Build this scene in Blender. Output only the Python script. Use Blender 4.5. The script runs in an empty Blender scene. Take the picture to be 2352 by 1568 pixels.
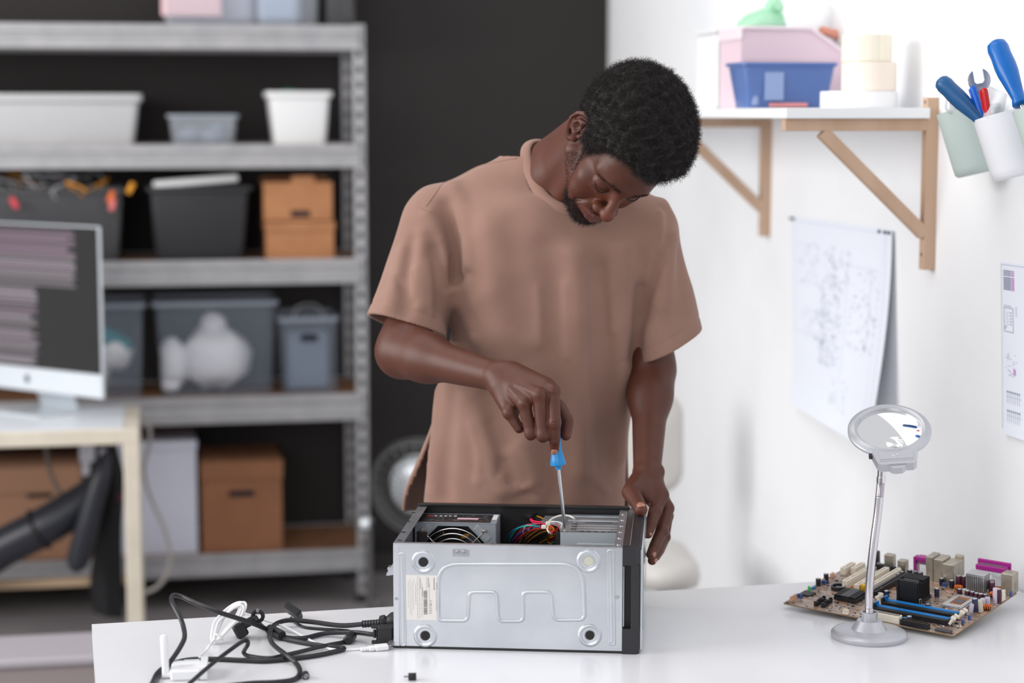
import bpy, math, random
import numpy as np
from mathutils import Matrix, Vector, Quaternion
random.seed(7)
SC = bpy.context.scene
COL = SC.collection
PI = math.pi

# ------------------------------------------------------------------ camera, world, lights, exposure
F_PX, PITCH, CAM_Z = 4420.0, 0.1175, 1.661          # image taken as 2352 x 1568
cam_data = bpy.data.cameras.new('camera')
cam = bpy.data.objects.new('camera', cam_data)
COL.objects.link(cam)
cam.location = (0, 0, CAM_Z)
cam.rotation_euler = (PI / 2 - PITCH, 0, 0)
cam_data.sensor_width = 36.0
cam_data.lens = F_PX * 36.0 / 2352.0
cam_data.dof.use_dof = True
cam_data.dof.focus_distance = 3.42
cam_data.dof.aperture_fstop = 1.9
cam_data.clip_start = 0.05
SC.camera = cam

world = bpy.data.worlds.new('daylight')
SC.world = world
world.use_nodes = True
world.node_tree.nodes['Background'].inputs[0].default_value = (0.96, 0.97, 1.0, 1)
world.node_tree.nodes['Background'].inputs[1].default_value = 0.64

def area_light(name, loc, target, sx, sy, power, col):
    d = bpy.data.lights.new(name, 'AREA')
    d.shape = 'RECTANGLE'; d.size = sx; d.size_y = sy; d.energy = power; d.color = col
    o = bpy.data.objects.new(name, d); COL.objects.link(o)
    o.location = loc
    o.rotation_euler = (Vector(target) - Vector(loc)).to_track_quat('-Z', 'Y').to_euler()
    return o
area_light('window_light', (-4.0, 3.0, 2.3), (0.6, 4.4, 1.1), 3.4, 2.4, 178, (1.0, 0.985, 0.97))
area_light('front_fill_light', (-1.7, -1.2, 2.5), (0.1, 3.8, 1.1), 3.0, 2.0, 50, (1.0, 0.985, 0.97))  # soft frontal fill added from the camera side, no real source
area_light('ceiling_bounce_fill', (-0.7, 3.9, 3.3), (-0.2, 4.2, 0.8), 2.4, 1.6, 20, (1.0, 0.98, 0.96))  # soft overhead fill added in place of ceiling bounce, not a lamp

SC.view_settings.view_transform = 'Standard'
SC.view_settings.look = 'None'
SC.view_settings.gamma = 1.0
SC.view_settings.use_curve_mapping = False
SC.view_settings.exposure = 0.0

# ------------------------------------------------------------------ frames
TH = math.radians(10.5)                              # the room is turned by this much
RU = Vector((math.cos(TH), math.sin(TH), 0)); RV = Vector((-math.sin(TH), math.cos(TH), 0))
def R(a, b, z=0.0):                                  # room coordinates -> world
    return RU * a + RV * b + Vector((0, 0, z))
_c, _s = math.cos(PITCH), math.sin(PITCH)
def at(px, py, Y=None, z=None, a=None, b=None):      # sight line through a photo point, met with a plane of the room
    x = (px - 1176) / F_PX; y = (784 - py) / F_PX
    d = Vector((x, _c + y * _s, -_s + y * _c))
    if Y is not None: t = Y / d.y
    elif z is not None: t = (z - CAM_Z) / d.z
    elif a is not None: t = a / d.dot(RU)
    else: t = b / d.dot(RV)
    return Vector((0, 0, CAM_Z)) + d * t
def rm(P):                                           # world -> room coordinates
    P = Vector(P); return (P.dot(RU), P.dot(RV), P.z)
WALL_A, BACK_B = 1.626, 6.86                         # right wall, back wall

# ------------------------------------------------------------------ materials
def lin(c):
    return tuple(((v / 255) / 12.92 if v / 255 <= 0.04045 else ((v / 255 + 0.055) / 1.055) ** 2.4) for v in c)
MATS = {}
def mat(name, rgb, rough=0.5, metal=0.0, var=None, bump=None, alpha=1.0, trans=0.0, ior=1.45, coat=0.0, sss=0.0,
        emit=0.0, spec=0.5, sheen=0.0, stretch=None, bdist=0.002):
    if name in MATS: return MATS[name]
    m = bpy.data.materials.new(name); m.use_nodes = True
    nt = m.node_tree; b = nt.nodes['Principled BSDF']
    c = lin(rgb) + (1,)
    b.inputs['Base Color'].default_value = c
    b.inputs['Roughness'].default_value = rough
    b.inputs['Metallic'].default_value = metal
    b.inputs['IOR'].default_value = ior
    b.inputs['Alpha'].default_value = alpha
    b.inputs['Transmission Weight'].default_value = trans
    b.inputs['Coat Weight'].default_value = coat
    b.inputs['Specular IOR Level'].default_value = spec
    b.inputs['Sheen Weight'].default_value = sheen
    if sss:
        b.inputs['Subsurface Weight'].default_value = sss
        b.inputs['Subsurface Radius'].default_value = (0.012, 0.005, 0.003)
        b.inputs['Subsurface Scale'].default_value = 0.5
    if emit:
        b.inputs['Emission Color'].default_value = c
        b.inputs['Emission Strength'].default_value = emit
    def coords():
        tc = nt.nodes.new('ShaderNodeTexCoord')
        if not stretch: return tc.outputs['Object']
        mp = nt.nodes.new('ShaderNodeMapping'); mp.inputs['Scale'].default_value = stretch
        nt.links.new(tc.outputs['Object'], mp.inputs['Vector']); return mp.outputs['Vector']
    if var:                                          # (second colour, scale, lo, hi)
        n = nt.nodes.new('ShaderNodeTexNoise'); n.inputs['Scale'].default_value = var[1]; n.inputs['Detail'].default_value = 6
        nt.links.new(coords(), n.inputs['Vector'])
        r = nt.nodes.new('ShaderNodeMapRange')
        r.inputs['From Min'].default_value = var[2] if len(var) > 2 else 0.35
        r.inputs['From Max'].default_value = var[3] if len(var) > 3 else 0.65
        nt.links.new(n.outputs['Fac'], r.inputs['Value'])
        mx = nt.nodes.new('ShaderNodeMix'); mx.data_type = 'RGBA'
        mx.inputs['A'].default_value = c; mx.inputs['B'].default_value = lin(var[0]) + (1,)
        nt.links.new(r.outputs['Result'], mx.inputs['Factor'])
        nt.links.new(mx.outputs['Result'], b.inputs['Base Color'])
    if bump:                                         # (scale, strength)
        n = nt.nodes.new('ShaderNodeTexNoise'); n.inputs['Scale'].default_value = bump[0]; n.inputs['Detail'].default_value = 4
        nt.links.new(coords(), n.inputs['Vector'])
        bp = nt.nodes.new('ShaderNodeBump'); bp.inputs['Strength'].default_value = bump[1]; bp.inputs['Distance'].default_value = bdist
        nt.links.new(n.outputs['Fac'], bp.inputs['Height']); nt.links.new(bp.outputs['Normal'], b.inputs['Normal'])
    MATS[name] = m
    return m
def clear(name, rgb, alpha=0.35, rough=0.25):
    return mat(name, rgb, rough, alpha=alpha)

# ------------------------------------------------------------------ mesh building
def chain(points, n=8, closed=False):
    """Catmull-Rom through points; extra coordinates (radius ...) are interpolated too."""
    P = [np.array(p, float) for p in points]; out = []; N = len(P)
    for i in range(N if closed else N - 1):
        g = (lambda k: P[k % N]) if closed else (lambda k: P[min(max(k, 0), N - 1)])
        p0, p1, p2, p3 = g(i - 1), g(i), g(i + 1), g(i + 2)
        for k in range(n):
            t = k / n
            out.append(0.5 * (2 * p1 + (p2 - p0) * t + (2 * p0 - 5 * p1 + 4 * p2 - p3) * t * t + (3 * p1 - p0 - 3 * p2 + p3) * t ** 3))
    if not closed: out.append(P[-1])
    return out
class B:
    def __init__(s): s.v = []; s.f = []; s.mi = []; s.T = None
    def _add(s, vs, fs, m=0):
        o = len(s.v)
        if s.T is not None: vs = [s.T @ Vector(p) for p in vs]
        s.v.extend([tuple(p) for p in vs]); s.f.extend([tuple(i + o for i in f) for f in fs]); s.mi.extend([m] * len(fs))
        return s
    def box(s, x0, x1, y0, y1, z0, z1, ch=0.0, m=0, T=None):
        x0, x1 = sorted((x0, x1)); y0, y1 = sorted((y0, y1)); z0, z1 = sorted((z0, z1))
        if ch <= 0:
            vs = [(x, y, z) for x in (x0, x1) for y in (y0, y1) for z in (z0, z1)]
            fs = [(0, 1, 3, 2), (4, 6, 7, 5), (0, 4, 5, 1), (2, 3, 7, 6), (0, 2, 6, 4), (1, 5, 7, 3)]
        else:
            ch = min(ch, (x1 - x0) * .49, (y1 - y0) * .49, (z1 - z0) * .49)
            vs = []; idx = {}
            for i, x in enumerate((x0, x1)):
                for j, y in enumerate((y0, y1)):
                    for k, z in enumerate((z0, z1)):
                        dx, dy, dz = (ch if i == 0 else -ch), (ch if j == 0 else -ch), (ch if k == 0 else -ch)
                        for ax, p in enumerate(((x, y + dy, z + dz), (x + dx, y, z + dz), (x + dx, y + dy, z))):
                            idx[(i, j, k, ax)] = len(vs); vs.append(p)
            fs = []
            I = lambda i, j, k, a: idx[(i, j, k, a)]
            fs += [(I(0,0,0,0), I(0,0,1,0), I(0,1,1,0), I(0,1,0,0)), (I(1,0,0,0), I(1,1,0,0), I(1,1,1,0), I(1,0,1,0)),
                   (I(0,0,0,1), I(1,0,0,1), I(1,0,1,1), I(0,0,1,1)), (I(0,1,0,1), I(0,1,1,1), I(1,1,1,1), I(1,1,0,1)),
                   (I(0,0,0,2), I(0,1,0,2), I(1,1,0,2), I(1,0,0,2)), (I(0,0,1,2), I(1,0,1,2), I(1,1,1,2), I(0,1,1,2))]
            for i in (0, 1):
                for j in (0, 1):
                    fs.append((I(i,j,0,0), I(i,j,1,0), I(i,j,1,1), I(i,j,0,1)))
                    fs.append((I(i,0,j,0), I(i,1,j,0), I(i,1,j,2), I(i,0,j,2)))
                    fs.append((I(0,i,j,1), I(1,i,j,1), I(1,i,j,2), I(0,i,j,2)))
                    for k in (0, 1): fs.append((I(i,j,k,0), I(i,j,k,1), I(i,j,k,2)))
        if T is not None: vs = [T @ Vector(p) for p in vs]
        return s._add(vs, fs, m)
    def bar(s, p, q, w, h, ch=0.0, up=(0, 0, 1), m=0):
        """square bar from p to q, w wide, h high"""
        p = Vector(p); q = Vector(q); d = (q - p); L = d.length; d.normalize()
        u = Vector(up); sd = d.cross(u)
        if sd.length < 1e-5: sd = d.cross(Vector((1, 0, 0)))
        sd.normalize(); u = sd.cross(d)
        T = Matrix((( sd.x, d.x, u.x, p.x), (sd.y, d.y, u.y, p.y), (sd.z, d.z, u.z, p.z), (0, 0, 0, 1)))
        return s.box(-w / 2, w / 2, 0, L, -h / 2, h / 2, ch, m, T)
    def tube(s, pts, r, n=8, closed=False, caps=True, m=0, flat=1.0, up=None):
        pts = [Vector(p[:3]) for p in pts]; N = len(pts)
        rs = list(r) if hasattr(r, '__len__') else [r] * N
        tans = []
        for i in range(N):
            a = pts[(i - 1) % N] if (closed or i > 0) else pts[i]
            b = pts[(i + 1) % N] if (closed or i < N - 1) else pts[i]
            t = (b - a); t = t.normalized() if t.length > 1e-9 else Vector((0, 0, 1)); tans.append(t)
        u = Vector(up) if up else tans[0].orthogonal()
        vs = []; fs = []
        for i in range(N):
            t = tans[i]
            if up: u = Vector(up)
            u = (u - t * u.dot(t))
            u = u.normalized() if u.length > 1e-6 else t.orthogonal().normalized()
            w = t.cross(u)
            for k in range(n):
                a = 2 * PI * k / n
                vs.append(pts[i] + (u * math.cos(a) * flat + w * math.sin(a)) * rs[i])
        for i in range(N if closed else N - 1):
            j = (i + 1) % N
            for k in range(n):
                l = (k + 1) % n
                fs.append((i * n + k, i * n + l, j * n + l, j * n + k))
        if caps and not closed:
            fs.append(tuple(range(n - 1, -1, -1))); fs.append(tuple((N - 1) * n + k for k in range(n)))
        return s._add(vs, fs, m)
    def lathe(s, prof, n=24, T=None, m=0, sx=1.0, sy=1.0, a0=0.0, a1=2 * PI):
        """profile [(r, z)] turned about z; r = 0 ends close the form"""
        vs = []; fs = []; full = abs(a1 - a0 - 2 * PI) < 1e-6; cols = n if full else n + 1
        rings = []
        for r, z in prof:
            if r < 1e-7:
                rings.append([len(vs)]); vs.append(Vector((0, 0, z)))
            else:
                ring = []
                for k in range(cols):
                    a = a0 + (a1 - a0) * k / n
                    ring.append(len(vs)); vs.append(Vector((r * math.cos(a) * sx, r * math.sin(a) * sy, z)))
                rings.append(ring)
        for A, Bq in zip(rings, rings[1:]):
            for k in range(n):
                l = (k + 1) % cols if full else k + 1
                if len(A) == 1 and len(Bq) == 1: continue
                if len(A) == 1: fs.append((A[0], Bq[l], Bq[k]))
                elif len(Bq) == 1: fs.append((A[k], A[l], Bq[0]))
                else: fs.append((A[k], A[l], Bq[l], Bq[k]))
        if T is not None: vs = [T @ p for p in vs]
        return s._add(vs, fs, m)
    def prism(s, poly, z0, z1, T=None, m=0):
        n = len(poly)
        vs = [Vector((x, y, z0)) for x, y in poly] + [Vector((x, y, z1)) for x, y in poly]
        fs = [tuple(range(n - 1, -1, -1)), tuple(range(n, 2 * n))] + [(i, (i + 1) % n, n + (i + 1) % n, n + i) for i in range(n)]
        if T is not None: vs = [T @ p for p in vs]
        return s._add(vs, fs, m)
    def grid(s, rows, m=0, closed=False, thick=0.0):
        """rows of points -> quads; thick > 0 gives it a back side"""
        h, w = len(rows), len(rows[0])
        vs = [Vector(p) for r in rows for p in r]; fs = []
        for i in range(h - 1):
            for j in range(w if closed else w - 1):
                k = (j + 1) % w
                fs.append((i * w + j, i * w + k, (i + 1) * w + k, (i + 1) * w + j))
        if thick:
            nr = [Vector((0, 0, 0)) for _ in vs]
            for f in fs:
                nn = (vs[f[1]] - vs[f[0]]).cross(vs[f[2]] - vs[f[0]])
                for i in f: nr[i] += nn
            o = len(vs)
            vs += [vs[i] - nr[i].normalized() * thick for i in range(o)]
            fs += [tuple(o + i for i in reversed(f)) for f in list(fs)]
            bd = [(0, j, j + 1) for j in range(w - 1)] if not closed else [(0, j, (j + 1) % w) for j in range(w)]
            for _, a, b in bd:
                fs.append((b, a, o + a, o + b)); e = (h - 1) * w; fs.append((e + a, e + b, o + e + b, o + e + a))
            if not closed:
                for i in range(h - 1):
                    a, b = i * w, (i + 1) * w; fs.append((a, b, o + b, o + a)); a += w - 1; b += w - 1; fs.append((b, a, o + a, o + b))
        return s._add(vs, fs, m)
    def ball(s, c, r, n=12, T=None, m=0):
        rr = r if hasattr(r, '__len__') else (r, r, r)
        prof = [(math.sin(PI * i / (n // 2 + 1)), -math.cos(PI * i / (n // 2 + 1))) for i in range(n // 2 + 2)]
        prof[0] = (0, -1); prof[-1] = (0, 1)
        M = Matrix.Translation(Vector(c)) @ (T.to_4x4() if T is not None else Matrix()) @ Matrix.Diagonal((rr[0], rr[1], rr[2], 1))
        return s.lathe(prof, n, M, m)
    def ring(s, c, rad, r, n=32, k=8, T=None, m=0, closed=True, a0=0, a1=2 * PI):
        cnt = n if closed else n + 1
        pts = [Vector((math.cos(a0 + (a1 - a0) * i / n) * rad, math.sin(a0 + (a1 - a0) * i / n) * rad, 0)) for i in range(cnt)]
        M = Matrix.Translation(Vector(c)) @ (T.to_4x4() if T is not None else Matrix())
        return s.tube([M @ p for p in pts], r, k, closed, m=m)

def smooth_mesh(me, angle=35):
    me.polygons.foreach_set('use_smooth', [True] * len(me.polygons))
    me.set_sharp_from_angle(angle=math.radians(angle))
def build(name, bb, mats, parent=None, world=False, angle=35, label=None, kind=None):
    me = bpy.data.meshes.new(name)
    vs = bb.v
    if world and parent is not None:
        inv = parent.matrix_basis.inverted()
        vs = [tuple(inv @ Vector(p)) for p in vs]
    me.from_pydata(vs, [], bb.f)
    for mm in (mats if isinstance(mats, (list, tuple)) else [mats]): me.materials.append(mm)
    if any(bb.mi): me.polygons.foreach_set('material_index', bb.mi)
    me.validate()
    smooth_mesh(me, angle)
    o = bpy.data.objects.new(name, me); COL.objects.link(o)
    if parent is not None: o.parent = parent
    if label: o['label'] = label
    if kind: o['kind'] = kind
    return o
def tag(o, label, cat, group=None):
    o['label'] = label; o['category'] = cat
    if group: o['group'] = group
    return o
def thing(name, label, cat, loc=(0, 0, 0), rz=0.0, group=None, rot=None):
    o = bpy.data.objects.new(name, None); COL.objects.link(o)
    o.empty_display_size = 0.05
    o.location = loc; o.rotation_euler = rot if rot else (0, 0, rz)
    return tag(o, label, cat, group)
def struct(name, bb, m, angle=35, **kw):
    o = build(name, bb, m, angle=angle, **kw); o['kind'] = 'structure'; return o
def rounded(x0, x1, y0, y1, r, n=4):
    out = []
    for cx, cy, a in ((x1 - r, y1 - r, 0), (x0 + r, y1 - r, PI / 2), (x0 + r, y0 + r, PI), (x1 - r, y0 + r, 1.5 * PI)):
        for k in range(n + 1):
            t = a + PI / 2 * k / n; out.append((cx + r * math.cos(t), cy + r * math.sin(t)))
    return out
def text_mesh(body, size):
    """letters as flat outlines -> (verts, faces) in the xy plane, centred"""
    cu = bpy.data.curves.new('lettering', 'FONT'); cu.body = body; cu.size = size; cu.align_x = 'CENTER'; cu.align_y = 'CENTER'
    ob = bpy.data.objects.new('lettering', cu)
    me = ob.to_mesh()
    vs = [tuple(v.co) for v in me.vertices]; fs = [tuple(p.vertices) for p in me.polygons]
    ob.to_mesh_clear(); bpy.data.objects.remove(ob); bpy.data.curves.remove(cu)
    return vs, fs
# ================================================================== the room
m_white_wall = mat('white painted plaster', (244, 245, 247), 0.75, var=((237, 239, 242), 3.0, .45, .75), bump=(35, 0.25), bdist=.004)
m_dark_wall = mat('charcoal paint', (36, 32, 31), 0.7, bump=(40, 0.1))
m_floor = mat('grey vinyl floor', (150, 145, 146), 0.4, var=((138, 133, 135), 4.0))
def room_box(bb, a0, a1, b0, b1, z0, z1):
    T = Matrix.Rotation(TH, 4, 'Z'); bb.box(a0, a1, b0, b1, z0, z1, T=T); return bb
struct('wall_back', room_box(B(), -4.2, WALL_A + .12, BACK_B, BACK_B + .12, 0, 3.2), m_dark_wall)
struct('wall_right', room_box(B(), WALL_A, WALL_A + .12, -.6, BACK_B, 0, 3.2), m_white_wall)
struct('floor', room_box(B(), -4.2, WALL_A + .12, -.6, BACK_B + .12, -.1, 0), m_floor)
struct('baseboard_back', room_box(B(), -4.2, WALL_A, BACK_B - .012, BACK_B, 0, .07), mat('dark skirting', (60, 56, 55), .5))
struct('baseboard_right', room_box(B(), WALL_A - .012, WALL_A, -.6, BACK_B - .012, 0, .07), mat('white skirting', (228, 228, 228), .5))

# ================================================================== metal shelving unit
m_galv = mat('galvanised steel', (174, 173, 175), 0.45, 0.35, var=((163, 163, 166), 14, .35, .65), bump=(60, .05))
m_fibre = mat('brown fibreboard', (128, 88, 60), 0.7, var=((112, 76, 52), 20))
RK_A1, RK_B0, RK_D, RK_W = 0.697, 6.43, 0.40, 2.30
rack = thing('shelving_unit', 'tall galvanised steel shelving unit with five shelves against the dark wall', 'shelving unit', R(RK_A1, RK_B0), TH)
def zpx(y, x=600, b=RK_B0): return at(x, y, b=b).z
LV = [(zpx(57), zpx(113)), (zpx(331), zpx(385)), (zpx(595), zpx(652)), (zpx(907), zpx(968)), (zpx(1266), zpx(1316))]
ZTOP = LV[0][0] + .004
for xa in (0, -RK_W):
    for yb in (0, RK_D):
        bb = B(); sx = -1 if xa == 0 else 1; sy = 1 if yb == 0 else -1
        W = .042
        # front leg of the angle: a perforated strip, side leg likewise
        for (fx, fy) in ((1, 0), (0, 1)):
            def strip(lo, hi, z0, z1):
                if fx: bb.box(xa + sx * lo, xa + sx * hi, yb, yb + sy * .003, z0, z1)
                else: bb.box(xa, xa + sx * .003, yb + sy * lo, yb + sy * hi, z0, z1)
            strip(0, .014, 0, ZTOP); strip(.028, W, 0, ZTOP)
            z = .02
            while z < ZTOP - .03:
                strip(.014, .028, z, z + .026); z += .05
            strip(.014, .028, ZTOP - .03, ZTOP)
        bb.box(xa - .004 * sx, xa + sx * (W + .004), yb - .004 * sy, yb + sy * (W + .004), 0, .03, m=1)
        build('post', bb, [m_galv, mat('black rubber foot', (30, 30, 30), .7)], rack)
for zt, zb in LV:
    for yb, sy in ((0, -1), (RK_D, 1)):
        bb = B(); h = zt - zb
        prof = [(0, 0), (.016, 0), (.016, h * .42), (.009, h * .5), (.009, h * .62), (.014, h * .68), (.014, h), (0, h)]
        T = Matrix(((0, 0, 1, -RK_W + .02), (sy, 0, 0, yb), (0, 1, 0, zb), (0, 0, 0, 1)))
        bb.prism(prof, 0, RK_W - .04, T)
        build('front_beam' if sy < 0 else 'rear_beam', bb, m_galv, rack, angle=20)
    for xa in (-.012, -RK_W + .002):
        bb = B(); bb.box(xa, xa + .010, .01, RK_D - .01, zb, zt); build('side_beam', bb, m_galv, rack)
    bb = B(); bb.box(-RK_W + .012, -.012, .002, RK_D - .002, zt - .012, zt - .004); build('shelf_board', bb, m_fibre, rack)
SHELF = [lv[0] - .0035 for lv in LV]

# ------------------------------------------------------------------ containers on the shelves
def px_box(x0, x1, b):                               # photo columns -> room a-range at depth b (at mid height)
    return lambda y: (rm(at(x0, y, b=b))[0], rm(at(x1, y, b=b))[0])
def open_bin(name, label, cat, shelf, xt, xb, ytop, m, depth=.30, b0=None, rim=.012, rimh=.018, group=None, wall=.003, rimm=None, feet=False):
    """tapered plastic bin; xt, xb photo columns of rim and bottom"""
    b0 = b0 if b0 else RK_B0 + .03
    zb = SHELF[shelf] + .001
    a0, a1 = rm(at(xt[0], ytop, b=b0))[0], rm(at(xt[1], ytop, b=b0))[0]
    c0, c1 = rm(at(xb[0], ytop, b=b0))[0], rm(at(xb[1], ytop, b=b0))[0]
    zt = at((xt[0] + xt[1]) / 2, ytop, b=b0).z
    ca = (a0 + a1) / 2; h = zt - zb
    t = thing(name, label, cat, R(ca, b0, zb), TH, group)
    wt, wb = (a1 - a0) / 2 - rim, (c1 - c0) / 2; off = (c0 + c1) / 2 - ca; tp = max(0.0, (wt - wb)) * .6
    rings = []
    def loop(w, y0, y1, z, o): return [(x + o, y, z) for x, y in rounded(-w, w, y0, y1, .018, 3)]
    rings = [loop(wb, tp, depth - tp, 0, off), loop(wb + .002, tp - .001, depth - tp + .001, .004, off), loop(wt, 0, depth, h - rimh, 0), loop(wt, 0, depth, h, 0)]
    bb = B(); bb.grid(rings, closed=True, thick=wall)
    n = len(rings[0]); bb._add(rings[0], [tuple(range(n - 1, -1, -1))]); bb._add([(p[0] * .99, p[1], wall) for p in rings[0]], [tuple(range(n))])
    build('bin_body', bb, m, t)
    bb = B(); r2 = [loop(wt + .0005, -.0005, depth + .0005, h - rimh, 0), loop(wt + rim, -rim, depth + rim, h - rimh * .8, 0), loop(wt + rim, -rim, depth + rim, h, 0), loop(wt - .002, .002, depth - .002, h, 0)]
    bb.grid(r2, closed=True)
    build('rim', bb, rimm or (m_rim if m in (m_clear, m_clear_b) else m), t)
    return t, (wt, wb, depth, h, off)
def lump(t, name, m, items, seed=0, label=None, kind=None):
    bb = B(); rnd = random.Random(seed)
    for c, r in items:
        n = 14; prof = [(math.sin(PI * i / 9), -math.cos(PI * i / 9)) for i in range(10)]; prof[0] = (0, -1); prof[-1] = (0, 1)
        o = len(bb.v); bb.lathe(prof, n, Matrix.Translation(Vector(c)) @ Matrix.Diagonal((r[0], r[1], r[2], 1)))
        ph = [rnd.uniform(0, 6) for _ in range(6)]
        for i in range(o, len(bb.v)):
            v = Vector(bb.v[i]); q = v - Vector(c)
            k = 1 + .09 * math.sin(q.x * 60 + ph[0]) + .08 * math.sin(q.z * 75 + ph[1]) + .06 * math.sin(q.y * 90 + ph[2] + q.x * 40)
            bb.v[i] = tuple(Vector(c) + q * k)
    return build(name, bb, m, t, angle=180, label=label, kind=kind)
m_clear = clear('clear plastic', (204, 210, 220), .18)
m_clear2 = clear('frosted clear plastic', (206, 207, 209), .78, .4)
m_rim = clear('cloudy bin rim', (176, 184, 198), .5)
m_clear_b = clear('bluish clear plastic', (188, 200, 216), .10)
m_black_pl = mat('black plastic', (44, 44, 47), .45)
m_grey_pl = clear('smoky plastic', (82, 82, 84), .75)
m_white_pl = mat('white plastic', (228, 229, 230), .4)
m_cloth_w = mat('white cloth', (236, 236, 240), .85, bump=(30, .5), bdist=.01)
m_card = mat('brown cardboard', (178, 124, 84), .75, var=((168, 114, 76), 12))
m_card2 = mat('dark brown cardboard', (148, 100, 70), .75, var=((140, 94, 66), 12))
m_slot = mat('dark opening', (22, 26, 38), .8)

# top shelf
t, (wt, wb, d, h, of) = open_bin('storage_bin', 'clear plastic bin holding pink and blue things on the top shelf', 'bin', 0, (352, 742), (375, 728), -190, m_clear)
bb = B(); bb.box(-.255, -.06, .012, .03, .03, .24, .004); build('pink_packet', bb, mat('pink paper', (232, 196, 200), .7), t, label='pink packet inside the bin')
bb = B(); bb.box(.06, .2, .02, .16, .006, .25, .02); build('blue_packet', bb, mat('pale blue packaging', (168, 184, 206), .6), t, label='pale blue packet inside the bin')
bb = B(); bb.box(-.24, .05, .05, .2, .006, .2, .02); build('grey_packet', bb, mat('lilac grey packaging', (168, 170, 186), .6), t)
open_bin('dark_storage_bin', 'smoky dark plastic bin beside the clear bin on the top shelf', 'bin', 0, (741, 822), (748, 814), -150, m_grey_pl, depth=.28, b0=RK_B0 + .06)
# second shelf
t, (wt, wb, d, h, of) = open_bin('storage_bin', 'long frosted plastic bin filled with white parcels on the second shelf', 'bin', 1, (-260, 326), (-235, 304), 215, m_clear2, rimh=.03)
bb = B(); bb.box(.02, .15, .012, .07, .006, .05, .008); bb.box(.045, .1, .012, .06, .05, .08, .01); build('white_parcel', bb, m_white_pl, t)
lump(t, 'white_bag', m_cloth_w, [((-.1, .12, .09), (.17, .08, .08)), ((.12, .16, .08), (.15, .09, .075))], 3)
t, (wt, wb, d, h, of) = open_bin('small_food_box', 'small low clear plastic box in the middle of the second shelf', 'box', 1, (382, 550), (396, 538), 263, m_clear, depth=.2, rim=.008, rimh=.012)
lump(t, 'small_parts', mat('grey blue parts', (130, 142, 158), .6), [((.035, .05, .028), (.045, .03, .026)), ((.05, .06, .055), (.03, .03, .02)), ((-.04, .09, .03), (.05, .04, .028))], 4)
t, (wt, wb, d, h, of) = open_bin('white_tub', 'white plastic tub with green things on top at the shelf end', 'tub', 1, (612, 764), (631, 748), 210, m_white_pl, depth=.2, rim=.01, rimh=.022)
lump(t, 'green_bag', mat('green bag', (36, 132, 88), .6), [((-.02, .1, h - .02), (.05, .05, .03))], 5)
# third shelf
t, (wt, wb, d, h, of) = open_bin('wire_bin', 'dark bin overflowing with tangled wires behind the computer screen', 'bin', 2, (-40, 290), (-20, 268), 432, m_grey_pl, depth=.28)
wcol = [((205, 60, 70), 'red'), ((226, 150, 40), 'orange'), ((176, 176, 180), 'grey'), ((60, 60, 66), 'black')]
rnd = random.Random(11)
for wi in range(11):
    bb = B(); x = rnd.uniform(-wt, wt); y = rnd.uniform(.02, .2)
    pts = [(x, y, h - .05)] + [(x + rnd.uniform(-.09, .09), y + rnd.uniform(-.06, .05), h + rnd.uniform(-.01, .05)) for _ in range(4)] + [(x + .05, y, h - .06)]
    cc = wcol[(2, 1, 2, 3, 2, 3)[wi % 6]]
    bb.tube(chain(pts, 6), .0035, 5); build('wire', bb, mat(cc[1] + ' wire', cc[0], .45), t)
for (px_, py_, col, nm) in ((33, 466, (214, 74, 84), 'red plug'), (255, 452, (224, 110, 50), 'orange plug'), (258, 470, (228, 120, 120), 'pink plug'), (300, 432, (214, 146, 40), 'amber plug')):
    q = at(px_, py_, b=RK_B0 + .0); bb = B(); bb.box(-.009, .009, -.008, .008, -.02, .02, .004, T=Matrix.Translation(t.matrix_basis.inverted() @ q) @ Matrix.Rotation(rnd.uniform(-.5, .5), 4, 'Y'))
    build('plug', bb, mat(nm, col, .5), t)
t, (wt, wb, d, h, of) = open_bin('storage_bin', 'black plastic bin with a white tube across it on the third shelf', 'bin', 2, (334, 580), (356, 556), 428, m_black_pl, depth=.29, rim=.014)
p0 = at(352, 424, b=RK_B0 + .05); p1 = at(546, 408, b=RK_B0 + .07)
bb = B(); bb.bar(p0, p1, .05, .024, .005)
tag(build('white_tube', bb, m_white_pl), 'white flat tube lying across the black bin', 'tube')
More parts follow.
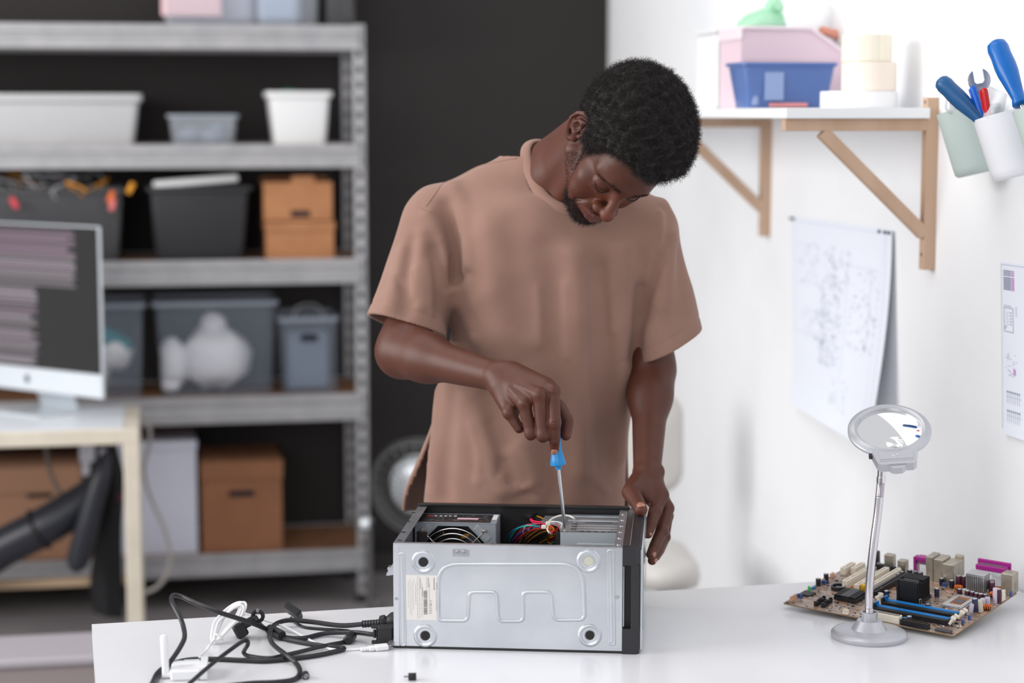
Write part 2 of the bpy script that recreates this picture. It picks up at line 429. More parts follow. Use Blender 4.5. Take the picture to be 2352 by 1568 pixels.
def carton(name, label, cat, shelf, x0, x1, yt, m, b0, depth, z0=None, slot=None, lid=.0, group=None):
    zb = z0 if z0 is not None else SHELF[shelf] + .001
    a0, a1 = rm(at(x0, yt, b=b0))[0], rm(at(x1, yt, b=b0))[0]; zt = at((x0 + x1) / 2, yt, b=b0).z
    t = thing(name, label, cat, R((a0 + a1) / 2, b0, zb), TH, group); w = (a1 - a0) / 2; h = zt - zb
    bb = B(); e = .005 if lid else 0
    # hollow carton: four walls and a floor, with the hand hole left open at the front
    if slot:
        sz = (at(x0, slot[1], b=b0).z - zb); sa0 = rm(at(slot[0], yt, b=b0))[0] - (a0 + a1) / 2; sa1 = rm(at(slot[2], yt, b=b0))[0] - (a0 + a1) / 2; sh = .011
        bb.box(-w + e, w - e, 0, .005, 0, sz - sh); bb.box(-w + e, w - e, 0, .005, sz + sh, h - e)
        bb.box(-w + e, sa0, 0, .005, sz - sh, sz + sh); bb.box(sa1, w - e, 0, .005, sz - sh, sz + sh)
    else: bb.box(-w + e, w - e, 0, .005, 0, h - e)
    bb.box(-w + e, w - e, depth - .005, depth, 0, h - e); bb.box(-w + e, -w + e + .005, .005, depth - .005, 0, h - e); bb.box(w - e - .005, w - e, .005, depth - .005, 0, h - e)
    bb.box(-w + e + .005, w - e - .005, .005, depth - .005, 0, .005)
    build('carton_body', bb, m, t)
    if slot:
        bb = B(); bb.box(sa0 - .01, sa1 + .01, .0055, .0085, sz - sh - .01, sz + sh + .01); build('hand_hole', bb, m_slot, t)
    if lid:
        bb = B(); bb.box(-w, w, -e, depth + e, h - .004, h); bb.box(-w, w, -e, -e + .004, h - lid, h); bb.box(-w, w, depth + e - .004, depth + e, h - lid, h)
        bb.box(-w, -w + .004, -e, depth + e, h - lid, h); bb.box(w - .004, w, -e, depth + e, h - lid, h)
        build('lid', bb, m, t)
    return t, w, h
tL, wL, hL = carton('cardboard_box', 'lower of two stacked brown cardboard boxes on the third shelf', 'box', 2, 607, 770, 508, m_card, RK_B0 + .03, .26, lid=.03)
zz = SHELF[2] + hL + .003
tU, wU, hU = carton('cardboard_box', 'upper open cardboard box with a raised flap on the third shelf', 'box', 2, 605, 763, 418, m_card, RK_B0 + .04, .24, z0=zz, slot=(667, 492, 712))
bb = B(); bb.box(-.02, .055, .001, .005, hU - .001, hU + .02); build('flap', bb, m_card, tU)
bb = B(); bb.box(-wU, wU, .2, .204, hU - .001, hU + .012); build('flap', bb, m_card, tU)
# fourth shelf
t, (wt, wb, d, h, of) = open_bin('storage_bin', 'clear plastic bin with white and teal contents beside the computer screen', 'bin', 3, (150, 336), (168, 320), 697, m_clear_b, depth=.3)
lump(t, 'white_bundle', m_cloth_w, [((.03, .1, .14), (.06, .07, .05)), ((-.05, .14, .09), (.06, .07, .08))], 8)
lump(t, 'teal_bundle', mat('teal cloth', (52, 132, 142), .7), [((.0, .08, .2), (.05, .04, .03)), ((.04, .075, .165), (.04, .03, .035))], 9)
t, (wt, wb, d, h, of) = open_bin('storage_bin', 'large clear plastic bin stuffed with a white cloth bundle on the fourth shelf', 'bin', 3, (346, 640), (368, 622), 692, m_clear_b, depth=.3)
lump(t, 'cloth_bundle', m_cloth_w, [((.0, .11, .115), (.125, .09, .108)), ((-.135, .1, .1), (.05, .07, .09)), ((.0, .12, .235), (.04, .04, .04)), ((-.15, .07, .03), (.03, .04, .03))], 6)
t, (wt, wb, d, h, of) = open_bin('handled_box', 'narrow clear plastic box with a hand hole at the fourth shelf end', 'box', 3, (638, 780), (648, 774), 728, m_clear_b, depth=.28, rim=.006)
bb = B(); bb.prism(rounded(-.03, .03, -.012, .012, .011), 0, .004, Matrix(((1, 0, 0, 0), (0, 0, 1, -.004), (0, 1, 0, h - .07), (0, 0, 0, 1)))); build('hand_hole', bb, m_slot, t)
bb = B(); bb.box(-.07, .07, .05, .2, .006, .2, .01); build('grey_packet', bb, mat('grey blue packaging', (112, 124, 142), .6), t)
bb = B(); bb.tube(chain([(-.05, .06, h - .01), (-.03, .06, h + .03), (.03, .07, h + .032), (.06, .08, h - .01)], 6), .003, 6); build('wire', bb, mat('clear wire', (150, 152, 156), .4), t)
# bottom shelf
carton('archive_box', 'brown cardboard archive box seen under the white desk', 'box', 4, -30, 186, 1070, mat('tan cardboard', (170, 128, 102), .75), RK_B0 + .03, .33, slot=(60, 1140, 118), lid=.09)
carton('archive_box', 'white lidded archive box on the bottom shelf', 'box', 4, 255, 453, 1012, mat('white card', (206, 208, 222), .6), RK_B0 + .03, .33, lid=.03)
carton('archive_box', 'brown lidded cardboard archive box with a slot beside the white box', 'box', 4, 458, 650, 1056, m_card2, RK_B0 + .03, .30, slot=(524, 1137, 583), lid=.065)
# ================================================================== desk with computer, bags and cables under it
m_cream = mat('cream painted wood', (216, 208, 192), .5, var=((206, 196, 180), 9))
m_desktop = mat('white desk laminate', (222, 226, 232), .35)
DZ = .74
dc = rm(at(319, 984, z=DZ)); DA1, DB0 = dc[0], dc[1]; DW, DD, LW = 1.20, .46, .047
desk = thing('desk', 'white desk with cream square legs holding a computer', 'desk', R(DA1, DB0), TH)
bb = B(); bb.box(-DW + LW, -LW, .012, DD - .012, DZ - .004, DZ + .0015); build('desk_top', bb, m_desktop, desk)
bb = B(); bb.box(-DW, 0, 0, DD, DZ - .046, DZ, .003); build('apron', bb, m_cream, desk)
for la in (0, -DW):
    for lb in (0, DD):
        bb = B(); x0 = la - LW if la == 0 else la; y0 = lb if lb == 0 else lb - LW
        bb.box(x0, x0 + LW, y0, y0 + LW, 0, DZ - .046, .003); build('leg', bb, m_cream, desk)
bb = B(); bb.box(-DW + LW, -LW, DD - .04, DD - .012, .17, .197, .002); build('stretcher', bb, mat('pale wood', (196, 170, 140), .6), desk)

# all-in-one computer: right edge nearest, turned to the left
SCR_H, SCR_W, SCR_T = .516, .65, .012
cy_ = math.radians(34)
pr = at(236, 917, b=DB0 + .10)                         # lower right corner
mon = thing('desktop_computer', 'silver all-in-one computer with code on its dark screen, on the white desk', 'computer', (pr.x, pr.y, pr.z), -cy_)
chin = .075
bb = B(); bb.box(-SCR_W, 0, 0, SCR_T, chin, SCR_H, .003); bb.box(-SCR_W, 0, 0, SCR_T, 0, chin, .003)
build('case', bb, mat('silver aluminium', (214, 220, 226), .35, .35), mon)
bb = B(); bb.box(-SCR_W + .004, -.004, -.0015, .001, chin, SCR_H - .004); build('screen_glass', bb, mat('dark screen', (34, 33, 33), .12, emit=.25), mon)
rnd = random.Random(5); bb = B(); cols = [(92, 78, 88), (94, 88, 92), (112, 105, 111), (80, 76, 79)]
z = SCR_H - .016
while z > chin + .012:
    wide = z > chin + (SCR_H - chin) * .57
    x1 = -.10 if wide else -.27
    hh = rnd.choice((.006, .008, .005)); xs = -SCR_W + .02 + rnd.choice((0, .03, .06))
    bb.box(xs, x1 - rnd.choice((0, .0, .012, .03)), -.0022, -.0016, z - hh, z, m=(0 if z > SCR_H - .09 else rnd.choice((1, 1, 2, 3, 0))))
    z -= hh + rnd.choice((.001, .002, .004))
build('code_lines', bb, [mat('screen text %d' % i, c, .4, emit=.55) for i, c in enumerate(cols)], mon)
m_ink = mat('dark emblem', (70, 76, 84), .4)
bb = B(); T = Matrix(((1, 0, 0, -SCR_W / 2), (0, 0, 1, -.0012), (0, 1, 0, chin / 2), (0, 0, 0, 1)))
apple = [(.012 * math.cos(a) * (1 - .1 * max(0, -math.sin(a))) - (.004 if abs(a) < .5 else 0), .0125 * math.sin(a) - (.002 if abs(a - PI / 2) < .3 else 0)) for a in [2 * PI * k / 28 for k in range(28)]]
apple = [(x, y) for x, y in apple]
bb.prism(apple, 0, .0014, T); bb.prism([(.001, .0135), (.005, .0205), (.0065, .0205), (.005, .0155)], 0, .0014, T); build('emblem', bb, m_ink, mon)
dz = DZ + .0016 - pr.z
bb = B(); bb.box(-SCR_W / 2 - .09, -SCR_W / 2 + .09, -.04, .15, dz, dz + .006, .002)
bb.bar((-SCR_W / 2, .13, dz + .006), (-SCR_W / 2, SCR_T + .03, .16), .16, .008); build('stand', bb, mat('silver aluminium', (214, 220, 226)), mon)

# cords and bags by the desk
m_cord = mat('grey cord', (150, 146, 142), .5)
def cord(name, label, pts, Y, r, m, cat='cable', n=8, group=None):
    bb = B(); P = [at(p[0], p[1], Y=(p[2] if len(p) > 2 else Y)) for p in pts]
    bb.tube(chain(P, 8), r, n); return tag(build(name, bb, m), label, cat, group)
yb = at(325, 960, b=DB0 + .3).y
cord('hanging_cable', 'grey cable hanging down at the right end of the white desk', [(322, 950), (343, 985), (343, 1020), (331, 1075), (343, 1135), (377, 1215), (391, 1280), (383, 1320), (360, 1348), (334, 1360)], yb + .03, .0065, m_cord)
cord('hanging_cable', 'grey cable hanging under the desk before the brown archive box', [(103, 1012), (108, 1050), (118, 1090), (132, 1120), (150, 1150)], yb - .02, .0065, mat('dull grey cord', (110, 104, 100), .5))
m_bagb = mat('black nylon', (30, 30, 34), .55, bump=(50, .3))
m_bags = mat('black padded vinyl', (46, 48, 56), .35, bump=(30, .2))
yk = yb - .04
bb = B(); P = [at(-90, 1330, Y=yk), at(0, 1262, Y=yk), at(90, 1215, Y=yk), at(160, 1172, Y=yk + .02), at(205, 1130, Y=yk + .03), at(228, 1085, Y=yk + .03)]
rr = [.06, .062, .062, .06, .045, .022]
c4 = chain([tuple(p) + (r,) for p, r in zip(P, rr)], 8); bb.tube(c4, [c[3] for c in c4], 14)
bag = tag(build('tube_bag', bb, m_bags), 'long black tube-shaped bag hanging slantwise under the desk', 'bag')
bb = B(); k = at(90, 1215, Y=yk - .001); bb.ring(k, .0635, .006, 24, 6, T=(P[3] - P[1]).to_track_quat('Z', 'Y').to_matrix()); build('strap_band', bb, m_bagb, bag)
bb = B(); P = [at(246, 1040, Y=yk - .03), at(232, 1090, Y=yk - .04), at(212, 1160, Y=yk - .05), at(195, 1230, Y=yk - .05), at(178, 1290, Y=yk - .04), at(172, 1312, Y=yk - .04)]
rr = [.012, .030, .033, .036, .034, .012]; c4 = chain([tuple(p) + (r,) for p, r in zip(P, rr)], 8); bb.tube(c4, [c[3] for c in c4], 12)
um = tag(build('folded_umbrella', bb, m_bags), 'slim black folded umbrella hanging between the tube bag and the coat', 'umbrella')
bb = B(); bb.tube(chain([at(246, 1040, Y=yk - .03), at(249, 1020, Y=yk - .03), at(244, 1012, Y=yk - .03), at(238, 1019, Y=yk - .03)], 5), .006, 6); build('handle', bb, m_bagb, um)
rows = []
for i in range(13):
    f = i / 12; y = 1022 + f * 395
    xl = 226 + 6 * math.sin(f * 5) - 16 * f + (14 * (f - .8) * 5 if f > .8 else 0); xr = 279 + 2 * math.sin(f * 7)
    row = []
    for j in range(28):
        a = 2 * PI * j / 28; cx = (xl + xr) / 2; w = (xr - xl) / 2
        fold = 1 + .10 * math.sin(5 * a + 3 * f) + .05 * math.sin(9 * a - 5 * f)
        q = at(cx + w * math.cos(a) * fold * (.5 + .5 * min(1, f * 6)), y + (14 * (1 - math.cos(a)) * -.5 if f > .9 else 0), Y=yk + .112)
        row.append(q + Vector((0, math.sin(a) * .034 * fold, 0)))
    rows.append(row)
bb = B(); bb.grid(rows, closed=True); n = 28
bb._add([tuple(p) for p in rows[0]], [tuple(range(n))]); bb._add([tuple(p) for p in rows[-1]], [tuple(range(n - 1, -1, -1))])
coat = tag(build('coat', bb, mat('black cloth', (24, 24, 27), .8, bump=(40, .3)), angle=180), 'black coat hanging beside the desk leg', 'coat')
bb = B(); p = at(275, 1143, Y=yk + .066); bb.box(p.x - .006, p.x + .006, p.y - .004, p.y + .004, p.z - .01, p.z + .01, .002); build('zip_tab', bb, mat('red tab', (120, 24, 40), .5), coat, label='small red tab')
bb = B(); p = at(236, 1040, Y=yk + .07); bb.ball(p + Vector((.0, 0, 0)), (.013, .006, .017), 10); build('hanging_loop', bb, mat('pale lilac plastic', (196, 190, 208), .4), coat)
p0 = at(197, 1030, Y=yk + .05); p1 = at(192, 1095, Y=yk + .05)
bb = B(); bb.box(p0.x - .022, p0.x + .024, p0.y, p0.y + .03, at(197, 1062, Y=yk + .05).z, DZ - .0465, .004)
bb.box(p0.x - .016, p0.x + .008, p0.y + .005, p0.y + .025, p1.z, at(197, 1062, Y=yk + .05).z, .004)
tag(build('power_adapter', bb, mat('white appliance plastic', (212, 212, 220), .45)), 'white power adapter block under the desk top', 'adapter')

# low box in the left corner
q = at(215, 1468, z=.28); q2 = at(215, 1506, z=.28)
bx = thing('storage_chest', 'low grey chest with a pale lid standing on the floor in front of the desk', 'chest', R(rm(q2)[0] + .1, rm(q2)[1]), TH)
bb = B(); bb.box(-.9, 0, .008, .23, 0, .255, .006); build('chest_body', bb, mat('taupe plastic', (146, 136, 136), .6), bx)
bb = B(); bb.box(-.91, .01, 0, .24, .255, .28, .006); build('lid', bb, mat('pale lilac grey plastic', (168, 162, 168), .5), bx)

# fan behind the man
FY = 6.15; fc = at(962, 1118, Y=FY)
fan = thing('fan', 'round floor fan with a silver bowl and wire guard by the dark wall', 'fan', (fc.x, fc.y, 0), math.radians(-14))
TF = Matrix.Translation((0, 0, fc.z)) @ Matrix.Rotation(PI / 2 + .06, 4, 'X')
m_fang = mat('dark grey steel', (104, 104, 104), .4, .4); m_silver = mat('polished silver', (232, 238, 244), .3, .25)
bb = B(); bb.lathe([(.150, -.05), (.154, -.05), (.154, .03), (.150, .03), (.150, -.05)], 40, TF); build('housing', bb, m_fang, fan)
bb = B(); bb.lathe([(0, .020), (.03, .018), (.07, .006), (.100, -.014), (.104, -.020), (.098, -.022), (0, -.024)], 36, TF); build('bowl', bb, m_silver, fan)
bb = B(); bb.lathe([(0, .034), (.018, .032), (.024, .018), (.024, 0), (0, 0)], 24, TF); build('hub', bb, m_silver, fan)
bb = B()
for r_, z_ in ((.03, .052), (.055, .05), (.08, .046), (.104, .042), (.128, .037), (.148, .032), (.16, .0)): bb.lathe([(r_ - .0022, z_), (r_, z_ + .0022), (r_ + .0022, z_), (r_, z_ - .0022), (r_ - .0022, z_)], 40, TF)
build('wire_ring', bb, m_fang, fan)
for k in range(24):
    a = 2 * PI * k / 24; ca, sa = math.cos(a), math.sin(a)
    bb = B(); bb.tube([TF @ Vector((ca * r, sa * r, z)) for r, z in ((.03, .052), (.08, .046), (.128, .037), (.148, .032), (.16, .0), (.152, -.02))], .0015, 4); build('guard_wire', bb, m_fang, fan)
bb = B()
for sx in (-1, 1):
    bb.tube(chain([(sx * .157, 0, fc.z - .12), (sx * .170, 0, fc.z - .135), (sx * .172, 0, .2), (sx * .17, 0, .03)], 5), .012, 8)
    bb.tube([(sx * .17, -.16, .0125), (sx * .17, .16, .0125)], .0125, 8)
bb.tube([(-.17, .12, .0125), (.17, .12, .0125)], .0125, 8)
build('stand', bb, m_fang, fan)
for sx in (-1, 1):
    bb = B(); bb.lathe([(0, 0), (.02, 0), (.022, .01), (.02, .028), (0, .03)], 16, Matrix.Translation((sx * .166, 0, fc.z - .13)) @ Matrix.Rotation(sx * PI / 2, 4, 'Y')); build('tilt_knob', bb, m_silver, fan)

# white chair behind the man
CY = 5.2
m_shell = mat('off white moulded plastic', (206, 203, 199), .45)
ctr_ = at(1508, 1022, Y=CY)
chair = thing('office_chair', 'off white swivel chair with separate rounded back and seat by the white wall', 'chair', (ctr_.x, CY - .06, 0), math.radians(4))
zt_, zb_ = at(1508, 908, Y=CY).z, at(1508, 1136, Y=CY).z; hw_ = (at(1579, 1000, Y=CY).x - ctr_.x)
def cushion(w, h, d, r, n=6, bulge=.018):
    """rounded pad in the xy plane, thickness along z"""
    lay_ = []
    for (k, z) in ((.0, -d / 2), (.8, -d / 2), (.95, -d * .36), (1.0, 0), (.95, d * .36), (.8, d / 2), (.0, d / 2 + bulge * .3)):
        lay_.append([(x * max(k, .02), y * max(k, .02), z) for x, y in rounded(-w, w, -h, h, r, n)])
    bb = B(); bb.grid(lay_, closed=True); return bb
hb = (zt_ - zb_) / 2
bb = cushion(hw_, hb, .045, min(hw_, hb) * .72); T = Matrix.Translation((0, .10, (zt_ + zb_) / 2)) @ Matrix.Rotation(PI / 2 - .08, 4, 'X'); bb.v = [tuple(T @ Vector(v)) for v in bb.v]; build('backrest', bb, m_shell, chair, angle=180)
zs_ = at(1508, 1290, Y=CY - .15).z
bb = cushion(hw_ * .93, .19, .07, .075); T = Matrix.Translation((0, -.12, zs_)); bb.v = [tuple(T @ Vector(v)) for v in bb.v]; build('seat', bb, m_shell, chair, angle=180)
m_cst = mat('pale grey chair metal', (190, 190, 190), .35, .4)
bb = B(); bb.tube(chain([(0, .12, zb_ + .06), (0, .145, zb_ - .05), (0, .12, zs_ - .02), (0, .0, zs_ - .045)], 5), .016, 10); build('back_support', bb, m_cst, chair)
bb = B(); bb.lathe([(0, .07), (.026, .07), (.026, .22), (.018, .22), (.018, zs_ - .036), (0, zs_ - .036)], 16, Matrix.Translation((0, -.1, 0))); build('pedestal', bb, m_cst, chair)
for k in range(5):
    a = 2 * PI * k / 5 + .3; bb = B(); bb.bar((0, -.1, .085), (.24 * math.cos(a), -.1 + .24 * math.sin(a), .062), .035, .022, .005); lg = build('leg', bb, m_cst, chair)
    bb = B(); bb.lathe([(0, -.012), (.022, -.012), (.025, -.008), (.025, .008), (.022, .012), (0, .012)], 16, Matrix.Translation((.235 * math.cos(a), -.1 + .235 * math.sin(a), .025)) @ Matrix.Rotation(PI / 2, 4, 'X')); build('castor', bb, m_cst, lg)

# ================================================================== things on the right wall
m_pine = mat('bare pine', (200, 170, 146), .6, var=((188, 156, 130), 16, .35, .7), stretch=(1, 1, .12))
m_pine_e = mat('pine end grain', (214, 182, 150), .65)
m_board = mat('white laminated board', (234, 236, 238), .4)
def wrm(px, py): return rm(at(px, py, a=WALL_A))
bn = wrm(2150, 300); bf = wrm(1770, 300)
shz = at(1795, 272, b=bn[1]).z
ARM = WALL_A - rm(at(1799, 280, b=bn[1]))[0]
BT = .022; z_top = shz + BT
brkg = 'wooden wall shelf brackets'
for nm, q, lab in (('near', bn, 'pine shelf bracket at the near end of the wall shelf'), ('far', bf, 'pine shelf bracket partly behind the man')):
    t = thing('shelf_bracket', lab, 'bracket', R(WALL_A, q[1], 0), TH)
    z0 = wrm(2150, 620)[2] if nm == 'near' else wrm(1772, 543)[2]
    W = .026
    bb = B(); bb.box(-.026, 0, -W / 2, W / 2, z0, z_top + .022, .001); build('upright', bb, m_pine, t)
    bb = B(); bb.box(-ARM, -.026, -W / 2, W / 2, shz - .026, shz - .0003, .001); build('arm', bb, m_pine, t)
    d0 = Vector((-ARM + .085, 0, shz - .028)); d1 = Vector((-.022, 0, z0 + .075))
    bb = B(); bb.bar(d0, d1, W * .96, .026, .001, up=(0, 0, 1)); build('brace', bb, m_pine, t)
    bb = B(); bb.lathe([(.004, 0), (0, .0001)], 12, Matrix.Translation((-.0262, 0, z0 + .032)) @ Matrix.Rotation(-PI / 2, 4, 'Y')); bb.lathe([(.004, 0), (0, .0001)], 12, Matrix.Translation((-.0262, 0, z_top + .012)) @ Matrix.Rotation(-PI / 2, 4, 'Y')); build('screw_hole', bb, m_slot, t)
sh = thing('wall_shelf', 'white board shelf on pine brackets on the white wall', 'shelf', R(WALL_A, bn[1], shz), TH)
bb = B(); bb.box(-ARM - .004, -.0265, -.03, 1.75, 0, BT, .001); build('board', bb, m_board, sh)
bb = B(); bb.box(-.0265, -.001, .014, 1.08, 0, BT); build('board_back', bb, m_board, sh)
ZS = shz + BT + .0006

def on_shelf(px, y, yoff): return rm(at(px, y, b=bn[1] + yoff))
def shelf_thing(name, label, cat, x0, x1, ytop, off, group=None):
    a0 = on_shelf(x0, ytop, off)[0]; a1 = on_shelf(x1, ytop, off)[0]; zt = at((x0 + x1) / 2, ytop, b=bn[1] + off).z
    t = thing(name, label, cat, R((a0 + a1) / 2, bn[1] + off, ZS), TH, group); return t, (a1 - a0) / 2, zt - ZS
# tape rolls
def roll(name, label, x0, x1, yt, yb_, off, m, seam=False, zb=None, inner=.6):
    a0 = on_shelf(x0, yt, off)[0]; a1 = on_shelf(x1, yt, off)[0]; r = (a1 - a0) / 2
    z0 = zb if zb is not None else ZS; z1 = at((x0 + x1) / 2, yt, b=bn[1] + off).z
    t = thing(name, label, 'tape', R((a0 + a1) / 2, bn[1] + off + .0, z0), TH)
    h = z1 - z0
    bb = B(); bb.lathe([(r * inner + .004, 0), (r - .001, 0), (r, .001), (r, h - .001), (r - .001, h), (r * inner + .004, h), (r * inner + .004, 0)], 48); build('tape', bb, m, t)
    bb = B(); bb.lathe([(r * inner, .0005), (r * inner + .004, .0005), (r * inner + .004, h - .0005), (r * inner, h - .0005), (r * inner, .0005)], 40); build('core', bb, mat('card core', (196, 170, 136), .8), t)
    if seam:
        bb = B(); bb.box(.2 * r, .2 * r + .006, -r - .0012, -r + .012, .0005, h - .0005, .001); build('tape_end', bb, m, t)
    return t, z1
m_tape = mat('cream masking tape', (236, 229, 212), .55); m_tape2 = mat('pale beige tape', (238, 226, 214), .55)
t, z1 = roll('tape_roll', 'wide flat white roll at the bottom of the tape stack', 1889, 2056, 210, 245, .14, mat('white tape', (240, 240, 242), .45))
t, z2 = roll('tape_roll', 'beige tape roll in the middle of the tape stack', 1937, 2056, 143, 208, .125, m_tape2, zb=z1 + .0006)
t, z3 = roll('tape_roll', 'cream tape roll with a loose end on top of the tape stack', 1937, 2047, 80, 143, .125, m_tape, seam=True, zb=z2 + .0006)
# blue bin
t, w, h = shelf_thing('storage_bin', 'small translucent blue bin on the wall shelf', 'bin', 1704, 1926, 143, .36)
m_blue = clear('blue translucent plastic', (96, 124, 184), .80, .3)
def tub(t, w, h, d, tp, m, rim=.006, rimh=.01, names=('bin_body', 'rim')):
    bb = B(); L = lambda ww, y0, y1, z: [(x, y, z) for x, y in rounded(-ww, ww, y0, y1, .012, 3)]
    rings = [L(w - rim - tp, tp, d - tp, 0), L(w - rim, 0, d, h - rimh), L(w - rim, 0, d, h)]
    bb.grid(rings, closed=True, thick=.002); n = len(rings[0]); bb._add(rings[0], [tuple(range(n - 1, -1, -1))]); bb._add([(p[0] * .99, p[1], .002) for p in rings[0]], [tuple(range(n))])
    build(names[0], bb, m, t)
    bb = B(); bb.grid([L(w - rim + .0005, -.0005, d + .0005, h - rimh), L(w, -rim, d + rim, h - rimh * .7), L(w, -rim, d + rim, h), L(w - rim - .002, .002, d - .002, h)], closed=True); build(names[1], bb, m, t)
tub(t, w, h, .13, .014, m_blue)
bb = B(); bb.box(-.06, -.015, -.001, .001, .018, h - .022); build('paper_label', bb, mat('pale blue label', (140, 160, 200), .7), t)
bb = B(); bb.bar((.05, .03, .03), (.075, .03, .07), .008, .004); bb.bar((.0, .05, .02), (.06, .06, .035), .01, .006); bb.box(-.085, -.07, .01, .03, .006, .09, .002); bb.box(.01, .06, .04, .08, .004, .05, .004); build('contents', bb, mat('pale grey parts', (150, 166, 204), .6), t)
bb = B(); bb.box(-.045, .045, .004, .1, .0025, .012, .002); build('pink_card', bb, mat('salmon card', (226, 150, 150), .7), t)
# pink bin with sloped front
t, w, h = shelf_thing('stacking_bin', 'pale pink stacking bin with a sloped front above the blue bin', 'bin', 1694, 1945, 62, .56)
m_pink = mat('pale pink plastic', (232, 208, 218), .45, alpha=.93)
w = min(w, .125)
prof = [(-w, 0), (w, 0), (w, h * .72), (w * .36, h), (-w, h)]
bb = B(); T = Matrix(((1, 0, 0, 0), (0, 0, 1, 0), (0, 1, 0, 0), (0, 0, 0, 1)))
bb.prism(prof, 0, .003, T); bb.prism(prof, .167, .17, T); bb.box(-w, w, .003, .167, 0, .003); bb.box(-w, -w + .003, .003, .167, .003, h); bb.box(w - .003, w, .003, .167, .003, h * .72); build('bin_body', bb, m_pink, t)
bb = B()
for y in (-.004, .167):
    bb.bar((-w, y + .003, h - .003), (w * .36, y + .003, h - .003), .012, .008, .002); bb.bar((w * .36, y + .003, h - .003), (w, y + .003, h * .72 - .003), .012, .008, .002)
bb.box(-w - .005, -w + .003, -.003, .176, h - .03, h, .002)
build('rim', bb, mat('pink rim', (238, 222, 228), .4), t); PB = t; pw, ph = w, h
bb = B(); bb.box(-w + .002, w - .002, -.0015, -.0002, h * .60, h * .615); build('ridge', bb, m_pink, t)
# things lying in the pink bin
bb = B()
def place(px, py, off): return at(px, py, b=bn[1] + off)
c0 = place(1745, 55, .62)
rr = random.Random(3)
rows = []
for i in range(9):
    f = i / 8; row = []
    for j in range(20):
        a = 2 * PI * j / 20; r = (.052 * math.sin(PI * (.12 + .8 * f) ) + .004 * math.sin(5 * a + i)) * (1 if f < .75 else 1.05)
        row.append(c0 + Vector((r * math.cos(a) * 1.1 + .022 * f * f, r * math.sin(a), -.03 + .062 * f + .006 * math.sin(3 * a) * f)))
    rows.append(row)
bb.grid(rows, closed=True); gb = tag(build('net_bag', bb, clear('green netting', (172, 234, 194), .62, .6), angle=180), 'green net bag lying on top of the pink bin', 'bag')
bb = B(); q = c0 + Vector((.022, 0, .026)); bb.tube(chain([q, q + Vector((.008, 0, .02)), q + Vector((.016, .0, .012)), q + Vector((.024, 0, -.02))], 5), [.016] * 6 + [.02] * 6 + [.012] * 4, 10); build('knot', bb, clear('green netting', (136, 224, 166)), gb)
q = place(1905, 76, .62); bb = B(); bb.bar(q + Vector((-.025, 0, .008)), q + Vector((.022, 0, -.006)), .03, .02, .004); bb.ball(q + Vector((.02, 0, -.004)), (.012, .012, .014), 10)
tag(build('orange_spool', bb, mat('orange plastic', (222, 150, 128), .5)), 'small orange piece resting on the sloped edge of the pink bin', 'spool')
rows = []
for i in range(9):
    f = i / 8; row = []
    for j in range(9):
        g = j / 8; x = 1785 + 150 * g; y = -20 + 92 * (f) * (1 - .25 * (1 - g)) + 40 * g
        row.append(place(x, y, .66 + .03 * math.sin(4 * f + 5 * g)) + Vector((0, .012 * math.sin(9 * g + 4 * f), .006 * math.sin(11 * g))))
    rows.append(row)
bb = B(); bb.grid(rows, thick=.0006); tag(build('plastic_wrap', bb, clear('clear film', (240, 243, 246), .10, .15), angle=180), 'crumpled clear plastic film sticking up behind the pink bin', 'plastic film')
# white box and clear cup
t, w, h = shelf_thing('lidded_box', 'tall white plastic box with a lid beside the pink bin', 'box', 1640, 1712, 66, .75)
bb = B(); bb.box(-w + .004, w - .004, 0, .16, 0, h - .012, .006); build('box_body', bb, mat('white box plastic', (240, 240, 242), .5), t)
bb = B(); bb.box(-w - .002, w, -.004, .164, h - .012, h, .004); build('lid', bb, mat('white lid plastic', (228, 230, 232), .5), t)
t, w, h = shelf_thing('plastic_cup', 'small clear plastic cup at the far end of the wall shelf', 'cup', 1604, 1652, 150, 1.0)
bb = B(); bb.lathe([(0, 0), (w * .78, 0), (w * .8, .004), (w * .98, h - .006), (w, h), (w * .96, h), (w * .78, .006), (0, .004)], 28); build('cup_body', bb, clear('frosted cup plastic', (214, 218, 232), .7, .3), t)

# hanging cups with tools
m_mint = mat('mint green plastic', (190, 204, 199), .42); m_wcup = mat('white cup plastic', (236, 237, 242), .38)
wallY = lambda px: at(px, 300, a=WALL_A)
def wall_cup(label, rim_c, bot_c, Yc, m, rad):
    """cup hung at a slant on the wall: axis from bottom to rim"""
    top = at(rim_c[0], rim_c[1], Y=Yc); bot = at(bot_c[0], bot_c[1], Y=Yc - .015)
    ax = (top - bot); L = ax.length
    q = ax.to_track_quat('Z', 'Y')
    t = thing('hanging_cup', label, 'cup', tuple(bot), rot=q.to_euler(), group='plastic tool cups hung on the wall')
    bb = B(); r0 = rad * .86
    bb.lathe([(0, 0), (r0 * .86, 0), (r0 * .97, .005), (r0, .016), (rad, L), (rad - .0025, L), (r0 - .003, .018), (r0 * .85, .006), (0, .005)], 40); build('cup_body', bb, m, t, angle=50)
    # hook strip towards the wall
    e = t.rotation_euler.to_matrix().inverted() @ RU; ang = math.atan2(e.y, e.x)
    gap = (WALL_A - rm(top)[0])
    bb = B(); Mx = Matrix.Rotation(ang, 4, 'Z'); bb.box(rad - .004, max(rad + .004, gap / max(.3, Vector((e.x, e.y)).length) - .004), -.015, .015, L - .012, L - .003, .001, T=Mx); build('hook', bb, m, t)
    return t, top, bot, L, ax.normalized()
cupA = wall_cup('mint green slanted cup holding a clear clip, at the left of the row', (2212, 250), (2246, 398), 3.78, m_mint, .052)
cupB = wall_cup('white slanted cup holding pens and a dark blue screwdriver', (2300, 262), (2335, 405), 3.56, m_wcup, .052)
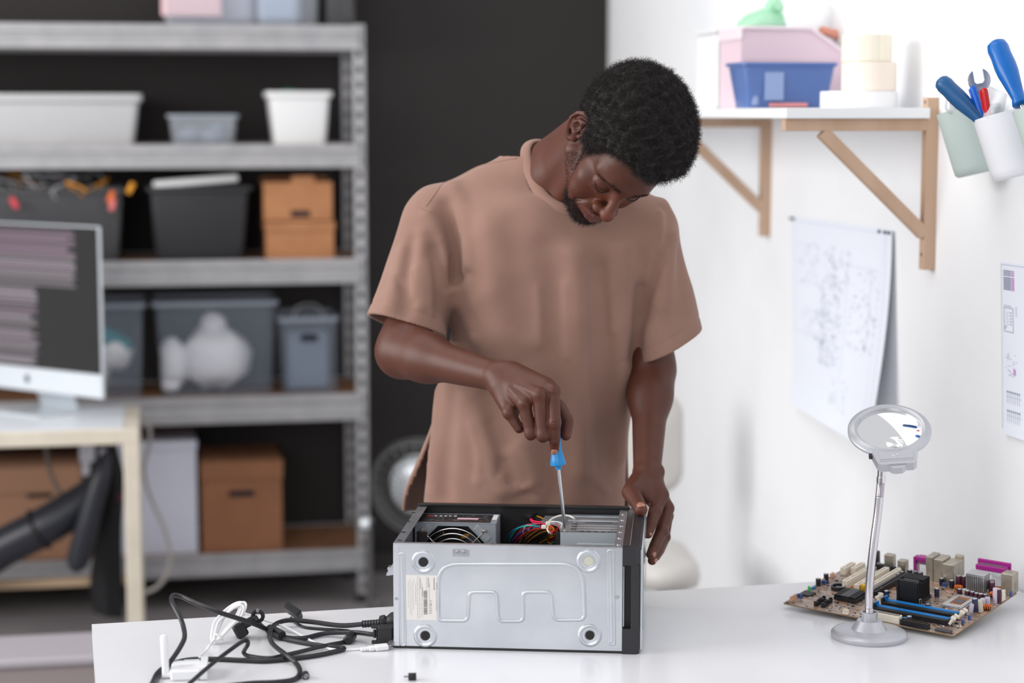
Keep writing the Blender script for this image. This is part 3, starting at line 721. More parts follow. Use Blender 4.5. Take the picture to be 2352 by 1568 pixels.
cupC = wall_cup('mint green slanted cup cut off by the picture edge, with the bright blue screwdriver', (2392, 240), (2430, 390), 3.40, m_mint, .052)
m_hblue = mat('dark blue handle', (28, 86, 138), .35); m_hblue2 = mat('bright blue handle', (8, 98, 178), .3)
m_steel = mat('bright steel', (196, 198, 202), .22, .9)
def hand_tool(label, p0, p1, Y0, Y1, mh, r=.0165, shaft=.09, up=(0, 1, 0)):
    a = at(p0[0], p0[1], Y=Y0); b = at(p1[0], p1[1], Y=Y1); d = (b - a).normalized(); L = (b - a).length
    t = thing('screwdriver', label, 'screwdriver', tuple(a), rot=d.to_track_quat('Z', 'Y').to_euler())
    prof = [(0, 0), (r * .55, .001), (r * .88, .006), (r, .016), (r * .96, L * .22), (r * 1.02, L * .38), (r * .98, L * .5), (r * .72, L * .75), (r * .60, L * .88), (r * .78, L * .965), (r * .74, L * .985), (r * .4, L), (0, L)]
    bb = B(); n = 24
    vs0 = len(bb.v); bb.lathe(prof, n)
    for i in range(vs0, len(bb.v)):
        x, y, z = bb.v[i]; rad_ = math.hypot(x, y)
        if rad_ > 1e-4 and .25 * L < z < .8 * L:
            a_ = math.atan2(y, x); k = 1 - .06 * max(0, math.cos(3 * a_)) ** 6; bb.v[i] = (x * k, y * k, z)
    build('handle', bb, mh, t, angle=60)
    bb = B(); bb.lathe([(0, L), (.0042, L), (.0042, L + .006), (.0032, L + .008), (.0032, L + shaft), (0, L + shaft)], 12); build('shaft', bb, m_steel, t)
    return t
hand_tool('dark blue handled screwdriver leaning left out of the white cup', (2157, 182), (2266, 290), 3.60, 3.55, m_hblue, shaft=.05)
hand_tool('big bright blue handled screwdriver standing in the right mint cup', (2286, 96), (2346, 242), 3.50, 3.43, m_hblue2, r=.0195, shaft=.07)
def pen(label, p0, p1, Y0, Y1, m, r=.0062, extra=.06):
    a = at(p0[0], p0[1], Y=Y0); b = at(p1[0], p1[1], Y=Y1); d = (b - a).normalized(); L = (b - a).length + extra
    t = thing('pen', label, 'pen', tuple(a), rot=d.to_track_quat('Z', 'Y').to_euler())
    bb = B(); bb.lathe([(0, 0), (r * .6, .0008), (r * .9, .003), (r, .008), (r, L), (0, L)], 18); build('barrel', bb, m, t, angle=60)
    bb = B(); bb.box(-.0018, .0018, -r - .003, -r + .001, .004, .04, .0006); build('clip', bb, m, t)
    return t
pen('blue pen beside the red pen in the white cup', (2233, 197), (2250, 250), 3.57, 3.56, mat('blue pen plastic', (8, 92, 200), .25))
pen('red pen standing in the white cup', (2260, 201), (2269, 262), 3.535, 3.535, mat('red pen plastic', (200, 26, 32), .25))
# open-end spanner
a = at(2249, 184, Y=3.575); b = at(2262, 255, Y=3.575); d = (b - a).normalized()
xa = Vector((0, -1, 0)) - d * (-d.y); xa.normalize(); ya = d.cross(xa)
wr = thing('spanner', 'steel open-end spanner sticking out of the white cup', 'spanner', tuple(a), rot=Matrix(((xa.x, ya.x, d.x), (xa.y, ya.y, d.y), (xa.z, ya.z, d.z))).to_euler())
jaw = []
for k in range(25):
    a_ = math.radians(-60 + 300 * k / 24) - PI / 2 + math.radians(30) - PI / 2
    jaw.append((.019 * math.cos(a_), .019 * math.sin(a_)))
outer = [(.019 * math.cos(math.radians(125 + 290 * k / 22)), .021 * math.sin(math.radians(125 + 290 * k / 22)) * -1) for k in range(23)]
outer = [(.0205 * math.sin(math.radians(-150 + 300 * k / 24)), .0215 * math.cos(math.radians(-150 + 300 * k / 24))) for k in range(25)]
inner = [(.0095, -.019), (.0095, .002), (.006, .006), (-.006, .006), (-.0095, .002), (-.0095, -.019)]
poly = outer + inner
Tz = Matrix(((0, 0, 1, -.0032), (1, 0, 0, 0), (0, 1, 0, 0), (0, 0, 0, 1)))
bb = B(); bb.prism(poly, 0, .0064, Tz); build('jaw', bb, m_steel, wr, angle=30)
bb = B(); bb.box(-.0025, .0025, -.007, .007, .017, .12, .001); build('shank', bb, m_steel, wr)
# clear bag of bits and a clear clip
bb = B(); rows = []
c0 = at(2292, 215, Y=3.52)
for i in range(8):
    f = i / 7; row = []
    for j in range(8):
        g = j / 7; row.append(at(2270 + 44 * g - 12 * f, 196 + 75 * f + 20 * g * (1 - f), Y=3.53 + .01 * math.sin(5 * g + 3 * f)))
    rows.append(row)
bb.grid(rows, thick=.0005); tag(build('plastic_bag', bb, clear('cloudy film', (232, 234, 240), .38, .3), angle=180), 'crumpled cloudy plastic bag in the white cup', 'bag')
a = at(2190, 236, Y=3.74); bb = B(); bb.tube(chain([a + Vector((-.012, 0, .016)), a + Vector((-.014, 0, -.01)), a + Vector((0, 0, -.02)), a + Vector((.013, 0, -.012)), a + Vector((.012, 0, -.05))], 6), .0028, 8); bb.box(a.x - .008, a.x + .008, a.y - .001, a.y + .001, a.z - .018, a.z + .004, .0005)
tag(build('clear_clip', bb, clear('clear acrylic', (222, 228, 232), .6, .1)), 'clear plastic clip in the left mint cup', 'clip')
# dark steel tool behind the dark blue handle
a = at(2170, 200, Y=3.75); b = at(2196, 245, Y=3.77); bb = B(); bb.bar(a, b + (b - a) * .8, .012, .004, .001); tag(build('steel_rule', bb, m_steel), 'steel strip tool behind the dark blue handle in the left mint cup', 'ruler')

# ------------------------------------------------------------------ papers on the wall
m_paper = mat('drawing paper', (235, 240, 250), .7)
m_ink1 = mat('faint print', (196, 198, 220), .8); m_ink2 = mat('dark print', (120, 124, 150), .8); m_inkp = mat('purple print', (196, 120, 196), .8)
def sheet(name, label, c00, c10, c01, lift, nS=14, nT=16):
    """c00 far top, c10 near top, c01 far bottom as wall points (room b, z)"""
    b0, z0 = c00; b1, z1 = c10; b2, z2 = c01
    t = thing(name, label, 'paper', R(WALL_A, b0, z0), TH)
    def P(s, u, e=0.0):
        b = (b1 - b0) * s + (b2 - b0) * u; z = (z1 - z0) * s + (z2 - z0) * u
        db, a = lift(s, u); return Vector((-.003 - a - e, b + db, z))
    rows = [[P(i / nS, j / nT) for i in range(nS + 1)] for j in range(nT + 1)]
    bb = B(); bb.grid(rows, thick=-.0006); build('sheet', bb, m_paper, t, angle=60)
    return t, P
def mark(bb, P, s0, s1, u0, u1, m=0, e=.0009):
    q = [P(s0, u0, e), P(s1, u0, e), P(s1, u1, e), P(s0, u1, e)]; bb._add([tuple(p) for p in q], [(0, 1, 2, 3)], m)
k0 = wrm(1826, 496); k1 = wrm(2057, 529); k2 = wrm(1833, 925)
tp1, P1 = sheet('schematic_sheet', 'large curling sheet with a faint circuit diagram pinned under the wall shelf', (k0[1], k0[2]), (k1[1], k1[2]), (k2[1], k2[2] + .0),
    lambda s, u: (.10 * (u ** 3) * (1 - s) * 0, .006 + (.006 + .060 * s) * u ** 1.7 + .10 * max(0, u - .85) ** 1.3))
rnd = random.Random(21); bb = B()
for (s0, s1, u0, u1, n) in ((.32, .55, .3, .72, 260), (.08, .3, .12, .34, 60), (.1, .4, .45, .62, 60), (.42, .62, .12, .3, 50), (.62, .9, .2, .62, 90), (.5, .7, .76, .92, 40), (.35, .5, .15, .3, 30)):
    for i in range(n):
        s = rnd.uniform(s0, s1); u = rnd.uniform(u0, u1); hz = rnd.random() < .5
        ln = rnd.uniform(.006, .028); mark(bb, P1, s, s + (ln if hz else .0035), u, u + (.003 if hz else ln * .7), rnd.choice((0, 0, 0, 0, 1)))
for (s, u0, u1) in ((.95, .02, .98), (.03, .02, .6), (.6, .2, .74), (.36, .28, .72), (.83, .2, .6)): mark(bb, P1, s, s + .002, u0, u1, 0)
for (u, s0, s1) in ((.02, .03, .95), (.6, .03, .5), (.2, .45, .9)): mark(bb, P1, s0, s1, u, u + .002, 0)
build('printed_diagram', bb, [m_ink1, m_ink2], tp1)
m_pin = mat('dark pin', (90, 104, 112), .3, .5)
for s in (.0, .03, .9, .95, .985):
    bb = B(); q = P1(s, .012, .0); bb.ball(q + Vector((-.003, 0, 0)), .0045, 8); build('pin', bb, m_pin, tp1)
k0 = wrm(2306, 601); k1 = wrm(2600, 640); k2 = wrm(2312, 995)
tp2, P2 = sheet('schematic_sheet', 'printed circuit sheet with tables at the picture edge on the wall', (k0[1], k0[2]), (k1[1], k1[2]), (k2[1], k2[2]), lambda s, u: (0, .002 + .03 * max(0, u - .9)))
bb = B(); W_ = 2600 - 2306
def mk(px0, px1, u0, u1, m=1): mark(bb, P2, (px0 - 2306) / W_ * .86, (px1 - 2306) / W_ * .86, u0, u1, m)
for i in range(3):
    for j, (x0, x1) in enumerate(((2312, 2316), (2317, 2320), (2321, 2324), (2325, 2329), (2330, 2334), (2336, 2344))): mk(x0, x1, .045 + i * .012, .052 + i * .012, 2 if j == 5 else 1)
for i in range(7):
    for j, (x0, x1) in enumerate(((2312, 2316), (2317, 2320), (2321, 2324), (2325, 2329), (2330, 2334), (2336, 2344))): mk(x0, x1, .085 + i * .011, .092 + i * .011, 2 if j == 5 else 1)
mk(2305, 2306.5, .01, .97, 0); mk(2306, 2590, .012, .015, 0)
for x in (2312, 2339): mk(x, x + .8, .26, .40, 1)
for u in (.26, .398): mk(2312, 2340, u, u + .003, 1)
for i in range(5):
    u = .295 + .017 * i; mk(2317, 2322, u, u + .002, 0); mk(2322, 2328, u - .008, u - .006, 0); mk(2322, 2322.6, u - .008, u, 0); mk(2331, 2335, u - .009, u - .004, 1)
mk(2314, 2319, .37, .374, 1); mk(2314, 2317, .38, .384, 1)
for i in range(5): mk(2347, 2351, .25 + .012 * i, .253 + .012 * i, 1)
for i in range(26):
    x = rnd.uniform(2312, 2346); u = rnd.uniform(.52, .66); mk(x, x + rnd.uniform(2, 6), u, u + .003, rnd.choice((0, 0, 1)))
for i in range(6): mk(2338, 2345, .61 + .006 * i, .614 + .006 * i, 2)
for k in range(2):
    for i in range(7):
        x = 2318 + 6 * i; u = .74 + .11 * k; mk(x, x + .7, u, u + .075, 0); mk(x - 1, x + 2.4, u + .004, u + .012, 1)
    mk(2316, 2362, .775 + .11 * k, .777 + .11 * k, 0)
vs, fs = text_mesh('Power Sequence', 1.0)
mnx = min(v[0] for v in vs); mxx = max(v[0] for v in vs)
T0, T1, TU = (2313 - 2306) / W_ * .86, (2334 - 2306) / W_ * .86, .25
bb._add([tuple(P2(T0 + (T1 - T0) * (x - mnx) / (mxx - mnx), TU - y * .012, .0009)) for x, y, _ in vs], fs, 1)
build('printed_diagram', bb, [mat('faint grey print', (176, 180, 200), .8), m_ink2, m_inkp], tp2)
# ================================================================== work table
m_table = mat('white table laminate', (222, 222, 225), .22, var=((217, 217, 221), 5.0))
TZ, TX, TY, TA = .75, -.7564, 3.3796, .2305
tu = Vector((math.cos(TA), math.sin(TA), 0)); tv = Vector((math.sin(TA), -math.cos(TA), 0))   # along the back edge, towards the viewer
T0 = Vector((TX, TY, 0))
def hit_wall(p): return p + tu * ((WALL_A - .004 - p.dot(RU)) / tu.dot(RU))
TD = .85
q0, q1 = T0, hit_wall(T0); q2, q3 = hit_wall(T0 + tv * TD), T0 + tv * TD
table = thing('work_table', 'big glossy white work table with the opened computer on it', 'table', (TX, TY, 0))
loc = lambda v: (v - Vector((TX, TY, 0)))
bb = B(); bb.prism([tuple(loc(v))[:2] for v in (q0, q3, q2, q1)], TZ - .028, TZ); build('table_top', bb, m_table, table)
m_tleg = mat('white table leg', (225, 225, 226), .4)
for p in (q0 + tu * .06 + tv * .06, q1 - tu * .08 + tv * .06, q2 - tu * .08 - tv * .06, q3 + tu * .06 - tv * .06):
    bb = B(); l = loc(p); bb.box(l.x - .022, l.x + .022, l.y - .022, l.y + .022, 0, TZ - .0285, .003); build('leg', bb, m_tleg, table)

# ================================================================== computer case lying on its side
CX, CYY, CA, CL, CD, CH = -.2031, 3.2243, -.0887, .3919, .3234, .1832
case = thing('computer_case', 'opened silver and black desktop computer lying on its side on the table', 'computer', (CX, CYY, TZ), CA)
CM = Matrix.Translation((CX, CYY, TZ)) @ Matrix.Rotation(CA, 4, 'Z'); CI = CM.inverted()
def cplane(px, py, axis, val):                       # photo point -> case coordinates on a plane of the case
    o = CI @ Vector((0, 0, CAM_Z)); d = CI.to_3x3() @ (at(px, py, Y=1.0) - Vector((0, 0, CAM_Z)))
    return o + d * ((val - o[axis]) / d[axis])
m_zinc = mat('bright zinc sheet', (206, 209, 214), .30, .78, var=((192, 196, 203), 9, .35, .65), bump=(90, .03))
m_zinc2 = mat('zinc strip', (186, 188, 194), .3, .75, var=((168, 170, 176), 40))
m_blk = mat('black painted steel', (28, 28, 30), .35)
m_blkp = mat('black satin plastic', (40, 40, 44), .42, bump=(200, .05))
m_dark = mat('dark case inside', (22, 22, 24), .5)
S_ = .0012
bb = B(); bb.box(0, CL, 0, S_, .004, CH, .0004); build('bottom_panel', bb, m_zinc, case)
bb = B(); bb.box(-.001, CL + .004, -.001, CD + .002, 0, .0035, .001); build('side_panel', bb, m_blk, case)
bb = B(); bb.box(0, CL + .003, CD - .0015, CD + .001, .0036, CH + .006, .001); bb.box(0, CL + .003, CD - .012, CD + .001, CH + .0015, CH + .006, .001); build('top_panel', bb, m_blk, case)
bb = B(); bb.box(0, CL, S_, CD - .002, .0036, .0052); build('inner_tray', bb, m_dark, case)
bb = B(); bb.box(0, .0012, S_, CD - .002, .0053, CH - .001); build('rear_panel', bb, m_zinc2, case)
def flange(name, x0, x1, holes, n):
    bb = B()
    bb.box(x0, x1, .0, CD - .012, CH - .001, CH + .0006, .0003)
    return build(name, bb, m_zinc2, case)
fl = flange('rear_flange', 0, .017, True, 5)
bb = B(); bb.box(0, CL, -.0004, .0105, CH - .0006, CH + .0008, .0004); build('lower_flange', bb, m_zinc2, case)
for i, (px, py) in enumerate(((926, 1222), (918, 1241), (937, 1197), (949, 1177))):
    q = cplane(px, py, 2, CH + .0007); bb = B()
    for dx in (-.0035, .0035): bb.lathe([(0, .0004), (.0014, .0004), (.0014, 0)], 8, Matrix.Translation((q.x + dx, q.y, q.z)))
    bb.lathe([(.003, 0), (.0022, .0012), (0, .0015)], 10, Matrix.Translation(q)); build('flange_slot', bb, [m_dark], case, kind='stuff')
flange('front_flange', CL - .015, CL, True, 4)
rnd = random.Random(2)
for i in range(6):
    y = .02 + .05 * i; bb = B(); bb.lathe([(.004, 0), (.0034, .0012), (0, .0016)], 10, Matrix.Translation((CL - .0075, y, CH + .0005))); build('pressed_dimple', bb, m_zinc2, case)
# bottom panel features (photo shows this face to the viewer)
P0 = lambda x, y: cplane(x, y, 1, 0.0)
zc = lambda X, Y: P0(880 + X / 3.675, 1140 + Y / 3.675)     # positions read on an enlargement
TF0 = Matrix(((1, 0, 0, 0), (0, 0, -1, 0), (0, 1, 0, 0), (0, 0, 0, 1)))   # lathe axis towards the viewer
m_pad = mat('black foam pad', (38, 38, 40), .85, bump=(300, .6)); m_pad2 = mat('yellowish glue spot', (196, 196, 180), .7)
for k, (X, Y, mm, r_) in enumerate(((340, 552, m_pad, .0082), (1735, 545, m_pad2, .0085), (356, 1174, m_pad, .0082), (1745, 1170, m_pad, .0080))):
    c = zc(X, Y); Mx = Matrix.Translation(c) @ TF0
    bb = B(); bb.lathe([(.0205, 0), (.0192, .0014), (.0175, .0026), (.0155, .0022), (.0138, .0012), (.012, .0009), (.0105, .0013), (.0095, .0012), (.0085, .0003)], 40, Mx); build('foot_recess', bb, m_zinc, case, angle=60)
    bb = B(); bb.lathe([(r_, .0002), (r_ - .0004, .0012), (0, .0014)], 28, Mx); build('foot_pad', bb, mm, case)
def emboss(pts, r, n=6, hgt=.55, closed=True, m=m_zinc, name='embossed_line'):
    P = [zc(*p) for p in pts]; bb = B(); bb.tube(P, r, 10, closed=closed, flat=1.0)
    inv = []
    for v in bb.v: inv.append((v[0], v[1] * hgt, v[2]))
    bb.v = inv; return build(name, bb, m, case, angle=60)
def corner(p, a, b, r, n=6):                          # rounded corner
    out = []; p, a, b = np.array(p, float), np.array(a, float), np.array(b, float)
    ua = (a - p) / np.linalg.norm(a - p); ub = (b - p) / np.linalg.norm(b - p)
    for k in range(n + 1):
        t = k / n; out.append((1 - t) ** 2 * (p + ua * r) + 2 * (1 - t) * t * p + t * t * (p + ub * r))
    return out
loop = [((468, 1045), 35), ((715, 1048), 45), ((728, 805), 45), ((958, 805), 45), ((972, 1052), 45), ((1185, 1052), 45), ((1180, 805), 45), ((1418, 805), 45), ((1440, 1042), 50), ((1704, 1040), 55), ((1685, 568), 185), ((466, 570), 165)]
pts = []
for i, (p, r) in enumerate(loop):
    pts += [tuple(v) for v in corner(p, loop[i - 1][0], loop[(i + 1) % len(loop)][0], r)]
emboss(pts, .0032)
for (X0, X1, Y0, Y1, dx) in ((135, 178, 478, 1255, 12), (1898, 1945, 452, 1250, 10)):
    pl = []
    for p, r in (((X0, Y0), 18), ((X1, Y0), 18), ((X1 + dx, Y1), 18), ((X0 + dx, Y1), 18)): pl.append((p, r))
    pts = []
    for i, (p, r) in enumerate(pl): pts += [tuple(v) for v in corner(p, pl[i - 1][0], pl[(i + 1) % 4][0], r, 5)]
    emboss(pts, .0019, name='embossed_slot')
    emboss([((X0 + X1) / 2, Y0 + 20), ((X0 + X1) / 2 + dx, Y1 - 20)], .0042, hgt=.22, closed=False, name='embossed_slot')
bb = B(); a = zc(70, 432); b = zc(138, 1298); bb.box(0, b.x - .0, -.0009, 0, .004, CH - .004, .0003); build('rear_fold', bb, m_zinc, case)
bb = B(); a = zc(586, 440); b = zc(726, 506); bb.box(a.x, b.x, -.0006, 0, b.z, a.z, .0003)
for x0 in (a.x, b.x - .0022): bb.box(x0, x0 + .0022, -.0022, 0, b.z, a.z, .0008)
build('screw_tab', bb, m_zinc2, case)
def screw(c, r=.0032, parent=None, T=TF0, m=None, name='screw'):
    bb = B(); Mx = Matrix.Translation(c) @ T
    bb.lathe([(r, 0), (r, .0008), (r * .75, .0018), (r * .3, .0021), (0, .0021)], 16, Mx)
    for s in (0, 1): bb.box(-r * .55, r * .55, -r * .13, r * .13, .0019, .00225, T=Mx @ Matrix.Rotation(s * PI / 2 + .6, 4, 'Z'))
    return build(name, bb, m or m_steel2, parent)
m_steel2 = mat('screw steel', (170, 166, 170), .3, .8)
for X in (630, 683): screw(zc(X, 465) + Vector((0, -.001, 0)), .0036, case)
for X, Y in ((112, 860), (1976, 850)):
    bb = B(); bb.lathe([(.0032, 0), (.0028, .001), (.0015, .0012), (.0012, .0004), (0, .0004)], 16, Matrix.Translation(zc(X, Y) + Vector((0, -.0006, 0))) @ TF0); build('rivet', bb, m_zinc2, case)
# sticker with printing turned on its side
m_stk = mat('white sticker', (224, 221, 216), .55)
A = zc(190, 660); Bq = zc(466, 1045); st = B(); st.box(A.x, Bq.x, -.0003, .0, Bq.z, A.z); sticker = build('label_sticker', st, m_stk, case)
m_pg, m_pd = mat('grey label print', (176, 172, 170), .7), mat('dark label print', (108, 104, 104), .7)
bb = B()
def vq(x0, x1, z0, z1, m=0): bb._add([(x0, -.0005, z0), (x1, -.0005, z0), (x1, -.0005, z1), (x0, -.0005, z1)], [(0, 1, 2, 3)], m)
W_ = Bq.x - A.x; H_ = A.z - Bq.z
rnd = random.Random(9)
for col in (.08, .13, .18, .23, .30, .36, .42, .49, .64, .72, .93):
    y = rnd.uniform(.03, .2); end = rnd.uniform(.6, .95)
    while y < end:
        l = rnd.uniform(.015, .05); x = A.x + W_ * col
        vq(x, x + W_ * (.016 if col > .25 else .010), A.z - H_ * (y + l), A.z - H_ * y, 0); y += l + rnd.uniform(.006, .02)
y = .34
while y < .88:                                        # barcodes
    l = rnd.choice((.004, .008, .012)); vq(A.x + W_ * .55, A.x + W_ * .665, A.z - H_ * (y + l), A.z - H_ * y, 1); y += l + rnd.choice((.004, .006, .01))
y = .56
while y < .86:
    l = rnd.choice((.004, .008)); vq(A.x + W_ * .745, A.x + W_ * .80, A.z - H_ * (y + l), A.z - H_ * y, 1); y += l + rnd.choice((.006, .012, .03))
def turned(word, col, y0, y1, hgt, m=1):              # lettering reading downwards
    vs, fs = text_mesh(word, 1.0); mn = min(v[0] for v in vs); mx = max(v[0] for v in vs)
    bb._add([(A.x + W_ * (col + v[1] * hgt), -.0005, A.z - H_ * (y0 + (y1 - y0) * (v[0] - mn) / (mx - mn))) for v in vs], [f for f in fs], m)
turned('Serial Number', .52, .27, .48, .05, 1)
for col, y0, y1, wd, mi in ((.68, .05, .26, .06, 0), (.44, .08, .30, .035, 0), (.86, .05, .32, .035, 1)):    # small unreadable print
    y = y0
    while y < y1: l = rnd.uniform(.008, .016); vq(A.x + W_ * col, A.x + W_ * (col + wd * rnd.uniform(.6, 1)), A.z - H_ * (y + l), A.z - H_ * y, mi); y += l + .006
build('sticker_print', bb, [m_pg, m_pd], sticker)
# front bezel
bz = B(); x0 = CL + .0005; x1 = CL + .029
prof = [(0, 0), (x1 - x0 - .006, 0), (x1 - x0, .006), (x1 - x0, CD - .01), (x1 - x0 - .01, CD + .004), (0, CD + .004)]
# ring of four sides so that the grille slot stays open
def bezel_slab(z0, z1): bz.prism([(x0 + p[0], -.004 + p[1]) for p in prof], z0, z1)
sl0 = P0(1440, 1443).z; sl1 = P0(1440, 1297).z; slx = P0(1449, 1380).x
bezel_slab(0.0, sl0); bezel_slab(sl1, CH + .002)
bz.box(slx, x1 - .0002, -.004, .02, sl0, sl1); bz.box(x0, x1 - .0002, .022, CD, sl0, sl1)
build('front_bezel', bz, m_blkp, case, angle=30)
bb = B(); bb.prism(rounded(0, slx - x0 - .0002, sl0 + .0002, sl1 - .0002, .004), 0, .002, Matrix(((1, 0, 0, x0), (0, 0, 1, .010), (0, 1, 0, 0), (0, 0, 0, 1)))); build('grille_back', bb, m_dark, case)
bb = B(); bb.box(x0 + .0006, x0 + .0022, .0015, .0095, sl0 + .003, sl1 - .003); build('grille_edge', bb, m_zinc2, case)
bb = B(); bb.box(x1 + .0002, x1 + .0045, .003, CD - .012, .006, CH - .004, .0015); build('front_plate', bb, mat('silver front plate', (196, 200, 206), .25, .6), case)
bb = B(); bb.box(x1 + .0046, x1 + .0056, .05, CD - .02, .03, CH - .01, .0008); build('glass_strip', bb, mat('greenish acrylic', (150, 176, 176), .1), case)
bb = B(); bb.box(CL + .001, CL + .011, .004, CD - .02, CH + .0022, CH + .0036, .0004); build('bezel_lip', bb, mat('dark brown steel', (76, 68, 70), .3, .6), case)
bb = B(); bb.box(CL + .0115, CL + .0125, .01, CD - .03, CH + .0022, CH + .0042, .0003); build('bezel_edge', bb, m_zinc2, case)
# expansion bracket sticking out at the back
a = cplane(893, 1300, 1, .03); bb = B(); bb.prism([(0, .012), (-.013, -.008), (-.013, -.012), (0, -.010)], 0, .03, Matrix(((1, 0, 0, -.0005), (0, 0, 1, .01), (0, 1, 0, a.z), (0, 0, 0, 1)))); bb.box(-.012, -.001, .012, .03, a.z - .003, a.z + .002, .0005); build('slot_cover', bb, m_zinc2, case)

# power supply
pz = CH - .013
pA = cplane(953, 1199, 2, pz); pB = cplane(1141, 1199, 2, pz); pC = cplane(1152, 1176, 2, pz)
PX0, PX1, PY0, PY1 = .004, pB.x, pA.y, CD - .006
m_psu = mat('grey painted steel', (150, 157, 165), .45, .15)
psu = B(); fx, fzc, fr = (PX0 + PX1) / 2 - .004, pz - .072, .0665
psu.box(PX0, PX1, PY0, PY1, pz - .0015, pz, .0004); psu.box(PX1 - .0015, PX1, PY0, PY1, .006, pz - .0015); psu.box(PX0, PX0 + .0015, PY0, PY1, .006, pz - .0015)
psu.box(PX0, PX1, PY1 - .0015, PY1, .006, pz - .0015)
# near face with the eight-sided fan opening
oct_ = [(fx + fr * 1.08 * math.cos(PI / 8 + k * PI / 4), fzc + fr * 1.08 * math.sin(PI / 8 + k * PI / 4)) for k in range(8)]
out = [(PX1, fzc + (PX1 - fx) * math.tan(PI / 8)), (fx + (pz - fzc) * math.tan(PI / 8), pz), (fx - (pz - fzc) * math.tan(PI / 8), pz), (PX0, fzc + (fx - PX0) * math.tan(PI / 8)), (PX0, fzc - .02), (fx - .03, .006), (fx + .03, .006), (PX1, fzc - .02)]
vs = [(x, PY0, z) for x, z in oct_] + [(x, PY0, z) for x, z in out] + [(PX1, PY0, pz), (PX0, PY0, pz), (PX0, PY0, .006), (PX1, PY0, .006)]
fs = [(k, (k + 1) % 8, 8 + (k + 1) % 8, 8 + k) for k in range(8)] + [(8, 9, 16), (10, 11, 17), (12, 13, 18), (14, 15, 19)]
psu._add(vs, fs); psu._add([(x, y + .0015, z) for x, y, z in vs], [tuple(reversed(f)) for f in fs])
pso = build('power_supply', psu, m_psu, case)
bb = B(); bb.box(PX0 + .002, PX1 - .012, PY0 + .006, PY1 - .01, pz + .0001, pz + .0006); build('rating_label', bb, mat('black label', (48, 44, 46), .35), pso)
bb = B(); bb.box(PX1 - .075, PX1 - .036, PY0 + .030, PY0 + .042, pz + .0007, pz + .0009, m=1)
bb.box(PX1 - .011, PX1 - .002, PY0 + .03, PY0 + .075, pz + .0007, pz + .0009, m=0)
rnd = random.Random(4)
for i in range(46):
    x = rnd.uniform(PX0 + .02, PX1 - .02); y = rnd.uniform(PY0 + .012, PY1 - .016); l = rnd.uniform(.002, .009); bb.box(x, x + l, y, y + .0018, pz + .0007, pz + .00085, m=2)
for i in range(5): bb.box(PX0 + .03 + .009 * i, PX0 + .035 + .009 * i, PY1 - .03, PY1 - .024, pz + .0007, pz + .00085, m=0)
bb.box(PX0 + .016, PX0 + .028, PY1 - .031, PY1 - .024, pz + .0007, pz + .00085, m=3)
build('rating_print', bb, [mat('white print', (226, 226, 228), .6), mat('pink print', (232, 190, 200), .6), mat('grey print', (120, 112, 114), .6), mat('red print', (190, 60, 60), .6)], pso)
TFp = Matrix.Translation((fx, PY0, fzc)) @ TF0
bb = B(); bb.lathe([(fr * 1.06, -.001), (fr * .98, -.002), (fr * .97, -.022), (0, -.024)], 40, TFp); build('fan_well', bb, m_dark, pso)
for k in range(7):
    a = 2 * PI * k / 7 + .4; bb = B()
    rows = [[TFp @ Matrix.Rotation(a + t_ * .62, 4, 'Z') @ Vector((r, 0, -.008 - .010 * t_)) for t_ in (0, .5, 1)] for r in (.018, .038, .060)]
    bb.grid(rows, thick=.0012); build('fan_blade', bb, m_blk, pso)
bb = B(); bb.lathe([(0, -.004), (.018, -.004), (.02, -.007), (.02, -.02)], 28, TFp); build('fan_hub', bb, m_blk, pso)
m_wire = mat('chrome wire', (208, 204, 204), .2, .9)
for i, r in enumerate((.0625, .053, .0435, .034, .0245, .015)): bb = B(); bb.ring((0, 0, .0025), r, .0010, 56, 6, T=None); bb.v = [tuple(TFp @ Vector(v)) for v in bb.v]; build('guard_ring', bb, m_wire, pso)
for a in (PI / 4, 3 * PI / 4, 5 * PI / 4, 7 * PI / 4):
    bb = B(); ca, sa = math.cos(a), math.sin(a); e = .077; bb.tube([TFp @ Vector((ca * .013, sa * .013, .0012)), TFp @ Vector((ca * e, sa * e, .0012))], .0010, 6)
    bb.ring((0, 0, 0), .004, .0010, 16, 6, T=None); n0 = len(bb.v) - 16 * 6
    for i in range(n0, len(bb.v)): bb.v[i] = tuple(TFp @ (Vector(bb.v[i]) + Vector((ca * (e + .004), sa * (e + .004), .0012))))
    build('guard_arm', bb, m_wire, pso)
    if sa > 0:
        screw(TFp @ Vector((ca * (e + .004), sa * (e + .004), .0014)), .0034, pso)
        bb = B(); bb.box(-.006, .006, -.017, .017, .0002, .0011, .0003, T=TFp @ Matrix.Translation((ca * (e - .001), sa * (e - .001), 0)) @ Matrix.Rotation(a, 4, 'Z')); build('corner_plate', bb, mat('pale steel', (172, 178, 182), .4, .3), pso)
screw(Vector((PX1 - .008, PY0 - .0005, pz - .036)), .0026, pso)
m_ochre = mat('ochre tape', (196, 140, 44), .6)
for (dx, dz, an) in ((-.032, .030, -.9), (-.010, .050, .2), (.022, .044, .1)): bb = B(); bb.box(-.011, .011, -.004, .004, -.0202, -.0195, .0, T=TFp @ Matrix.Translation((dx, dz, .0)) @ Matrix.Rotation(an, 4, 'Z')); build('ochre_part', bb, m_ochre, pso)

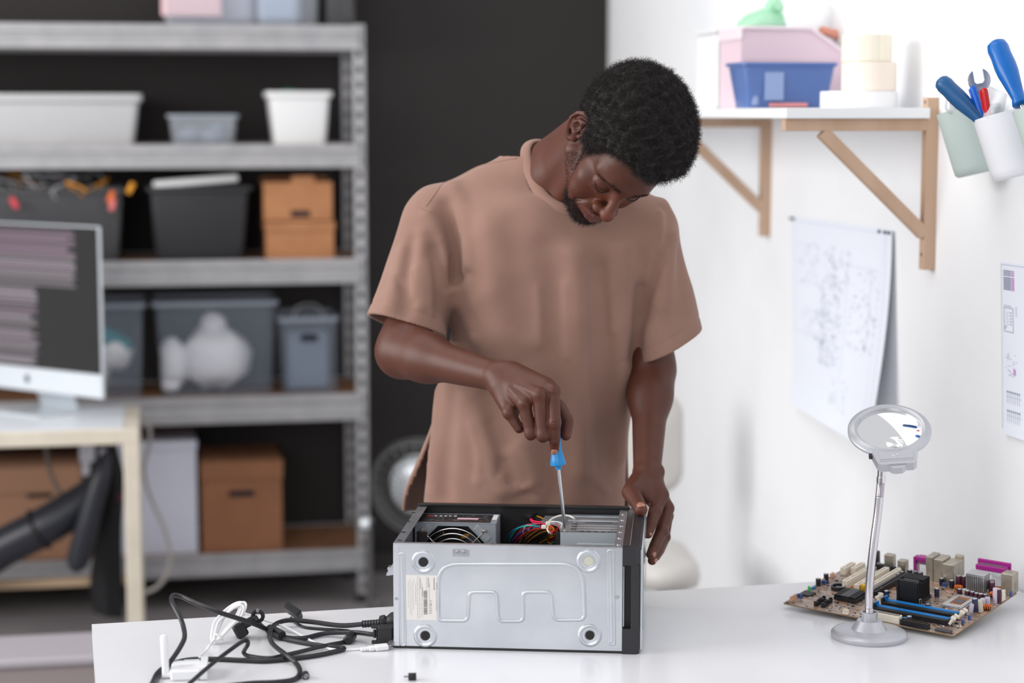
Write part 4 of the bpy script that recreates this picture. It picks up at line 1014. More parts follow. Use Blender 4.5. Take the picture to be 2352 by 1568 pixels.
# drive cage
k0 = cplane(1287, 1220, 2, CH - .012); k1 = cplane(1410, 1218, 2, CH - .012); k2 = cplane(1255, 1174, 2, CH - .010)
KX0, KX1, KY0, KY1, KZ = k0.x, CL - .006, k0.y, CD - .016, CH - .012
m_cage = mat('cage steel', (188, 192, 197), .28, .7, var=((170, 174, 180), 25)); m_cagef = mat('cage front steel', (190, 199, 204), .4, .35)
bb = B(); bb.box(KX0, KX1, KY0, KY0 + .0012, .006, KZ, .0003)
bb.box(KX0 + .03, KX1 - .012, KY0 - .0016, KY0, KZ - .028, KZ - .021, .0008)
build('drive_cage', bb, m_cagef, case); cg = bpy.data.objects['drive_cage']
bb = B(); bb.prism([(KX0, KY0), (KX1, KY0), (KX1, KY1), (k2.x, KY1), (k2.x - .004, KY1 - .05), (KX0 - .006, KY1 - .09)], KZ - .0012, KZ); build('cage_top', bb, m_cage, cg)
for (y, w) in ((.018, .0045), (.038, .0045), (.058, .0045), (.098, .008), (.135, .007)):
    yy = KY0 + y; xs = KX0 + .03 if y < .07 else KX0 + .012; bb = B()
    bb.tube(chain([(xs, yy, KZ - .002), (xs + .005, yy, KZ + .0), (KX1 - .004, yy, KZ + .0)], 3), w, 10); bb.v = [(v[0], v[1], KZ - .001 + (v[2] - KZ) * .55) for v in bb.v]; build('cage_rib', bb, m_cage, cg)
for i in range(6): bb = B(); x = KX0 + .035 + .0125 * i; bb.box(x, x + .007, KY0 + .001, KY0 + .004, KZ + .0001, KZ + .0004); build('cage_slot', bb, m_dark, cg)
for i in range(3): bb = B(); x = KX0 + .017; bb.box(x, x + .011, KY0 + .02 + .021 * i, KY0 + .025 + .021 * i, KZ + .0001, KZ + .0004); build('cage_slot', bb, m_dark, cg)
bb = B(); bb.box(KX0 + .04, KX0 + .09, KY0 + .079, KY0 + .082, KZ + .0001, KZ + .0004); build('cage_slot', bb, m_dark, cg)
bb = B(); bb.box(KX0 - .009, KX0 - .0005, KY0 + .002, KY0 + .02, .006, KZ - .004); build('cage_side', bb, m_dark, cg)
screw(Vector((KX0 + .008, KY0 + .006, KZ)), .003, cg, Matrix()); screw(Vector((KX1 - .02, KY0 + .006, KZ)), .003, cg, Matrix())
SCREW_TIP = CM @ Vector((KX0 + .008, KY0 + .006, KZ + .002))

# cable bundle inside the case
WC = dict(teal=(16, 158, 142), blue=(20, 96, 140), purple=(104, 64, 160), red=(200, 34, 48), orange=(222, 88, 30), grey=(168, 168, 172), ochre=(190, 128, 30), black=(26, 26, 28), pink=(226, 44, 86), white=(222, 222, 222))
def cp(px, py, z): return cplane(px, py, 2, z)
loom = [('blue', [(1166, 1256, .10), (1166, 1238, .125), (1178, 1218, .15), (1210, 1205, .163), (1232, 1204, .165)]), ('teal', [(1169, 1256, .10), (1172, 1236, .13), (1188, 1214, .155), (1215, 1207, .166), (1240, 1209, .166)]),
        ('purple', [(1171, 1256, .10), (1180, 1238, .128), (1200, 1220, .15), (1228, 1211, .163), (1250, 1208, .165)]), ('red', [(1174, 1256, .10), (1182, 1236, .126), (1205, 1216, .15), (1235, 1207, .162), (1258, 1205, .165)]),
        ('red', [(1177, 1256, .10), (1190, 1238, .128), (1212, 1222, .15), (1240, 1212, .163), (1262, 1210, .165)]), ('orange', [(1180, 1256, .10), (1192, 1234, .128), (1215, 1219, .15), (1242, 1214, .16), (1262, 1212, .163)]),
        ('grey', [(1185, 1256, .10), (1198, 1236, .13), (1204, 1214, .158), (1212, 1206, .164), (1240, 1202, .165)]), ('pink', [(1176, 1256, .10), (1186, 1232, .13), (1204, 1209, .16), (1222, 1204, .166)]),
        ('ochre', [(1190, 1256, .10), (1206, 1232, .135), (1228, 1213, .158), (1256, 1209, .166), (1276, 1213, .163)]), ('ochre', [(1193, 1256, .10), (1212, 1234, .135), (1236, 1217, .156), (1262, 1213, .164), (1278, 1218, .16)]),
        ('ochre', [(1200, 1256, .10), (1222, 1236, .13), (1245, 1222, .15), (1268, 1218, .158), (1284, 1222, .155)]), ('ochre', [(1212, 1256, .10), (1238, 1242, .12), (1262, 1230, .14), (1284, 1225, .148)]),
        ('ochre', [(1216, 1258, .10), (1242, 1245, .118), (1266, 1233, .135), (1284, 1229, .145)]), ('black', [(1204, 1256, .10), (1226, 1238, .128), (1252, 1226, .146), (1278, 1222, .15)]), ('black', [(1208, 1257, .10), (1234, 1243, .12), (1258, 1232, .138), (1282, 1227, .145)]),
        ('black', [(1196, 1250, .11), (1208, 1225, .15), (1230, 1206, .166), (1262, 1204, .166)]),
        ('ochre', [(1232, 1184, .168), (1246, 1190, .170), (1262, 1199, .170)]), ('black', [(1230, 1187, .168), (1246, 1193, .170), (1268, 1202, .170)]), ('black', [(1227, 1189, .168), (1244, 1196, .169), (1266, 1205, .168)]),
        ('pink', [(1219, 1191, .166), (1230, 1197, .168), (1256, 1199, .170)]), ('pink', [(1218, 1193, .165), (1228, 1201, .166), (1254, 1203, .169)]),
        ('red', [(1262, 1210, .165), (1272, 1204, .170), (1282, 1206, .170), (1278, 1218, .165), (1265, 1222, .163), (1261, 1212, .167)]), ('red', [(1276, 1202, .170), (1283, 1212, .168), (1276, 1232, .14), (1266, 1244, .12), (1266, 1228, .14)]),
        ('pink', [(1270, 1224, .150), (1274, 1236, .135), (1283, 1244, .12)]), ('ochre', [(1262, 1224, .150), (1258, 1240, .125), (1264, 1248, .118), (1270, 1244, .12)]), ('teal', [(1264, 1250, .118), (1274, 1244, .122), (1284, 1240, .125)]),
        ('orange', [(1264, 1206, .168), (1272, 1214, .168), (1268, 1220, .166)]), ('black', [(1262, 1202, .170), (1282, 1208, .168), (1290, 1204, .166)]), ('white', [(1262, 1197, .172), (1280, 1198, .173), (1291, 1202, .172), (1289, 1210, .172)])]
for c, pts in loom:
    bb = B(); bb.tube(chain([cp(*p) for p in pts], 7), .0013, 6); build('loom_wire', bb, mat(c + ' insulation', WC[c], .35), case)
q = cp(1216, 1184, .168); T = Matrix.Translation(q) @ Matrix.Rotation(-.65, 4, 'Z') @ Matrix.Rotation(.15, 4, 'X')
bb = B(); bb.box(-.011, .011, -.006, .012, -.006, .004, .001, T=T); bb.box(-.009, .009, -.0075, -.006, -.003, .002, .0004, T=T); con = build('drive_connector', bb, m_blk, case)
bb = B(); bb.box(-.0125, -.0112, -.003, .003, -.004, .003, .0002, T=T); build('connector_tab', bb, mat('pale lilac plastic', (196, 190, 208)), con)
m_nylon = mat('white nylon tie', (228, 226, 216), .35)
bb = B(); bb.tube(chain([cp(1256, 1205, .172), cp(1266, 1192, .178), cp(1286, 1184, .182), cp(1306, 1184, .182), cp(1318, 1190, .178), cp(1320, 1193, .172)], 7), .0017, 6); build('cable_tie', bb, m_nylon, case)
ct_ = bpy.data.objects['cable_tie']
bb = B()
for (px, py) in ((1259, 1201), (1249, 1209)):
    q = cp(px, py, .175); bb.box(q.x - .0042, q.x + .0042, q.y - .003, q.y + .003, q.z - .004, q.z + .003, .0012)
build('tie_head', bb, m_nylon, ct_, kind='stuff')
bb = B(); bb.tube(chain([cp(1260, 1206, .174), cp(1257, 1215, .172), cp(1262, 1224, .166), cp(1268, 1226, .158)], 6), .0014, 6); build('tie_tail', bb, m_nylon, ct_)
# metal rests left of the supply
bb = B(); bb.box(.02, .034, PY0 - .05, PY0 - .046, .06, .165, .001); bb.box(.012, .02, PY0 - .03, PY0 - .026, .06, .16, .001); build('bracket_plate', bb, mat('brown black steel', (66, 58, 58), .4, .4), case, kind='stuff')
# ================================================================== cables and small things on the table
m_cab = mat('black cable rubber', (34, 34, 38), .38); m_plug = mat('black plug plastic', (30, 30, 33), .45); m_wcab = mat('white cable', (232, 232, 234), .4)
def tp(px, py, z=.0): return at(px, py, z=TZ + z)
def cable(name, label, pts, r, m, z=None):
    P = [tp(p[0], p[1], max(r * 1.02, p[2] if len(p) > 2 else 0)) for p in pts]
    bb = B(); bb.tube(chain(P, 8), r, 10); return build(name, bb, m)
R1 = .0042
# video cable: one end in the case, other end free at the back
vid = tag(cable('video_cable', '', [(348, 1600, .0), (356, 1566, .002), (370, 1544, .004), (398, 1510, .023), (416, 1482, .037), (424, 1462, .046), (421, 1438, .056), (412, 1414, .069), (397, 1386, .083), (394, 1374, .085), (400, 1366, .084), (420, 1371, .080), (446, 1383, .075), (504, 1406, .062), (572, 1428, .036), (617, 1447, .012), (640, 1458, .004), (659, 1464, .001), (698, 1465, 0), (749, 1454, .006), (814, 1452, .014), (850, 1456, .018), (868, 1458, .018)], R1, m_cab),
    'black video cable rearing up high, with a block plug in the case', 'cable')
V1 = CM.copy()
c = tp(886, 1456, .020); 
bb = B(); L = at(904, 1452, z=TZ + .022)
bb.box(-.014, .0135, -.010, .010, -.014, .016, .003, T=Matrix.Translation(c)); bb.box(-.016, -.014, -.008, .008, -.010, .012, .002, T=Matrix.Translation(c)); bb.box(-.022, -.016, -.005, .005, -.006, .008, .002, T=Matrix.Translation(c))
build('plug_body', bb, m_plug, vid)
for dz in (-.016, .018):
    bb = B(); bb.tube([c + Vector((-.024, -.004, dz * .8)), c + Vector((.012, -.004, dz * .8))], .0035, 10); build('thumb_screw', bb, m_plug, vid)
bb = B(); a, b = tp(618, 1444, .011), tp(648, 1460, .009); bb.tube([a, a + (b - a) * .06, a + (b - a) * .94, b], [.0075, .0092, .0092, .0075], 16); build('ferrite_core', bb, m_plug, vid)
v2 = tag(cable('data_cable', '', [(340, 1590, .0), (352, 1564, .0), (361, 1546, .0), (378, 1532, .0), (400, 1522, .0), (440, 1514, .0), (497, 1513, .002), (560, 1516, .0), (620, 1517, .001), (717, 1506, .004), (772, 1495, .004), (789, 1490, .004), (785, 1487, .004), (760, 1485, .002), (700, 1476, .0), (650, 1465, .0), (618, 1454, .004)], R1, m_cab),
    'black cable sweeping round behind the white adapter to a flat loop near the case', 'cable')
v3 = tag(cable('signal_cable', '', [(420, 1584, .012), (439, 1566, .016), (491, 1521, .028), (540, 1484, .034), (560, 1471, .034), (568, 1471, .032), (569, 1480, .026), (562, 1492, .014), (560, 1499, .008), (572, 1506, .002), (617, 1511, .0), (659, 1503, .001), (749, 1482, .006), (785, 1475, .004), (797, 1469, .002)], .0036, m_cab),
    'black cable with a sharp bend in front ending in a round ferrite bead', 'cable')
bb = B(); a, b = tp(798, 1470, .0085), tp(810, 1458, .0085); bb.tube([a, a + (b - a) * .08, a + (b - a) * .92, b], [.005, .0085, .0085, .007], 16); build('ferrite_bead', bb, m_plug, v3)
pw = tag(cable('mains_cable', '', [(833, 1433, .020), (782, 1436, .012), (717, 1428, .010), (665, 1424, .012), (633, 1433, .013), (619, 1454, .022), (627, 1479, .014), (659, 1505, .012), (681, 1524, .002), (689, 1543, .0), (677, 1559, .0), (636, 1566, .0), (572, 1569, .0), (480, 1580, 0)], .0043, m_cab),
    'black mains cable curling in an open loop from the plug in the case', 'cable')
a, b = tp(833, 1433, .020), tp(872, 1430, .024); d = (b - a)
bb = B(); k = []
for i in range(13): k.append(.0058 if i % 2 else .0068)
bb.tube([a + d * (i / 12) for i in range(13)], k, 14); build('strain_relief', bb, m_plug, pw)
bb = B(); e = b + Vector((.034, .0, .004))
bb.tube([b, b + Vector((.003, 0, .001)), b + Vector((.008, 0, .002)), b + Vector((.013, 0, .001)), b + Vector((.022, 0, .004)), e], [.007, .012, .0125, .0105, .015, .016], 16, up=(0, 1, 0)); build('plug_body', bb, m_plug, pw)
# thin adapter cable with box plug at the back of the table
ad = tag(cable('adapter_cable', '', [(668, 1418, .008), (680, 1430, .003), (700, 1440, .0), (737, 1444, .0), (790, 1447, .0), (803, 1449, .0), (800, 1452, 0), (770, 1447, 0)], .0026, m_cab), 'thin black cable with a flat box plug standing at the back of the table', 'cable')
a = tp(674, 1418, .004); T = Matrix.Translation(a + Vector((0, .0, .012))) @ Matrix.Rotation(.5, 4, 'Y') @ Matrix.Rotation(-.35, 4, 'Z') @ Matrix.Rotation(-.5, 4, 'X')
bb = B(); bb.box(-.017, .017, -.016, .016, -.0065, .0065, .003, T=T); build('plug_body', bb, m_plug, ad)
# black wall plug lying behind the white coil
a = tp(553, 1446, .014); T = Matrix.Translation(a) @ Matrix.Rotation(-.5, 4, 'Y') @ Matrix.Rotation(.3, 4, 'Z')
wp = thing('wall_plug', 'black wall plug lying behind the white cable coil', 'plug', tuple(a))
Ti = Matrix.Rotation(-.45, 4, 'Y') @ Matrix.Rotation(.3, 4, 'Z')
bb = B(); bb.box(-.012, .010, -.012, .012, -.012, .012, .003, T=Ti); bb.bar((.004, 0, .008), (.030, 0, .022), .016, .014, .004); build('plug_body', bb, m_plug, wp)
bb = B(); bb.ring((.030, .002, .024), .009, .0035, 20, 8, T=Matrix.Rotation(PI / 2, 3, 'X')); build('cord_guard', bb, m_plug, wp)
bb = B(); bb.tube([(.030, 0, .032), (.031, 0, .038)], .003, 8); bb.tube([(.002, -.004, .012), (-.004, -.004, .020)], .002, 8); build('prong', bb, m_steel2, wp, kind='stuff')
bb = B(); bb.tube(chain([Vector(tp(586, 1420, .030)) - a, Vector(tp(594, 1428, .018)) - a, Vector(tp(603, 1438, .006)) - a, Vector(tp(616, 1445, .0135)) - a], 6), .0034, 8); build('cord', bb, m_plug, wp)
# white cable: coil, lead to the case, tail to the adapter
wc = tag(cable('white_cable', '', [(561, 1408, .030), (600, 1421, .020), (655, 1440, .007), (700, 1463, .001), (740, 1484, .0), (765, 1491, .0), (790, 1492, .0), (830, 1490, .001), (850, 1487, .003)], .0022, m_wcab), 'white data cable with a bundled coil leading to a white plug in the case', 'cable')
lo, hi = tp(494, 1475, .004), tp(556, 1386, .048)
lo2 = at(490, 1476, z=TZ + .004); ctr = (lo + at(548, 1388, Y=lo.y + .05)) / 2
A1 = lo; A2 = at(549, 1386, Y=lo.y + .045)
ax = (A2 - A1) / 2; cc = (A1 + A2) / 2; sd = Vector((1, .3, .35)).normalized()
for i in range(7):
    rnd = random.Random(40 + i); w = .012 + .0035 * (i % 4); off = Vector((rnd.uniform(-.006, .004), rnd.uniform(-.006, .006), rnd.uniform(0, .003))); sc = 1 - .05 * (i % 3) - (.12 if i == 5 else 0)
    pts = []
    for k in range(20):
        t = 2 * PI * k / 20; s = math.cos(t); wd = w * math.sin(t) * (1.25 if s > 0 else .55 + .45 * (1 + s))
        pts.append(cc + ax * s * sc + sd * wd + off * (.35 + .65 * (s + 1) / 2))
    bb = B(); bb.tube(chain(pts, 2, True), .0022, 8, closed=True); build('coil_turn', bb, m_wcab, wc)
bb = B(); bb.tube(chain([A1 + ax * .2 + sd * -.006, tp(482, 1482, .012), tp(472, 1495, .006), tp(458, 1508, .010)], 6), .0022, 8); build('coil_tail', bb, m_wcab, wc)
bb = B(); q = A1 + ax * .28; bb.ring(q, .009, .0015, 20, 6, T=ax.to_track_quat('Z', 'Y').to_matrix()); build('twist_tie', bb, m_wcab, wc)
a, b = tp(828, 1491, .004), tp(893, 1484, .006); d = b - a
bb = B(); bb.tube([a + d * t for t in (0, .06, .1, .16, .2, .26, .3)], [.003, .004, .003, .0042, .003, .0042, .003], 10); build('strain_relief', bb, m_wcab, wc)
bb = B(); bb.bar(a + d * .28, a + d * .52, .012, .008, .002); bb.bar(a + d * .5, a + d * .98, .015, .0095, .002); build('plug_body', bb, m_wcab, wc)
bb = B(); bb.bar(a + d * .98, CM @ Vector((-.0005, .014, .012)), .011, .005, .0005); build('plug_tip', bb, m_steel2, wc)

# white network adapter with an aerial
m_wad = mat('white gloss plastic', (236, 237, 240), .25)
g0, g1 = tp(391, 1565), tp(476, 1562); g2 = tp(494, 1520)
u_ = (g1 - g0).normalized(); ang = math.atan2(u_.y, u_.x); WL = (g1 - g0).length; DL = .062
na = thing('network_adapter', 'white network adapter with an upright aerial at the front left of the table', 'adapter', tuple(g0), ang)
hgt = .018
bb = B(); bb.box(0, WL * .80, 0, DL, .0, hgt, .003); build('adapter_body', bb, m_wad, na)
bb = B(); T = Matrix(((0, 0, 1, WL * .80), (1, 0, 0, 0), (0, 1, 0, 0), (0, 0, 0, 1)))
bb.prism(rounded(-.002, DL + .002, .0, hgt + .006, .005, 3), .0003, WL * .2, T); build('end_cap', bb, m_wad, na)
bb = B(); bb.box(.02, .045, DL * .82, DL * .98, hgt + .0001, hgt + .0006, .0002); build('hatch', bb, mat('pale grey seam', (214, 220, 222), .3), na)
bb = B(); bb.box(-.0008, .0, DL * .55, DL * .8, .006, .014); build('socket', bb, m_dark, na)
vs, fs = text_mesh('tp-link', .0085); bb = B(); bb._add([(WL * .42 - x, DL * .42 - y, hgt + .0002) for x, y, _ in vs], fs); build('lettering', bb, mat('light grey print', (188, 188, 194), .5), na)
top = at(376, 1457, Y=g0.y + .018); tl = na.matrix_basis.inverted() @ top
b0_ = Vector((-.008, .02, .0045)); t1 = Vector((tl.x, tl.y, tl.z)); dd = t1 - b0_
bb = B(); bb.tube([b0_ - dd * .02, b0_ + dd * .02, b0_ + dd * .5, b0_ + dd * .93, b0_ + dd * .985, t1], [.003, .0058, .0060, .0062, .0045, .001], 14); build('aerial', bb, m_wad, na)
bb = B(); bb.tube([(-.014, .02, .0065), (.0, .02, .0065)], .0062, 12); build('hinge', bb, m_wad, na)

# loose thumb screws
m_scr = mat('black thumb screw', (32, 30, 36), .4)
p = tp(702, 1550, .0058); t = thing('thumb_screw', 'black slotted thumb screw lying end-on in front of the mains cable', 'screw', tuple(p), math.radians(-78))
Tx = Matrix.Rotation(PI / 2, 4, 'Y')
bb = B(); bb.lathe([(0, .006), (.0042, .006), (.0044, .0068), (.0056, .0068), (.0058, .005), (.0058, -.006), (.005, -.007), (0, -.007)], 24, Tx); build('screw_head', bb, m_scr, t)
bb = B(); bb.lathe([(0, -.007), (.0018, -.007), (.0018, -.014), (0, -.0145)], 10, Tx); build('screw_thread', bb, m_steel2, t)
bb = B(); bb.lathe([(0, .0063), (.004, .0063)], 20, Tx); build('screw_face', bb, m_steel2, t); bb = B(); bb.box(-.0038, .0038, -.0006, .0006, .0064, .0067, T=Tx @ Matrix.Rotation(.9, 4, 'Z')); build('screw_slot', bb, m_dark, t)
p = tp(947, 1553, .0062); t = thing('thumb_screw', 'black thumb screw lying sideways in front of the computer case', 'screw', tuple(p), math.radians(4))
bb = B(); prof = [(0, .0065), (.0056, .0065), (.006, .0055), (.006, -.0055), (.0056, -.0065), (0, -.0065)]; bb.lathe(prof, 18, Tx, sx=1); build('screw_head', bb, m_scr, t)
bb = B(); bb.lathe([(0, -.0065), (.0018, -.0065), (.0018, -.0135), (0, -.014)], 10, Tx); build('screw_thread', bb, m_steel2, t)

# ================================================================== magnifier on a bendable arm
m_silv = mat('silver lacquered plastic', (186, 187, 193), .32, .45)
mb_ = tp(1996, 1463); RB = .0665
mg = thing('magnifying_lamp', 'silver desk magnifier on a bendable metal arm at the front of the table', 'magnifier', tuple(mb_))
bb = B(); bb.lathe([(0, 0), (RB - .002, 0), (RB, .003), (RB, .0085), (RB - .004, .0125), (RB - .010, .0142), (.033, .0150), (.031, .0152), (.021, .031), (0, .031)], 56); build('base', bb, m_silv, mg)
bb = B(); bb.lathe([(.0105, .030), (.0135, .030), (.014, .033), (.0145, .046), (.0125, .046), (.0115, .036), (0, .036)], 32); build('socket', bb, m_silv, mg)
path_px = [(1995, 1437), (1996, 1400), (1997, 1350), (2001, 1300), (2008, 1240), (2016, 1180), (2021, 1130), (2024, 1098)]
dY = [0, .0, .001, .004, .008, .012, .014, .014]
P = [at(x, y, Y=mb_.y + d) - mb_ for (x, y), d in zip(path_px, dY)]
cen = chain(P, 26); rr_ = []
bb = B(); bb.tube(cen, [.0066 + (.0012 if i % 2 else 0) for i in range(len(cen))], 12); build('gooseneck', bb, mat('chrome coil', (206, 202, 208), .18, .95), mg, angle=80)
a, b = P[-1], at(2026, 1062, Y=mb_.y + .012) - mb_
bb = B(); bb.tube([a - (b - a) * .25, a + (b - a) * .1, a + (b - a) * .1, b], [.0078, .0078, .0068, .0072], 16); build('neck_sleeve', bb, mat('chrome', (214, 212, 216), .12, 1.0), mg)
P2_ = [Vector((0, 0, 0)), P[0] * 1.0]
bb = B(); bb.tube([Vector((0, 0, .034)), P[0], P[0] + (P[1] - P[0]) * .12], [.0078, .0078, .0074], 14); build('lower_sleeve', bb, mat('chrome', (214, 212, 216)), mg)
# head: ring facing up and towards the viewer
rc_ = at(2043, 986, Y=mb_.y + .035) - mb_
ez = math.radians(61); nrm = Vector((-.10, -math.cos(ez), math.sin(ez))).normalized()
ux = Vector((1, 0, 0)) - nrm * nrm.x; ux.normalize(); ux = (ux * math.cos(-.02) + nrm.cross(ux) * math.sin(-.02)); uy = nrm.cross(ux)
HM = Matrix(((ux.x, uy.x, nrm.x, rc_.x), (ux.y, uy.y, nrm.y, rc_.y), (ux.z, uy.z, nrm.z, rc_.z), (0, 0, 0, 1)))
RO, RI = .0722, .0565
bb = B(); bb.lathe([(RI, -.006), (RI, .003), (RI + .002, .0045), (RI + .005, .0052), (RO - .003, .0020), (RO, -.001), (RO, -.005), (RO - .003, -.007), (RI, -.006)], 72, HM); build('lens_frame', bb, m_silv, mg)
m_glass = mat('lens glass', (255, 255, 255), .0, trans=1.0, ior=1.5)
lp = []
for i in range(15):
    r = RI * i / 14; lp.append((r, .0042 - .0042 * (r / RI) ** 2))
prof = [(r, z) for r, z in lp] + [(r, -z) for r, z in reversed(lp)][1:]
bb = B(); bb.lathe([(r, z - .0015) for r, z in prof], 72, HM); build('lens', bb, m_glass, mg, angle=60)
bb = B(); o = len(bb.v); lp2 = [(.0145 * i / 8, .0038 - .0022 * (i / 8) ** 2) for i in range(9)]; bb.lathe(lp2 + [(.0145, 0.0)], 32, HM @ Matrix.Translation((0.004, -RI + .0185, .0006))); build('small_lens', bb, m_glass, mg, angle=60)
hx = [(-.041, -.052), (-.033, -.092), (-.028, -.098), (.028, -.098), (.034, -.092), (.042, -.050), (.03, -.0575), (0, -.0625), (-.03, -.0575)]
bb = B(); bb.prism(hx, -.013, .0035, HM); build('handle', bb, m_silv, mg, angle=25)
bb = B(); bb.prism([(-.030, -.066), (-.027, -.085), (.029, -.085), (.031, -.066)], .0036, .0042, HM); hd = build('battery_cover', bb, m_silv, mg)
bb = B(); bb.prism([(-.0292, -.0875), (-.0285, -.089), (.031, -.089), (.0315, -.0875)], .0036, .0044, HM); build('cover_ridge', bb, mat('silver edge', (206, 206, 212), .25, .5), mg)
bb = B(); bb.lathe([(.0055, .0042), (.0048, .0049), (.004, .0044), (0, .0043)], 24, HM @ Matrix.Translation((0, -.0745, 0)), sy=.8); build('latch', bb, m_silv, mg)
bb = B(); bb.box(-.044, -.0385, -.068, -.060, -.009, -.001, .001, T=HM); build('switch', bb, mat('dark switch', (52, 34, 52), .4), mg)
bb = B(); q = HM.inverted() @ b; bb.prism([(-.016, -.0975), (-.008, -.1065), (.008, -.1065), (.017, -.0975)], -.012, .001, HM); bb.tube([HM @ Vector((0, -.101, -.006)), b + (b - a) * .02], [.009, .0078], 14); build('yoke', bb, m_silv, mg)
# ================================================================== bare main board on the table
BW, BD = .3429, .2655
BM = Matrix(((.7824, .6206, -.0517, .5010), (-.6227, .7783, -.0807, 3.4832), (-.0098, .0953, .9954, .7620), (0, 0, 0, 1)))
brd = bpy.data.objects.new('circuit_board', None); COL.objects.link(brd); brd.matrix_basis = BM; brd.empty_display_size = .05
tag(brd, 'bare brown computer main board crowded with parts behind the magnifier', 'circuit board')
def pcb_material():
    m = bpy.data.materials.new('brown circuit board'); m.use_nodes = True; nt = m.node_tree; b = nt.nodes['Principled BSDF']
    tc = nt.nodes.new('ShaderNodeTexCoord')
    mp = nt.nodes.new('ShaderNodeMapping'); mp.inputs['Rotation'].default_value = (0, 0, .78); mp.inputs['Scale'].default_value = (30, 260, 30)
    nt.links.new(tc.outputs['Object'], mp.inputs['Vector'])
    n1 = nt.nodes.new('ShaderNodeTexNoise'); n1.inputs['Scale'].default_value = 1.0; n1.inputs['Detail'].default_value = 3
    nt.links.new(mp.outputs['Vector'], n1.inputs['Vector'])
    n2 = nt.nodes.new('ShaderNodeTexNoise'); n2.inputs['Scale'].default_value = 24; n2.inputs['Detail'].default_value = 4; nt.links.new(tc.outputs['Object'], n2.inputs['Vector'])
    def ramp(src, stops):
        r = nt.nodes.new('ShaderNodeValToRGB'); e = r.color_ramp.elements
        e[0].position, e[0].color = stops[0][0], lin(stops[0][1]) + (1,); e[1].position, e[1].color = stops[-1][0], lin(stops[-1][1]) + (1,)
        for p, c in stops[1:-1]: k = e.new(p); k.color = lin(c) + (1,)
        nt.links.new(src, r.inputs['Fac']); return r.outputs['Color']
    c1 = ramp(n1.outputs['Fac'], [(.36, (92, 72, 62)), (.5, (146, 126, 114)), (.62, (204, 190, 184))])
    c2 = ramp(n2.outputs['Fac'], [(.36, (96, 76, 64)), (.52, (156, 138, 124)), (.64, (186, 120, 68))])
    mx = nt.nodes.new('ShaderNodeMix'); mx.data_type = 'RGBA'; mx.inputs['Factor'].default_value = .45
    nt.links.new(c1, mx.inputs['A']); nt.links.new(c2, mx.inputs['B']); nt.links.new(mx.outputs['Result'], b.inputs['Base Color'])
    b.inputs['Roughness'].default_value = .28; return m
m_pcb = pcb_material(); m_pcbe = mat('board edge', (128, 104, 70), .5)
bb = B(); pl = rounded(0, BW, 0, BD, .005, 3); bb.prism(pl, -.0018, 0); bb.mi = [1] + [0] + [1] * len(pl); build('board', bb, [m_pcb, m_pcbe], brd)
m_blk2 = mat('black connector plastic', (30, 30, 33), .35); m_ivory = mat('ivory connector plastic', (224, 214, 198), .4); m_blue2 = mat('blue connector plastic', (10, 118, 190), .3)
m_tin = mat('tinned steel', (186, 178, 164), .38, .7, var=((166, 158, 146), 60)); m_alu = mat('aluminium', (196, 196, 198), .3, .75); m_capt = mat('can top', (206, 206, 210), .25, .7)
m_sleeve = {'black': mat('black can sleeve', (30, 30, 42), .35), 'maroon': mat('maroon can sleeve', (70, 32, 50), .35), 'navy': mat('navy can sleeve', (44, 44, 76), .35), 'clear': mat('pale can', (190, 184, 166), .35), 'white': mat('white violet can', (196, 190, 208), .4)}
m_cop = mat('orange copper wire', (224, 116, 44), .35, .2); m_pur = mat('magenta connector plastic', (158, 36, 132), .35); m_gold = mat('golden can', (206, 156, 30), .3, .4)
def can(u, v, r, h, kind, lean=(0, 0)):
    T = Matrix.Translation((u, v, .0003)) @ Matrix.Rotation(lean[0], 4, 'X') @ Matrix.Rotation(lean[1], 4, 'Y')
    bb = B(); bb.lathe([(0, 0), (r * .9, 0), (r, .0008), (r * .93, .0018), (r, .0028), (r, h - .0008), (r * .92, h), (r * .82, h), (r * .82, h - .0003)], 18, T); o = build('capacitor', bb, m_sleeve[kind], brd)
    bb = B(); bb.lathe([(r * .83, h - .0002), (r * .8, h + .0002), (0, h + .0002)], 16, T); build('can_top', bb, m_capt, o)
for u, v, r, h, k in ((.0079, .1495, .0048, .015, 'black'), (.0087, .1178, .0048, .015, 'black'), (.1472, .1272, .0048, .011, 'navy'), (.140, .115, .0045, .009, 'navy'), (.2277, .170, .0046, .0165, 'navy'), (.246, .0969, .0048, .012, 'navy'),
                      (.2061, .2338, .0046, .014, 'black'), (.2288, .2292, .0048, .015, 'black'), (.2384, .2382, .0055, .023, 'maroon'), (.2475, .2420, .0055, .023, 'maroon'), (.2585, .200, .005, .012, 'maroon'), (.2665, .2035, .0045, .012, 'clear'),
                      (.2750, .1990, .005, .012, 'maroon'), (.2850, .1975, .005, .012, 'maroon'), (.2950, .1945, .005, .012, 'maroon'), (.3045, .1920, .005, .013, 'maroon'), (.3135, .1930, .005, .013, 'maroon'), (.3030, .2430, .0055, .020, 'maroon'), (.298, .252, .0055, .02, 'maroon'),
                      (.120, .225, .0042, .011, 'navy'), (.121, .238, .0042, .012, 'navy'), (.3190, .1690, .0048, .013, 'white'), (.3230, .1800, .0048, .013, 'white'), (.246, .024, .0052, .011, 'navy'),
                      (.060, .262, .005, .012, 'black'), (.092, .262, .005, .011, 'black'), (.104, .258, .005, .011, 'black'), (.128, .258, .0055, .011, 'black'), (.142, .256, .0055, .011, 'black'), (.152, .254, .0055, .011, 'black')): can(u, v, r, h, k)
can(.3225, .1330, .0052, .024, 'navy', (0, -.08)); can(.3300, .1370, .0050, .022, 'clear', (0, -.1)); can(.3330, .1930, .0052, .028, 'white'); can(.3385, .1945, .0048, .027, 'maroon'); can(.3160, .1270, .004, .016, 'white', (0, .12))
